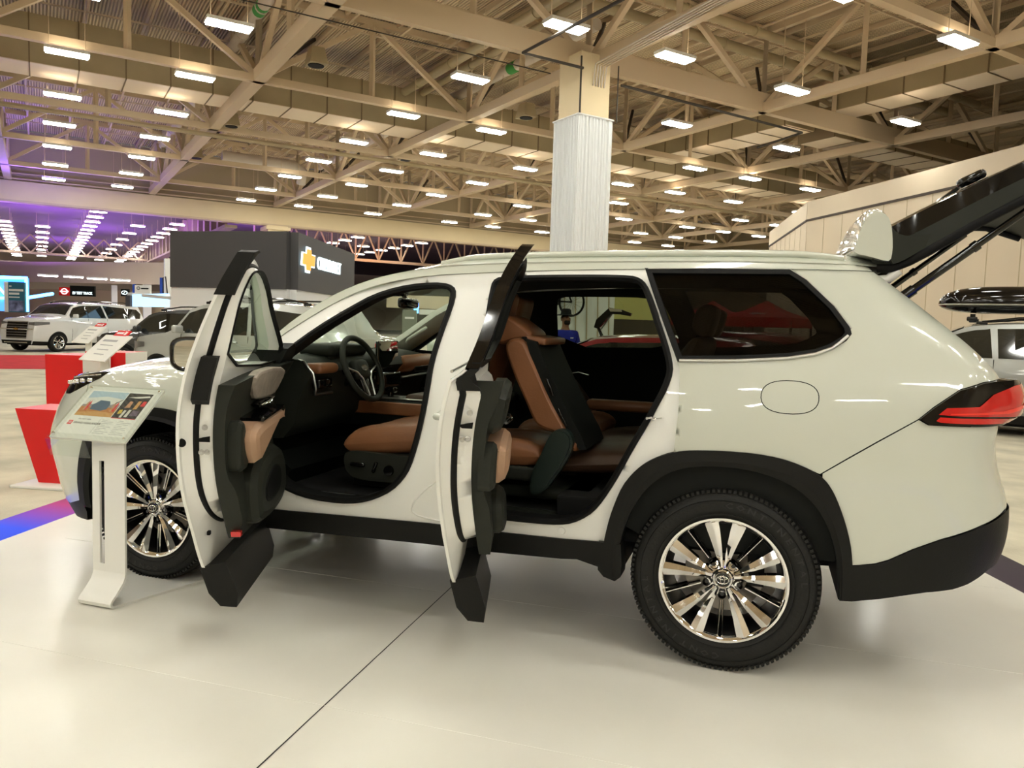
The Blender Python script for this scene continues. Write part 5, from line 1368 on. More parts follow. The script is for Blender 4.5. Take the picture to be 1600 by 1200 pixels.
# partition wall at the right with a dark top line
P1, P2, P3 = H(-30.9,36.65,0), H(-22.15,28.97,0), H(20,13.46,0)
def wall_between(p, q, z0, z1, th, name, m, panels=0):
    d = (q - p); L = d.length; R = basis(d, Vector((-d.y, d.x, 0))); c = (p+q)/2
    mb = MB(); mb.box((c.x, c.y, (z0+z1)/2), (L, th, z1-z0), R); o = struct(mb, name, m)
    for i in range(1, panels):
        x = p.lerp(q, i/panels); mb = MB(); mb.box((x.x, x.y, (z0+z1)/2), (.03, th+.02, z1-z0-.1), R); struct(mb, 'panel_joint', M['duct'], o)
    mb = MB(); mb.box((c.x, c.y, z1), (L, th+.08, .10), R); struct(mb, 'wall_top_rail', M['truss_dk'], o)
    return o
wall_between(P1, P2, FZ, 7.0, .25, 'wall_partition', M['wall_cream'], 8)
wall_between(P2, P3, FZ, 7.0, .25, 'wall_partition', M['wall_cream'], 32)
for p, q in ((P1,P2),(P2,P3)):
    d = q-p; R = basis(d, Vector((-d.y,d.x,0))); c = (p+q)/2; mb = MB(); mb.box((c.x, c.y, 7.45), (d.length, .3, .9), R); struct(mb, 'wall_header', M['wall_cream'])
# ---------------------------------------------------------------- stage under the car
M['stage'] = mat('polished pale stage floor', (.76,.735,.655), .36, coat=.18, noise=(1.1,.045))
M['stage'].node_tree.nodes['Principled BSDF'].inputs['Coat Roughness'].default_value = .12
M['seam_lt'] = mat('pale seam', (.85,.83,.76), .5); M['seam_dk'] = mat('dark seam', (.02,.02,.02), .6)
M['stage_edge'] = mat('stage edge vinyl with painted reflections', (.02,.04,.6), .55, spec=.12)  # coloured reflections along the edge painted in as blue, red and dark bands
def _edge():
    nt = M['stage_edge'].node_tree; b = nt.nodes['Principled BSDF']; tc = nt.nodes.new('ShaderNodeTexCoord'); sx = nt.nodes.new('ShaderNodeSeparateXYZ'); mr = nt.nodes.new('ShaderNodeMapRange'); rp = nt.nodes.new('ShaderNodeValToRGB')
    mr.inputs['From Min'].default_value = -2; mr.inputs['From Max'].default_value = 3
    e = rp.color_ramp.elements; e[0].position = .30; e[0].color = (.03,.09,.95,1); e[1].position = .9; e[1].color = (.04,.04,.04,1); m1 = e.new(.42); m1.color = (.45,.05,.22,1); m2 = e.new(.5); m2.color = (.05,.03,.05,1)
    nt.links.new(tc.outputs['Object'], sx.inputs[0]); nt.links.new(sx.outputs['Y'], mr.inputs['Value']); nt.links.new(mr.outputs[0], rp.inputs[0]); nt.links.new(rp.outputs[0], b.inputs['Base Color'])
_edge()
ST = [(-4.15,-2.2),(-4.30,-.76),(-4.45,-.12),(-4.62,.6),(-4.75,1.6),(-4.6,2.6),(1.0,2.9),(1.28,1.75),(1.47,1.09),(1.62,.62),(2.1,-1.2),(2.2,-3.2),(1.8,-6.5),(-3.4,-6.5),(-4.0,-4)]
mb = MB(); mb.prism(ST, lambda x, y: (x, y, 0), lambda x, y: (x, y, FZ+.005)); stage = mb.build('display_stage', M['stage'], None, 30)
tag(stage, 'pale polished round edged stage floor under the white suv', 'stage')
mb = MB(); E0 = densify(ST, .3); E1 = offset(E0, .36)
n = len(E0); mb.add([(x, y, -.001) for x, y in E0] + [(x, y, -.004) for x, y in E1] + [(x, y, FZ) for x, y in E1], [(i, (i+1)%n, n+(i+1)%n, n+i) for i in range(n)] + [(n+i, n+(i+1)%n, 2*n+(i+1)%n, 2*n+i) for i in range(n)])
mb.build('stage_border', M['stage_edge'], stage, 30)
for y in (-3.09,-1.82,-.53,.74):
    mb = MB(); mb.bar((-4.0, y-.03, .0004), (1.5, y+.03, .0004), .0022, .0022)
    mb.v = [(v[0], v[1], min(v[2], .0012)) for v in mb.v]; mb.build('pale_seam', M['seam_lt'], stage, 0)
for x in (-1.36,):
    mb = MB(); mb.add([(x+.13-.003,-4.6,.0012),(x+.13+.003,-4.6,.0012),(x-.20+.0025,2.5,.0012),(x-.20-.0025,2.5,.0012)], [(0,1,2,3)]); mb.build('dark_seam', M['seam_dk'], stage, 0)
# sign stand in front of the wheel -------------------------------------
SG = empty('sign_stand', (-2.89,-1.2,0)); tag(SG, 'white bent metal stand holding the slanted car sign by the front wheel', 'sign stand')
O_ = Vector((-2.89,-1.2,0))
def rel(mb): mb.v = [(v[0]-O_.x, v[1]-O_.y, v[2]-O_.z) for v in mb.v]; return mb
# bent plate: profile of (y, z) swept over the width, with a slot in the post
th = .012
xl, xr = -2.99, -2.79
def plate(prof, wl, wr, mb):
    """prof: list of (y,z); wl/wr: left and right x per point"""
    n = len(prof); nor = []
    for i in range(n):
        a = Vector(prof[max(0,i-1)]); b = Vector(prof[min(n-1,i+1)]); d = (b-a).normalized(); nor.append(Vector((-d.y, d.x)))
    P = []
    for i, (y, z) in enumerate(prof):
        q = nor[i]*th/2
        P += [(wl[i], y+q.x, z+q.y), (wr[i], y+q.x, z+q.y), (wr[i], y-q.x, z-q.y), (wl[i], y-q.x, z-q.y)]
    mb.add(P, [(i*4+k, i*4+(k+1)%4, (i+1)*4+(k+1)%4, (i+1)*4+k) for i in range(n-1) for k in range(4)] + [(0,1,2,3), tuple((n-1)*4+k for k in (3,2,1,0))])
mb = MB()
slot0, slot1, sxl, sxr = .19, .70, -2.945, -2.915
ZP = .80
y0 = -1.30
plate([(y0, .15),(y0, slot0)], [xl]*2, [xr]*2, mb); plate([(y0, slot1),(y0, .79)], [xl]*2, [xr]*2, mb)
plate([(y0, slot0),(y0, slot1)], [xl]*2, [sxl]*2, mb); plate([(y0, slot0),(y0, slot1)], [sxr]*2, [xr]*2, mb)
fl = [(y0,.15),(y0-.004,.13),(y0-.015,.108),(y0-.06,.062),(y0-.085,.040),(y0-.092,.028),(y0-.088,.016),(y0-.075,.008),(y0-.05,.006),(-.85,.006)]
plate(fl, [xl]*3+[xl-.0]*6+[-3.12], [xr]*3+[xr+.0]*6+[-2.66], mb)
# head: bends back under the sign plate
hd_ = [(y0,.79),(y0-.003,.800),(y0-.001,.812),(y0+.01,.822),(y0+.22,1.012)]
plate(hd_, [xl]*5, [xr]*5, mb)
rel(mb).build('stand_body', M['white_gloss'], SG, 35)
BKv = Vector((-.0*math.cos(rad(42)), math.cos(rad(42.2)), math.sin(rad(42.2)))); XL = Vector((.9995,.03,0)); NR = XL.cross(BKv).normalized()
C0 = Vector((-2.95,-1.373,.809))
def pl(u, v, h=0): return C0 + XL*u + BKv*v + NR*h      # u across, v up the slope
RP = Matrix((XL, BKv, NR)).transposed()
def panel(name, u0, u1, v0, v1, h0, h1, m, parent):
    mb = MB(); c = pl((u0+u1)/2, (v0+v1)/2, (h0+h1)/2); mb.box(c, (u1-u0, v1-v0, h1-h0), RP); return rel(mb).build(name, m, parent, 30)
panel('sign_plate', -.2265, .2265, 0, .342, -.006, .004, M['white_gloss'], SG)
panel('paper_sheet', -.20, .20, .028, .318, .0045, .0052, mat('printed paper', (.86,.84,.80), .6), SG)
ac = panel('acrylic_cover', -.232, .232, -.004, .346, .006, .010, M['acrylic'], SG)
mb = MB(); mb.box(pl(-.11,-.035,-.03), (.24,.09,.004), basis(XL, Vector((0,-.35,1)))); rel(mb).build('acrylic_pocket', M['acrylic'], SG, 30)
for u in (-.21,.21):
    for v in (.02,.325):
        mb = MB(); c = pl(u, v, .010); mb.tube([c, c+NR*.005], [.007,.005], 12); rel(mb).build('screw', M['chrome'], SG, 40)
# printed matter on the sheet: two photographs and text
SHEET = M_ = None
def ink(name, poly, m, parent=SG, h=.0054):
    mb = MB(); n = len(poly); mb.add([pl(u, v, h) for u, v in poly], [tuple(range(n))]); return rel(mb).build(name, m, parent, 0)
def flat(nm, c, r=.6): return mat(nm, c, r)
K = {k: flat('print ' + k, c) for k, c in dict(sky=(.42,.55,.66), sky2=(.72,.72,.68), earth=(.50,.20,.06), ochre=(.62,.33,.12), hill=(.30,.28,.28), blue=(.07,.13,.21), dark=(.02,.02,.025), skin=(.55,.28,.16), red=(.75,.04,.05), black=(.03,.03,.03), grey=(.35,.35,.35), cloth=(.75,.72,.66), violet=(.14,.10,.16), yellow=(.7,.5,.08)).items()}
ph = lambda u, v: (-.185 + .37*u, .145 + .165*v)
def pic(nm, pts, k, h): return ink(nm, [ph(*q) for q in pts], K[k], SG, h)
pic('photo_print', [(0,0),(.60,0),(.60,1),(0,1)], 'sky', .0054)
pic('photo_print', [(0,.42),(.60,.45),(.60,.72),(.3,.80),(0,.7)], 'sky2', .00545)
pic('photo_print', [(0,0),(.60,0),(.60,.40),(.4,.45),(.2,.40),(0,.42)], 'earth', .0055)
pic('photo_print', [(.0,.36),(.60,.36),(.60,.5),(.5,.52),(.42,.46),(.1,.46),(0,.44)], 'hill', .00555)
pic('photo_print', [(0,0),(.60,0),(.60,.16),(.3,.2),(0,.12)], 'ochre', .0056)
pic('photo_print', [(.17,.26),(.36,.22),(.44,.30),(.44,.5),(.40,.62),(.24,.64),(.20,.52),(.16,.46)], 'blue', .0057)
for x0, c in ((.06,'skin'),(.50,'skin'),(.54,'red'),(.09,'red')): pic('photo_print', [(x0,.22),(x0+.03,.22),(x0+.035,.5),(x0+.02,.62),(x0,.5)], c, .0057)
pic('photo_print', [(.50,.55),(.59,.72),(.595,.70),(.51,.52)], 'dark', .0058)
pic('photo_print', [(.61,0),(1,0),(1,1),(.61,1)], 'dark', .0054)
for pts, c in (([(.64,.82),(.96,.92),(.99,.86),(.8,.8)],'cloth'),([(.70,.40),(.78,.42),(.77,.66),(.72,.68)],'skin'),([(.84,.36),(.90,.38),(.90,.7),(.85,.7)],'ochre'),([(.66,.15),(.72,.18),(.70,.34),(.65,.3)],'yellow'),([(.72,.02),(.76,.02),(.77,.3),(.73,.32)],'cloth'),([(.79,.05),(.84,.05),(.84,.34),(.80,.34)],'cloth'),([(.92,.5),(.99,.5),(.98,.7),(.93,.7)],'red'),([(.86,.1),(.98,.12),(.97,.3),(.87,.34)],'violet')):
    pic('photo_print', pts, c, .0056)
ink('red_rule', [(-.185+.37*.61,.141),(.185,.141),(.185,.146),(-.185+.37*.61,.146)], K['red'])
ink('red_logo_square', [(-.186,.085),(-.160,.085),(-.160,.111),(-.186,.111)], K['red'])
mb = MB(); cc = pl(-.173,.098,.0058)
for rx, rz in ((.009,.006),(.003,.006)): mb.tube([cc + XL*rx*math.cos(2*PI*k/16) + BKv*rz*math.sin(2*PI*k/16) for k in range(16)], .0008, 4, closed=True)
rel(mb).build('logo_emblem', M['white'], SG, 0)
def wr(txt, size, u, v, m, align='LEFT', bold=0, sx=1): return text_mesh(txt, size, m, SG, 'printed_text', .0001, pl(u, v, .0056) - O_, RP, bold, align, sx)
wr('ALL-NEW 2024', .0115, -.102, .123, K['black'], 'CENTER')
wr('GRAND HIGHLANDER', .0175, -.152, .098, K['black'], 'LEFT', .0003, .92)
ink('column_rule', [(-.010,.036),(-.0085,.036),(-.0085,.132),(-.010,.132)], K['grey'])
rnd = random.Random(3)
for cx_ in (.004, .100):
    for r_ in range(9):
        L_ = .055 + .03*rnd.random(); vv = .125 - r_*.0105
        if r_ % 3 == 0: L_ *= .5
        ink('text_line', [(cx_, vv), (cx_+L_, vv), (cx_+L_, vv+.0022), (cx_, vv+.0022)], K['grey'])
# ---------------------------------------------------------------- other vehicles in the hall
def seen(x, y, depth):
    """point on the sight line of a spot in the photograph, at a given distance along the view axis"""
    d = _r2*((x-800)/1202) - _u2*((y-600)/1202) + _f
    return Vector((.10747,-4.22666,1.41594)) + d*depth
WH_S = make_wheel(.37, .24, .25, 0, detail=False)
for c in kids(WH_S): pass
def hide_proto(): pass
def make_car(name, paint, label, L=4.9, W=1.93, Ht=1.78, hood=1.02, belt=1.12, nose=.95, cowl=.25, roof0=.40, roof1=.90, tail=1.0, rails=True, grille='dark', face='plain', pillar='black', tilt_rear=.06, ground=.20, blackroof=None, wheels=True, hatch=False, rim=None):
    """x runs from nose (0) to tail (L); built about its own origin on the floor, nose towards -X"""
    r = empty(name); tag(r, label, 'car')
    T = [(0,hood-.10),(.03,hood),(.10,hood+.05),(cowl-.01,belt+.02),(roof0-.06,Ht-.16),(roof0,Ht-.07),(roof0+.12,Ht-.02),(roof1-.15,Ht-.02),(roof1,Ht-.07),(.965,belt+.10),(1.0,belt-.05)]
    topz = lambda u: lerp_table(T, u)
    def hw(x, z):
        u = x/L
        wz = lerp_table([(ground,.90),(.45,.97),(.75,1.0),(belt-.1,.985),(belt,.955),(Ht,.735)], z) * W/2
        k = 1
        if x < .9: k = .78 + .22*(1-(1-x/.9)**2.4)
        if x > L-.7: k = .86 + .14*(1-((x-L+.7)/.7)**2.4)
        return wz*k
    def endx(x, z):     # rake nose and tail a little
        u = x/L
        return x + .10*(1-sstep(0,.08,u))*sstep(.7,hood,z) - tilt_rear*L*sstep(.9,1,u)*sstep(belt,Ht,z)*0
    xs = [0,.02,.06,.12,.2,.35,.55,.8,1.1,cowl*L,(cowl+roof0)/2*L-.2,(cowl+roof0)/2*L,roof0*L-.15,roof0*L,(roof0+.08)*L,(roof0+.2)*L,(roof0+.35)*L,(roof1-.06)*L,roof1*L,(roof1+.03)*L,.965*L,.985*L,L]
    def sec(x, t):
        zt = topz(x/L)
        if t <= 1: z = ground + (zt-ground)*t; y = hw(x, z); return (endx(x,z)-L/2, y, z)
        w = hw(x, zt); v = 2 - t; c = .07 if x/L < .3 or x/L > roof1 else .05
        return (endx(x,zt)-L/2, w*v, zt + c*(1-v**2.4))
    ts = [0,.08,.2,.35,.5,.65,.8,.9,.97,1,1.03,1.08,1.2,1.4,1.6,1.8,2]
    mb = MB()
    for sg in (-1,1): mb.grid(lambda x, t: (sec(x,t)[0], sg*sec(x,t)[1], sec(x,t)[2]), xs, ts)
    for x in (0, L):
        P = [sec(x,t) for t in ts]; poly = [(p[0],-p[1],p[2]) for p in P] + [(p[0],p[1],p[2]) for p in P[::-1]]; mb.add(poly, [tuple(range(len(poly)))])
    body_ = mb.build('body_shell', [paint], r, 40, weld=True)
    sp_ = lambda sg, d=.006: (lambda x, z: (endx(x,z)-L/2, sg*(hw(x,z)+d), z))
    # side glass
    g0 = belt+.02; A = cowl*L
    def roofline(x): return topz(x/L) - .05
    fw_ = [(A+.15,g0),(A+.15,max(g0+.02,roofline(A+.15)-.05))] + [(x, roofline(x)-.02) for x in lin(A+.3, roof0*L+.15, 6)]
    B1 = roof0*L+.30; C1 = B1+1.0; D1 = roof1*L - .08
    wins = [fw_ + [(B1-.08, roofline(B1)-.02),(B1-.02,g0)], [(B1+.06,g0),(B1+.02,roofline(B1)-.02),(C1-.18,roofline(C1-.2)-.02),(C1-.06,g0)], [(C1+.04,g0),(C1-.08,roofline(C1)-.02),(D1-.1,roofline(D1)-.08),(D1+.12,g0+.22),(D1-.02,g0+.02)]]
    for sg in (-1,1):
        for wv in wins:
            mb = MB(); sheet(mb, wv, [], sp_(sg), .25, edge=.12); mb.build('side_window', M['car_glass'], r, 60)
        if pillar == 'black':
            mb = MB(); sheet(mb, [(B1-.08,g0),(B1-.1,roofline(B1)-.02),(B1+.05,roofline(B1)-.02),(B1+.08,g0)], [], sp_(sg,.004), .25, edge=.12); mb.build('window_pillar', M['gloss_black'], r, 60)
        # door shut lines and handles
        for xd in (A+.22, B1, C1-.02):
            mb = MB(); mb.tube([sp_(sg,.001)(xd,z) for z in (.42,.6,.8,belt)], .006, 5); mb.build('door_gap', M['black'], r, 60)
        for xd in (B1-.22, C1-.24):
            mb = MB(); mb.tube([sp_(sg,.02)(xd,belt-.12), sp_(sg,.025)(xd-.18,belt-.12)], .014, 6); mb.build('door_handle', paint, r, 60)
        # cladding along the sill
        mb = MB(); sheet(mb, [(.0,ground),(.0,.42),(.5,.40),(1.3,.34),(L-1.3,.34),(L-.5,.45),(L,.52),(L,ground)], [], sp_(sg,.008), .2, edge=.1); mb.build('sill_cladding', M['clad'], r, 60)
        # wheel arches
        for xw in (.93, L-1.05):
            N_ = 20; mb = MB(); arc = [(xw + .44*math.cos(PI*k/N_), .36+.44*math.sin(PI*k/N_)) for k in range(N_+1)]
            sheet(mb, arc + [(xw-.44,ground),(xw+.44,ground)], [], sp_(sg,.010), .15, edge=.08); mb.build('wheel_arch', M['clad'], r, 60)
            mb = MB(); arc = [(xw + .385*math.cos(PI*k/N_), .36+.385*math.sin(PI*k/N_)) for k in range(N_+1)]
            sheet(mb, arc + [(xw-.385,ground),(xw+.385,ground)], [], sp_(sg,.013), .15, edge=.08); mb.build('wheel_well', M['black'], r, 60)
            if wheels:
                wq = copy_tree(WH_S, r); wq.location = (xw-L/2, sg*(W/2*.98-.10), .37); wq.rotation_euler = (0, .3, 0 if sg < 0 else PI)
        # mirror
        mb = MB(); m0 = Vector(sp_(sg,0)(A+.28, belt+.03)); mb.rbox(m0 + Vector((0,sg*.16,.06)), (.12,.22,.15), .04); mb.tube([m0, m0+Vector((0,sg*.1,.02))], .025, 6); mb.build('door_mirror', M['gloss_black'] if blackroof else paint, r, 50)
        if rails:
            mb = MB(); P = [(x-L/2, sg*hw(x,topz(x/L))*.92, topz(x/L)+.06+ .035*sstep(0,.15,(x/L-roof0-.02))*sstep(0,.1,(roof1-.03-x/L))) for x in lin((roof0+.02)*L,(roof1-.03)*L,10)]
            mb.tube(P, .018, 6)
            for q in (0,-1): mb.rbox(Vector(P[q])-Vector((0,0,.02)), (.16,.03,.05), .01)
            mb.build('roof_rail', M['gloss_black'], r, 50)
        # lamps
        mb = MB(); hz = hood-.14
        mb.grid(lambda a, b: (endx(.0+.55*a, hz)-L/2-.012*(a<.1), sg*(hw(.55*a, hz)+.012)*1.0, hz + (b-.5)*(.15-.06*a) + .03*a), lin(0,1,6), [0,.5,1]); 
        mb.grid(lambda a, b: (endx(0,hz)-L/2-.014, sg*(hw(0,hz)+.012)*(1-.38*a), hz + (b-.5)*(.14-.05*a)), lin(0,1,3), [0,1]); mb.build('headlamp', M['car_lamp'], r, 50)
        mb = MB(); tz = belt-.14; mb.grid(lambda a, b: (endx(L-.38*a, tz)-L/2+.004, sg*(hw(L-.38*a, tz)+.012), tz+(b-.5)*(.16-.06*a)), lin(0,1,5), [0,1]); mb.grid(lambda a, b: (L/2+.012, sg*(hw(L,tz)+.01)*(1-.4*a), tz+(b-.5)*.14), lin(0,1,3), [0,1]); mb.build('tail_lamp', M['lamp_red'], r, 50)
    # windscreen, rear screen, grille
    def top_surf(x, v): w = hw(x, topz(x/L)); z = topz(x/L) + (.07 if x/L < .3 or x/L > roof1 else .05)*(1-abs(v)**2.4); return (endx(x, topz(x/L))-L/2, w*v, z)
    mb = MB(); mb.grid(lambda x, v: (lambda q: (q[0]-.010, q[1], q[2]+.010))(top_surf(x, v)), [cowl*L+.02, (cowl+roof0)/2*L-.2, (cowl+roof0)/2*L, roof0*L-.30, roof0*L-.15], lin(-.93,.93,13)); mb.build('windscreen', M['car_glass'], r, 60)
    if blackroof:
        mb = MB(); mb.grid(lambda x, v: (lambda q: (q[0], q[1], q[2]+.006))(top_surf(x, v)), lin(roof0*L, roof1*L, 10), lin(-.98,.98,13)); mb.build('roof_panel', M['gloss_black'], r, 60)
    gz0, gz1 = .52, hood-.06
    mb = MB()
    def fr(v, z, d=.012): return (endx(0,z)-L/2-d-.02*(1-v*v), hw(0,z)*v, z)
    mb.grid(lambda v, z: fr(v, z), lin(-.62,.62,7), [gz0,(gz0+gz1)/2,gz1]); 
    gr = mb.build('grille', M['gloss_black'], r, 50)
    mb = MB()
    for z in lin(gz0+.03, gz1-.02, 5 if face == 'plain' else 7): mb.tube([fr(v, z, .02) for v in lin(-.62,.62,7)], .010 if face == 'plain' else .014, 5)
    mb.build('grille_bars', M['chrome'] if face != 'plain' else M['dark_metal'], gr, 50)
    if face == 'bar':
        mb = MB(); mb.tube([fr(v, (gz0+gz1)/2+.03, .03) for v in lin(-.98,.98,9)], .018, 6); mb.build('chrome_bar', M['chrome'], gr, 50)
        mb = MB(); mb.tube([fr(v, .36, .03) for v in lin(-.75,.75,9)], .022, 6); mb.build('bumper_trim', M['chrome'], r, 50)
        mb = MB(); z = (gz0+gz1)/2+.03; mb.rbox(fr(0,z,.045), (.02,.22,.05), .008); mb.rbox(fr(0,z,.045), (.02,.08,.085), .008); mb.build('grille_badge', M['gold'], gr, 50)
    mb = MB(); mb.grid(lambda v, z: fr(v, z, .010), lin(-.95,.95,9), [ground,.30,.44]); mb.build('lower_bumper', M['clad'], r, 50)
    mb = MB(); mb.box((0,0,ground+.05), (L-.6, W*.8, .2)); mb.build('underbody', M['black'], r, 30)
    return r
M['car_glass'] = mat('dark car glass', (.012,.015,.014), .05, coat=1)
M['car_lamp'] = mat('headlamp glass', (.25,.25,.25), .08, metal=.6, coat=1)
M['gold'] = mat('gold badge', (.75,.45,.12), .25, metal=1)
WHITE2 = mat('white car paint', (.70,.70,.68), .22, coat=1); SILV = mat('pearl silver car paint', (.45,.46,.43), .22, coat=1, metal=.2); DKG = mat('dark grey car paint', (.045,.048,.05), .2, coat=1, metal=.5); GREYC = mat('silver grey car paint', (.33,.34,.32), .25, coat=1, metal=.5); RED = mat('dark red car paint', (.25,.008,.012), .2, coat=1, metal=.2)
def put(o, p, rz, z=FZ, s=1.0): o.location = (p.x, p.y, z); o.rotation_euler = (0,0,rad(rz)); o.scale = (s,s,s); return o
# white full size suv at the far left, three-quarter view
c1 = make_car('car', WHITE2, 'white full size suv with chrome grille facing the aisle at the far left', L=5.7, W=2.06, Ht=1.95, hood=1.22, belt=1.32, cowl=.24, roof0=.37, roof1=.94, face='bar', ground=.30)
put(c1, seen(122, 540, 32), 92)
c2 = make_car('car', DKG, 'dark grey suv behind the small sign stands at the left', L=4.6, W=1.87, Ht=1.70, hood=1.0, belt=1.10)
put(c2, seen(300, 540, 20.5), 8)
c3 = make_car('car', SILV, 'pale silver suv seen over the bonnet and through the open front door glass', L=4.95, W=1.93, Ht=1.83, hood=1.08, belt=1.20, cowl=.26, roof0=.38)
put(c3, seen(398, 540, 15.2), -6)
c4 = make_car('car', GREYC, 'silver grey suv carrying a black roof box at the right edge', L=5.0, W=1.93, Ht=1.80, hood=1.05, belt=1.20, pillar='body')
put(c4, seen(1575, 560, 13.2), -14, FZ, 1.03)
rb = empty('roof_box'); tag(rb, 'glossy black roof box on the silver grey suv at the right', 'roof box')
mb = MB()
def rbx(u, v):
    a = 2*PI*v; k = (1-abs(2*u-1)**3.2)**(1/2.2) if 0 < u < 1 else 0
    y = .44*math.copysign(abs(math.cos(a))**.6, math.cos(a))*(.45+.55*k)*min(1,k*1.4); z = (.24 if math.sin(a) > 0 else .14)*math.copysign(abs(math.sin(a))**.7, math.sin(a))*k
    return (-1.1+2.2*u, y, z + .02)
mb.grid(rbx, [0,.01,.03,.07,.13,.2,.3,.45,.6,.75,.87,.94,.98,1], lin(0,1,25)[:-1] + [1.0]); lid = mb.build('box_shell', M['gloss_black'], rb, 60)
mb = MB(); mb.tube([(-1.1+2.2*u, .445*min(1,(1-abs(2*u-1)**3.2)**(1/2.2)*1.4)*(.45+.55*(1-abs(2*u-1)**3.2)**(1/2.2))*s_, .0) for s_ in (-1,) for u in lin(.01,.99,24)], .012, 6); mb.build('box_seam', M['satin'], rb, 50)
mb = MB(); mb.rbox((.62,-.44,.06), (.35,.01,.12), .004); mb.build('box_label', M['white'], rb, 30)
for x in (-.55,.55):
    mb = MB(); mb.tube([(x,-.62,-.19),(x,.62,-.19)], .022, 8); mb.rbox((x,-.60,-.2), (.16,.05,.06), .02); mb.rbox((x,.60,-.2), (.16,.05,.06), .02); mb.box((x,0,-.15), (.08,.5,.05)); mb.build('cross_bar', M['gloss_black'], rb, 40)
q = seen(1580, 480, 13.2); rb.location = (q.x, q.y, 2.03); rb.scale = (1,1,1.25); rb.rotation_euler = (0,0,rad(-14))
c7 = make_car('car', DKG, 'dark car with its black tailgate raised behind the pale silver suv', L=4.6, W=1.87, Ht=1.62, hood=1.0, belt=1.10)
put(c7, seen(522, 540, 23.5), 186)
mb = MB(); V = [(-1.95,-.62,1.50),(-1.95,.62,1.50),(-3.0,.60,2.12),(-3.0,-.60,2.12)]
mb.add([Vector(v) for v in V] + [Vector(v) + Vector((0,0,.12)) for v in V], [(0,1,2,3),(4,5,6,7),(0,1,5,4),(1,2,6,5),(2,3,7,6),(3,0,4,7)]); mb.xform(Matrix.Scale(-1,4,(1,0,0))); mb.build('raised_tailgate', M['gloss_black'], c7, 30)
mb = MB(); mb.tube([(1.85,-.58,1.25),(2.6,-.55,1.88)], .02, 6); mb.build('lift_strut', M['black'], c7, 30)
# dark red car with its bonnet up, seen through the far rear window
c5 = make_car('car', RED, 'dark red car standing beyond the far rear side window', L=4.6, W=1.85, Ht=1.45, hood=.95, belt=1.0, rails=False)
put(c5, seen(985, 548, 12.5), 4)
put(c6 := make_car('car', RED, 'second dark red car standing farther off behind the rear quarter glass', L=4.6, W=1.85, Ht=1.55, hood=.98, belt=1.05, rails=False), seen(1120, 560, 17.5), -20)
bn = empty('raised_bonnet'); tag(bn, 'raised bonnet over the dark red car, shaped like a black and silver arm', 'raised bonnet')  # the red car's raised bonnet seen edge-on, modelled as a folding arm
mb = MB(); mb.tube([(0,0,0),(.02,0,.12)], .16, 14); mb.build('arm_base', M['black'], bn, 40)
mb = MB(); mb.tube([(.05,0,.05),(-.28,0,.62)], [.06,.05], 10); mb.build('lower_arm', M['gloss_black'], bn, 40)
mb = MB(); mb.prism([(-.38,.56),(-.30,.80),(.15,1.18),(.62,1.12),(.95,1.02),(.90,.93),(.55,.98),(.22,.98),(-.12,.62),(-.24,.52)], lambda x, z: (x,-.12,z), lambda x, z: (x,.12,z)); mb.build('upper_arm', M['gloss_black'], bn, 30)
mb = MB(); mb.prism([(.12,1.17),(.60,1.13),(.62,1.06),(.2,1.06)], lambda x, z: (x,-.14,z), lambda x, z: (x,.14,z)); mb.build('arm_cover', M['chrome'], bn, 30)
mb = MB(); mb.tube([(-.15,0,.48),(.25,0,1.0)], .025, 8); mb.build('arm_strut', M['satin'], bn, 40)
q = seen(944, 540, 14.4); bn.location = q; bn.scale = (.52,.56,.60)
for m_ in [WH_S] + kids(WH_S) + [g for c in kids(WH_S) for g in kids(c)]:
    m_.name = 'unused'
def drop(o):
    for k in kids(o): drop(k)
    bpy.data.objects.remove(o)
drop(WH_S)
# ---------------------------------------------------------------- booths, signs, small stands
M['booth_dk'] = mat('charcoal booth wall', (.060,.058,.060), .6)
M['neon'] = mat('blue neon tube', (.1,.3,1), .4, emit=(.03,.22,1.0), estr=14)
M['neon_w'] = mat('backlit lettering', (.9,.95,1), .4, emit=(.75,.95,1.0), estr=.9)
M['gold_lit'] = mat('backlit gold emblem', (.5,.2,.03), .4, emit=(1.0,.40,.05), estr=.6)
M['screen_blue'] = mat('blue lit screen', (.1,.2,.5), .4, emit=(.03,.13,.60), estr=2.2)
M['screen_pale'] = mat('pale blue lit screen', (.4,.6,.8), .4, emit=(.30,.52,.72), estr=1.2)
M['banner_pic'] = mat('violet grey print', (.14,.16,.30), .6, noise=(3.5,.8))
M['teal'] = mat('teal print', (.02,.13,.20), .6)
M['blue'] = mat('blue flag cloth', (.02,.07,.42), .7)
def face_frame(p, q):
    d = Vector((q.x-p.x, q.y-p.y, 0)); return d.normalized(), Vector((-d.y, d.x, 0)).normalized()*-1
def upright(mb, p, q, z0, z1, th=.1, m=0):
    d = Vector((q.x-p.x, q.y-p.y, 0)); R = basis(d, Vector((-d.y, d.x, 0))); c = (p+q)/2
    return mb.box((c.x, c.y, (z0+z1)/2), (d.length, th, z1-z0), R, m)
def txt_on(txt, p, q, t, z, size, m, parent, bold=0, out=.07, depth=.01, sx=1):
    """lettering standing on the vertical face from p to q, facing the camera side"""
    d = Vector((q.x-p.x, q.y-p.y, 0)).normalized(); n = Vector((d.y, -d.x, 0))
    c = p.lerp(q, t); c = Vector((c.x, c.y, z)) + n*out
    R = Matrix((d, Vector((0,0,1)), n)).transposed()
    par = parent
    return text_mesh(txt, size, m, par, 'lettering', depth, c - (par.location if par else Vector()), R, bold, 'CENTER', sx)
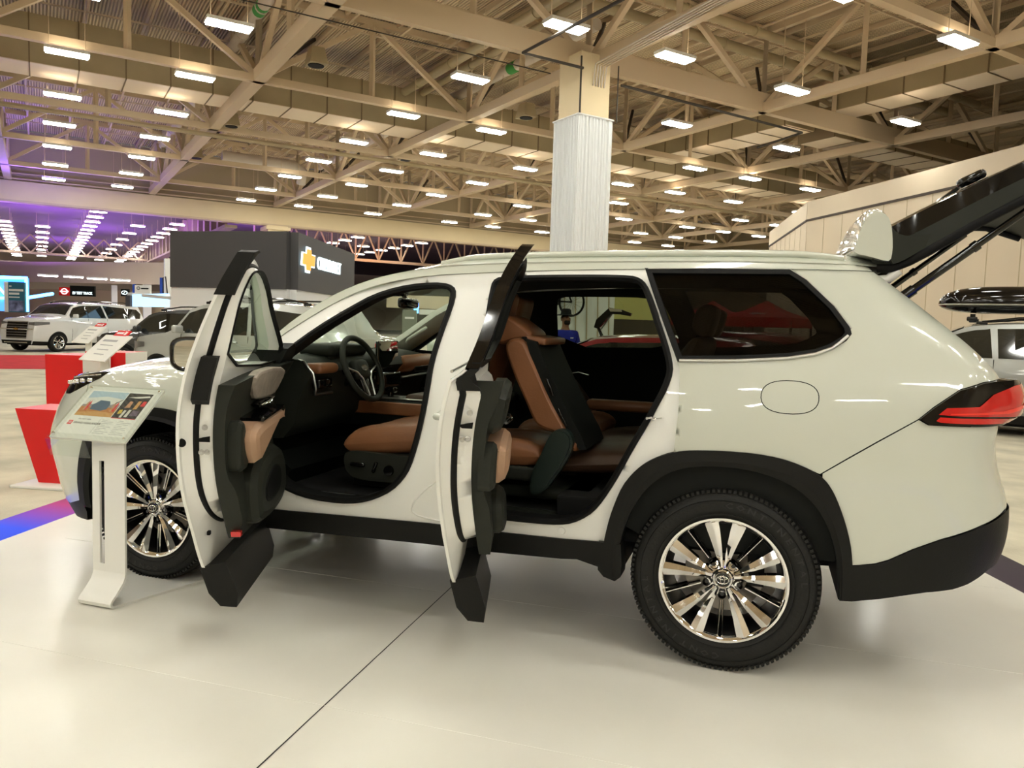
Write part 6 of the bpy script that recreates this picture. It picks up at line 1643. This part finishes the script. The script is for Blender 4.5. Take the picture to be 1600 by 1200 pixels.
# charcoal brand wall
pA, pB, pC = seen(274, 500, 25), seen(453, 500, 24), seen(543, 500, 31)
bw = empty('brand_wall', (pB.x, pB.y, FZ)); tag(bw, 'large charcoal corner wall with a lit gold emblem and white brand lettering', 'wall')
def relb(mb, o): L = o.location; mb.v = [(v[0]-L.x, v[1]-L.y, v[2]-L.z) for v in mb.v]; return mb
mb = MB(); zt = seen(453,364,24).z; zb = seen(400,452,24.5).z
upright(mb, pA, pB, zb, zt, .5); upright(mb, pB, pC, zb, zt, .5); relb(mb, bw).build('upper_wall', M['booth_dk'], bw, 30)
mb = MB(); upright(mb, pA, pB, FZ, zb, .4); upright(mb, pB, pC, FZ, zb, .4); relb(mb, bw).build('lower_wall', M['white'], bw, 30)
zl = seen(500, 419, 27.5).z
txt_on('CHEVROLET', pB, pC, .47, zl+.03, .60, M['neon_w'], bw, .0, .30, .03, .88)
d, n_ = (pC-pB).normalized(), None; d = Vector((d.x, d.y, 0)).normalized(); n_ = Vector((d.y,-d.x,0)); c = pB.lerp(pC,.11); c = Vector((c.x, c.y, zl+.05)) + n_*.30
def flat_poly(poly, c, d, n, th, m, parent, name):
    mb = MB(); mb.prism(poly, lambda x, z: c + d*x + Vector((0,0,z)), lambda x, z: c + d*x + Vector((0,0,z)) + n*th); relb(mb, parent).build(name, m, parent, 0)
bow = [(-.62,-.17),(-.62+.08,.17),(-.20,.17),(-.17,.33),(.20,.33),(.23,.17),(.62,.17),(.54,-.17),(.17,-.17),(.14,-.33),(-.23,-.33),(-.26,-.17)]
flat_poly([(x*1.2, z*1.25) for x, z in bow], c, d, n_, .03, M['neon_w'], bw, 'emblem_border')
flat_poly([(x*1.02, z*1.0) for x, z in bow], c + n_*.03, d, n_, .03, M['gold_lit'], bw, 'emblem')
# blue lit stand at the far left
def sign(name, x0, x1, yt, yb, dep, m, label, cat='sign', th=.15, d2=None):
    p, q = seen(x0, 500, dep), seen(x1, 500, d2 or dep); xm = (x0+x1)/2
    z1, z0 = seen(xm, yt, dep).z, seen(xm, yb, dep).z
    o = empty(name, (p.x, p.y, z0)); tag(o, label, cat); mb = MB(); upright(mb, p, q, z0, z1, th); relb(mb, o).build('panel', m, o, 30); return o, p, q, z0, z1
s1, p, q, z0, z1 = sign('lit_booth', -30, 45, 434, 486, 46, M['screen_blue'], 'booth wall glowing blue with neon outline at the far left', 'booth')
mb = MB(); n = Vector((q.y-p.y, -(q.x-p.x), 0)).normalized()
P_ = [Vector((p.x,p.y,z1))+n*.2, Vector((q.x,q.y,z1))+n*.2, Vector((q.x,q.y,z0))+n*.2]; mb.tube(P_, .12, 6); relb(mb, s1).build('neon_tube', M['neon'], s1, 30)
q2 = seen(88, 460, 48); mb = MB(); a_ = seen(0,466,46); mb.tube([a_+n*.3, seen(45,466,46)+n*.3, seen(82,459,48)], .10, 6); relb(mb, s1).build('neon_tube', M['neon'], s1, 30)
txt_on('N', p, q, .50, seen(5,455,46).z, 1.1, M['neon_w'], s1, .02, .25)
s2, p, q, z0, z1 = sign('banner', 15, 40, 441, 488, 40, M['teal'], 'tall teal banner with small white writing beside the blue booth'); 
nv = Vector((q.y-p.y, -(q.x-p.x), 0)).normalized()
for zz, f0, f1, hh in ((.22,.08,.22,.06),(.42,.06,.95,.11),(.60,.06,.70,.11),(.78,.06,.72,.05)):
    mb = MB(); upright(mb, p.lerp(q,f0)+nv*.09, p.lerp(q,f1)+nv*.09, z1-zz-hh/2, z1-zz+hh/2, .01); relb(mb, s2).build('printed_line', M['white'], s2, 0)
mb = MB(); upright(mb, p.lerp(q,.05)+nv*.09, p.lerp(q,.95)+nv*.09, z0+.05, z1-.95, .01); relb(mb, s2).build('printed_picture', M['banner_pic'], s2, 0)
mb = MB(); w_, v_ = seen(9,500,40), seen(15,500,40); upright(mb, w_, v_, z0, z1, .2); relb(mb, s2).build('banner_post', M['white'], s2, 30)
s3, p, q, z0, z1 = sign('sign_board', 94, 111, 449, 462, 44, M['red_gloss'], 'small red square sign with a white ring emblem'); c = (p+q)/2; c.z = (z0+z1)/2; dd = Vector((q.x-p.x,q.y-p.y,0)).normalized(); nn = Vector((dd.y,-dd.x,0)); mb = MB(); mb.tube([c+nn*.1+dd*.17*math.cos(2*PI*k/20)+Vector((0,0,.15*math.sin(2*PI*k/20))) for k in range(20)], .025, 5, closed=True); mb.bar(c+nn*.1-dd*.23, c+nn*.1+dd*.23, .05, .06); relb(mb, s3).build('emblem', M['neon_w'], s3, 30)
s4, p, q, z0, z1 = sign('sign_board', 111, 149, 447, 463, 43, M['black'], 'black sign reading EV TEST TRACK above the white full size suv'); txt_on('EV TEST TRACK', p, q, .52, z0+.16, .20, M['neon_w'], s4, .005, .1, .01, .78)
s5, p, q, z0, z1 = sign('sign_board', 190, 202, 452, 463, 44, M['black'], 'dark sign with an oval emblem left of the white poster'); c = (p+q)/2; c.z = (z0+z1)/2; mb = MB(); mb.tube([c+nn*.1+dd*.16*math.cos(2*PI*k/20)+Vector((0,0,.10*math.sin(2*PI*k/20))) for k in range(20)], .02, 5, closed=True); mb.tube([c+nn*.1+dd*(-.06)-Vector((0,0,.07)), c+nn*.1+dd*.06+Vector((0,0,.07))], .02, 5); relb(mb, s5).build('emblem', M['neon_w'], s5, 30)
s6, p, q, z0, z1 = sign('sign_board', 212, 236, 446, 462, 36, M['white'], 'white poster board with a round badge behind the dark grey suv'); c = p.lerp(q,.25); c.z = z1-.14; mb = MB(); mb.tube([c+nn*.1+dd*.07*math.cos(2*PI*k/20)+Vector((0,0,.07*math.sin(2*PI*k/20))) for k in range(20)], .012, 5, closed=True); relb(mb, s6).build('badge', M['black'], s6, 30)
mb = MB(); upright(mb, p.lerp(q,.42)+nn*.09, p.lerp(q,.90)+nn*.09, z1-.18, z1-.12, .01); relb(mb, s6).build('printed_line', M['black'], s6, 0)
mb = MB(); w_, v_ = seen(208,500,36.3), seen(212,500,36.3); upright(mb, w_, v_, z0-.1, z1+.05, .1); relb(mb, s6).build('side_banner', M['blue'], s6, 30)
s7, p, q, z0, z1 = sign('video_wall', 203, 262, 461, 480, 33, M['screen_pale'], 'pale blue video wall above the dark grey suv', 'screen', d2=30)
mb = MB(); a1, a2 = seen(203,459.5,33), seen(272,466,29.5); mb.bar(a1, a2, .2, .12); b1, b2 = seen(201,500,33), seen(209,500,32.6); upright(mb, b1, b2, z0, z1, .1); relb(mb, s7).build('screen_frame', M['white'], s7, 30)
mb = MB(); upright(mb, b1+Vector((0,0,0)), seen(208,500,32.6), z0+.0, z1-.05, .25); relb(mb, s7).build('dark_side', M['booth_dk'], s7, 30)
for k, (x0, x1, yt, yb, dep, lb) in enumerate([(223,237,431,455,60,'white clad column beyond the white poster board'),(256,273,405,466,45,'white clad column at the left end of the charcoal wall'),(174,184,446,470,60,'slim white column beyond the black sign')]):
    p = seen((x0+x1)/2, 500, dep); z1 = seen((x0+x1)/2, yt, dep).z; w_ = (x1-x0)/1202*dep*.8
    mb = MB(); mb.box((p.x,p.y,(z1+FZ)/2), (w_,w_,z1-FZ), RH); o = mb.build('clad_column', M['white'], None, 30); tag(o, lb, 'column')
fl, p, q, z0, z1 = sign('flag', 250, 255, 434, 463, 40, M['blue'], 'narrow blue flag beside the white clad column', 'flag', .03)
mb = MB(); mb.tube([Vector((q.x,q.y,z0)), Vector((q.x,q.y,z1)), Vector((q.x,q.y,z1))+Vector((.25,-.1,.05)), seen(262,463,40)], .03, 5); relb(mb, fl).build('flag_pole', M['dark_metal'], fl, 40)
# soffit with spots over the far booths
for k, (x, y) in enumerate([(75,431),(115,433),(152,436),(188,438)]):
    o = L0.copy(); COL.objects.link(o); p = seen(x, y, 54); o.location = p; o.rotation_euler = (0,0,rad(-40.5))
    c_ = L0d.copy(); COL.objects.link(c_); c_.parent = o; c_.data = far_me; tag(o, 'small warm lamp under the low soffit above the far left booths', 'lamp', 'lamps under the far left soffit')
mb = MB(); a1, a2 = seen(-20,424,64), seen(275,428,56); mb.bar(a1, a2, .5, 1.6); struct(mb, 'beam_soffit', M['wall_cream'])
# far backdrop wall of the booths
mb = MB(); upright(mb, seen(-60,500,66), seen(300,500,60), FZ, 3.3, .3); struct(mb, 'wall_booths', M['wall_tan'])
# red carpet
mb = MB(); P_ = [seen(-60,577.5,0.1)]
def floor_pt(x, y):
    d = _r2*((x-800)/1202) - _u2*((y-600)/1202) + _f; t = (FZ-1.41594)/d.z; return Vector((.10747,-4.22666,1.41594)) + d*t
c4p = [floor_pt(-80,576), floor_pt(136,577), floor_pt(150,556), floor_pt(-80,555)]
mb.add([(p.x,p.y,FZ+.012) for p in c4p] + [(p.x,p.y,FZ) for p in c4p], [(0,1,2,3),(0,1,5,4),(1,2,6,5),(2,3,7,6),(3,0,4,7)]); o = mb.build('carpet', mat('red carpet', (.50,.012,.02), .9, noise=(3,.15)), None, 30); tag(o, 'red carpet strip on the hall floor at the far left', 'carpet')
# red faceted plinths beside the stage
def plinth(name, pf, w, dpt, h, lab, slant=0, white_base=True):
    o = empty(name, (pf.x, pf.y, FZ)); tag(o, lab, 'plinth')
    mb = MB(); lo = -slant
    V = [(-w/2-lo*0,0,.0),(w/2,0,0),(w/2,dpt,0),(-w/2,dpt,0),(-w/2-slant,-.03,h),(w/2+slant*.2,-.03,h),(w/2+slant*.2,dpt+.05,h),(-w/2-slant,dpt+.05,h)]
    mb.add(V, [(0,1,5,4),(3,2,6,7),(0,3,7,4),(4,5,6,7),(0,1,2,3)], 0); mb.add(V, [(1,2,6,5)], 1)
    mb.build('plinth_body', [M['red_gloss'], M['white_gloss']], o, 0)
    if white_base: mb = MB(); mb.rbox((0,dpt/2-.02,-.0+.012), (w+.30,dpt+.30,.024), .006); mb.build('base_plate', M['white_gloss'], o, 30)
    return o
e1 = floor_pt(82, 759); pl1 = plinth('red_plinth', e1, .26, .35, .68, 'short red plinth with slanted side beside the stage', .20); pl1.rotation_euler = (0,0,rad(10))
e2 = seen(99, 690, 9.1); e2.z = 0; pl2 = plinth('red_plinth', floor_pt(104,700), .44, .42, 1.06, 'tall red plinth with white side behind the short one', 0, False); pl2.rotation_euler = (0,0,rad(14))
pl3 = plinth('red_plinth', floor_pt(168,690), .50, .4, 1.08, 'red topped plinth just behind the nose of the white suv', 0, False); pl3.rotation_euler = (0,0,rad(14))
# small sign stands behind
def mini_stand(x, y, dep, lab):
    c = seen(x, y, dep); o = empty('sign_stand', (c.x, c.y, FZ)); tag(o, lab, 'sign stand')
    R = Matrix.Rotation(rad(-18), 3, 'Z') @ Matrix.Rotation(rad(42), 3, 'X'); z = c.z - FZ
    mb = MB(); mb.box((0,0,z), (.56,.40,.012), R); mb.build('sign_plate', M['white_gloss'], o, 30)
    mb = MB(); mb.box((0,0,z), (.02,.02,.02)); 
    mb = MB(); mb.box((.10,-.10,z/2-.03), (.12,.02,z-.08)); mb.build('stand_post', M['white_gloss'], o, 30)
    mb = MB(); mb.box((.05,.05,.01), (.3,.4,.015)); mb.build('stand_base', M['white_gloss'], o, 30)
    mb = MB(); hd = R @ Vector((.02,.235,.0)); mb.box(Vector((0,0,z))+hd, (.27,.085,.014), R); mb.build('red_header', M['red_gloss'], o, 30)
    mb = MB(); mb.box(Vector((0,0,z)) + (R @ Vector((-.01,.235,.008))), (.13,.03,.002), R); mb.build('header_text', M['white'], o, 0)
    mb = MB(); mb.box(Vector((0,0,z)) + (R @ Vector((.10,.235,.008))), (.04,.05,.002), R); mb.build('header_mark', M['white'], o, 0)
    for k in range(4):
        mb = MB(); mb.box(Vector((0,0,z)) + (R @ Vector((-.05+.02*k, .11-.07*k, .0075))), (.30-.03*k,.012 if k else .03,.001), R); mb.build('printed_line', K['grey'], o, 0)
    return o
mini_stand(139, 523, 12.4, 'small white sign stand with red header in front of the white full size suv')
mini_stand(165, 544, 8.3, 'nearer small white sign stand with red header above the red plinth')
# white screen and panels seen through the windows
wp, p, q, z0, z1 = sign('display_wall', 838, 958, 412, 566, 19, M['white'], 'white panelled wall seen through the far rear side window', 'wall', .3)
for k in range(7):
    x = p.lerp(q, (k+.5)/7); mb = MB(); mb.box((x.x,x.y,(z0+z1)/2), (.03,.36,z1-z0), basis(q-p, Vector((-(q-p).y,(q-p).x,0)))); relb(mb, wp).build('panel_joint', M['duct'], wp, 0)
yw, p, q, z0, z1 = sign('display_wall', 958, 1060, 452, 500, 30, mat('olive lit wall', (.50,.46,.16), .7), 'olive yellow wall beyond the rear window', 'wall')
ip, p, q, z0, z1 = sign('info_pillar', 629, 651, 484, 545, 19, mat('olive grey sign', (.16,.17,.13), .6), 'olive grey upright sign seen through the windscreen beside the mirror')
for zz in (.20,.95,1.08):
    mb = MB(); nv = Vector((q.y-p.y, -(q.x-p.x), 0)).normalized(); upright(mb, p.lerp(q,.2)+nv*.09, p.lerp(q,.85)+nv*.09, z1-zz-.025, z1-zz+.025, .01); relb(mb, ip).build('printed_line', M['white'], ip, 0)
sign('light_panel', 647, 653, 473, 489, 22, M['neon'], 'small bright blue lit panel seen through the windscreen')
sign('display_wall', 604, 700, 462, 482, 34, M['wall_cream'], 'cream wall band seen through the windscreen')
sign('display_wall', 655, 700, 484, 492, 27, M['white_gloss'], 'pale panel below the cream band seen through the windscreen')
# red pop-up tents seen through the dark quarter glass
for k, (x, dep, lb) in enumerate(((1112,27,'left of two red peaked tents seen through the dark quarter glass'),(1196,24,'right of two red peaked tents seen through the dark quarter glass'))):
    c = seen(x, 520, dep); t_ = empty('canopy_tent', (c.x, c.y, FZ), rad(-18)); tag(t_, lb, 'tent')
    ez = seen(x, 497, dep).z - FZ; az = seen(x, 470, dep).z - FZ; hw_ = 1.1
    mb = MB(); R4 = [(-hw_,-hw_),(hw_,-hw_),(hw_,hw_),(-hw_,hw_)]
    V = [(x_,y_,ez) for x_, y_ in R4] + [(x_*.45,y_*.45,ez+(az-ez)*.42) for x_, y_ in R4] + [(0,0,az)] + [(x_*1.01,y_*1.01,ez-.28) for x_, y_ in R4]
    F_ = []
    for i in range(4): j = (i+1)%4; F_ += [(i,j,4+j,4+i),(4+i,4+j,8),(i,j,9+j,9+i)]
    mb.add(V, F_); mb.build('tent_roof', M['red_gloss'], t_, 0)
    for x_, y_ in R4:
        mb = MB(); mb.box((x_*.98,y_*.98,(ez-.1)/2), (.06,.06,ez-.1)); mb.build('tent_leg', M['dark_metal'], t_, 30)
    mb = MB(); mb.box((0,-hw_*.76,ez+(az-ez)*.22), (.5,.02,.06), Matrix.Rotation(rad(-55),3,'X')); mb.build('tent_lettering', M['white'], t_, 0)
# bicycle hanging on that wall
bk = empty('bicycle'); tag(bk, 'black bicycle hung on the white wall seen through the far window', 'bicycle')
bc = seen(893, 472, 18.6); bk.location = bc
DX = Vector((math.cos(rad(14)), -math.sin(rad(14)), 0)) * 1
def b2(x, z): return Vector((x*DX.x, x*DX.y, z))
for x0 in (0, -.95):
    mb = MB(); mb.tube([b2(x0+.33*math.cos(2*PI*k/32), .33*math.sin(2*PI*k/32)) for k in range(32)], .028, 6, closed=True); wv = mb.build('bicycle_wheel', M['rubber'], bk, 60)
    mb = MB()
    for k in range(14): mb.bar(b2(x0,0), b2(x0+.31*math.cos(2*PI*k/14), .31*math.sin(2*PI*k/14)), .004, .004)
    mb.build('spokes', M['dark_metal'], wv, 0)
mb = MB()
for a_, b_ in (((0,0),(-.40,.02)),((-.40,.02),(-.22,.50)),((0,0),(-.22,.50)),((-.40,.02),(-.82,.48)),((-.22,.46),(-.80,.52)),((-.80,.55),(-.95,0))): mb.tube([b2(*a_), b2(*b_)], .02, 8)
mb.build('bicycle_frame', M['black'], bk, 50)
mb = MB(); mb.tube([b2(-.22,.50), b2(-.20,.60)], .015, 6); mb.rbox(b2(-.20,.61), (.24,.10,.04), .015); mb.build('saddle', M['black'], bk, 50)
mb = MB(); mb.tube([b2(-.80,.56), b2(-.86,.64)], .015, 6); mb.tube([b2(-.86,.64)+Vector((.1,.25,0)), b2(-.86,.64), b2(-.86,.64)-Vector((.1,.25,0))], .014, 6); mb.build('handlebar', M['black'], bk, 50)
mb = MB(); mb.tube([b2(-.40,.02+.09*math.sin(0)), b2(-.40,.02)], .09, 14); mb.lathe([(0,-.01),(.10,-.01),(.10,.01),(0,.01)], b2(-.40,.02), 'Y', 18); mb.build('crank', M['dark_metal'], bk, 50)
# man in blue polo
def skin_figure(name, joints, edges, m, parent, loc, rz, sub=2):
    me = bpy.data.meshes.new(name); me.from_pydata([j[0] for j in joints], edges, [])
    o = bpy.data.objects.new(name, me); COL.objects.link(o)
    md = o.modifiers.new('skin', 'SKIN'); md.use_smooth_shade = True
    for i, j in enumerate(joints):
        v = me.skin_vertices[0].data[i]; v.radius = j[1] if isinstance(j[1], tuple) else (j[1], j[1]); v.use_root = (i == 0)
    sb = o.modifiers.new('sub', 'SUBSURF'); sb.levels = sub; sb.render_levels = sub
    me.materials.append(m)
    dg = bpy.context.evaluated_depsgraph_get(); me2 = bpy.data.meshes.new_from_object(o.evaluated_get(dg)); bpy.data.objects.remove(o)
    me2.materials.clear(); me2.materials.append(m)
    for p_ in me2.polygons: p_.use_smooth = True
    o = bpy.data.objects.new(name, me2); COL.objects.link(o); o.parent = parent; return o
SK = mat('tanned skin', (.34,.17,.10), .55); POLO = mat('royal blue polo cloth', (.012,.02,.30), .8); TRO = mat('dark trousers', (.02,.02,.025), .8); HAIR = mat('dark hair and beard', (.015,.010,.008), .8)
pr = empty('person'); tag(pr, 'bearded person in a royal blue polo and black brimmed hat beyond the suv', 'person')
J = [((0,0,.95),(.15,.11)),((0,0,1.15),(.15,.11)),((0,0,1.36),(.17,.11)),((0,0,1.47),(.08,.07)),((0,-.005,1.55),(.058,.058)),((0,-.02,1.64),(.078,.092)),((0,-.015,1.73),(.072,.085)),
     ((-.19,0,1.40),.065),((-.25,.0,1.15),.048),((-.245,-.06,.93),.036),((-.24,-.08,.85),.035),
     ((.19,0,1.40),.065),((.25,.0,1.15),.048),((.245,-.06,.93),.036),((.24,-.08,.85),.035),
     ((-.10,0,.86),.10),((-.11,-.01,.50),.068),((-.11,.02,.10),.045),((-.11,-.13,.045),.04),
     ((.10,0,.86),.10),((.11,-.01,.50),.068),((.11,.02,.10),.045),((.11,-.13,.045),.04)]
E_ = [(0,1),(1,2),(2,3),(3,4),(4,5),(5,6),(2,7),(7,8),(8,9),(9,10),(2,11),(11,12),(12,13),(13,14),(0,15),(15,16),(16,17),(17,18),(0,19),(19,20),(20,21),(21,22)]
fig = skin_figure('body', J, E_, SK, pr, (0,0,0), 0)
SJ = [((0,0,.93),(.165,.125)),((0,0,1.15),(.165,.125)),((0,0,1.36),(.185,.125)),((0,0,1.475),(.075,.07)),((-.20,0,1.405),.078),((-.245,0,1.22),.072),((.20,0,1.405),.078),((.245,0,1.22),.072)]
skin_figure('polo_shirt', SJ, [(0,1),(1,2),(2,3),(2,4),(4,5),(2,6),(6,7)], POLO, pr, (0,0,0), 0)
TJ = [((0,0,.93),(.16,.12)),((-.10,0,.84),.112),((-.11,-.01,.50),.08),((-.11,.02,.12),.062),((.10,0,.84),.112),((.11,-.01,.50),.08),((.11,.02,.12),.062)]
skin_figure('trousers', TJ, [(0,1),(1,2),(2,3),(0,4),(4,5),(5,6)], TRO, pr, (0,0,0), 0)
mb = MB(); mb.lathe([(.0,.11),(.06,.11),(.088,.09),(.098,.02),(.104,0),(.185,-.015),(.19,-.008),(.10,.012)], (0,-.012,1.745), 'Z', 24); mb.build('hat', M['black'], pr, 50)
mb = MB(); mb.rbox((0,-.075,1.605), (.12,.07,.085), .035); mb.rbox((0,.03,1.68), (.15,.12,.12), .05); mb.build('beard', HAIR, pr, 60)
mb = MB(); mb.rbox((0,-.118,1.66), (.024,.03,.04), .010); mb.build('nose', SK, pr, 60)
for sx_ in (-1,1):
    mb = MB(); mb.rbox((sx_*.03,-.106,1.685), (.022,.012,.010), .004); mb.build('eye', M['black'], pr, 60)
    mb = MB(); mb.rbox((sx_*.083,-.01,1.66), (.015,.035,.055), .007); mb.build('ear', SK, pr, 60)
    for k in range(5):
        mb = MB(); a0 = Vector((sx_*.235+ (k-2)*.015*(k<4), -.085-(k==4)*.02, .83)); mb.tube([a0, a0+Vector((0,-.01,-.05)), a0+Vector((0,-.0,-.075-(k==2)*.01))], [.010,.009,.007], 6); mb.build('finger', SK, pr, 60)
mb = MB(); mb.rbox((.08,-.128,1.33), (.06,.006,.02), .002); mb.build('shirt_logo', M['white'], pr, 30)
q = seen(883, 520, 14.2); pr.location = (q.x, q.y, FZ); pr.rotation_euler = (0,0,rad(38)); pr.scale = (1.02,1.02,1.02)
# added coloured lights without fixtures, standing in for the far booths' LED glow
def area(name, loc, size, col, power, rot=(PI,0,0)):
    l = bpy.data.lights.new(name, 'AREA'); l.size = size; l.color = col; l.energy = power; o = bpy.data.objects.new(name, l); COL.objects.link(o); o.location = loc; o.rotation_euler = rot; return o
for k, (a, b) in enumerate([(-66,-6),(-70,4),(-80,-3),(-95,2),(-115,0),(-75,12),(-72,26)]):
    area('far_hall_fill', H(a,b,5.0), 3.0, (.40,.14,1.0) if k < 6 else (.9,.45,.25), 900 if k < 6 else 300)
area('far_hall_fill', H(-52,-3.2,7.2), 1.0, (.2,.1,1.0), 250)
# ---------------------------------------------------------------- light and output
w = bpy.data.worlds.new('hall_ambience'); scene.world = w; w.use_nodes = True
w.node_tree.nodes['Background'].inputs[0].default_value = (.55,.50,.45,1); w.node_tree.nodes['Background'].inputs[1].default_value = .15
scene.view_settings.view_transform = 'Standard'; scene.view_settings.look = 'None'; scene.view_settings.gamma = 1; scene.view_settings.use_curve_mapping = False
scene.view_settings.exposure = .82
scene.cycles.use_denoising = True
scene.cycles.max_bounces = 8; scene.cycles.diffuse_bounces = 3; scene.cycles.glossy_bounces = 4; scene.cycles.transparent_max_bounces = 12
scene.cycles.sample_clamp_indirect = 6.0
scene.cycles.caustics_reflective = False; scene.cycles.caustics_refractive = False
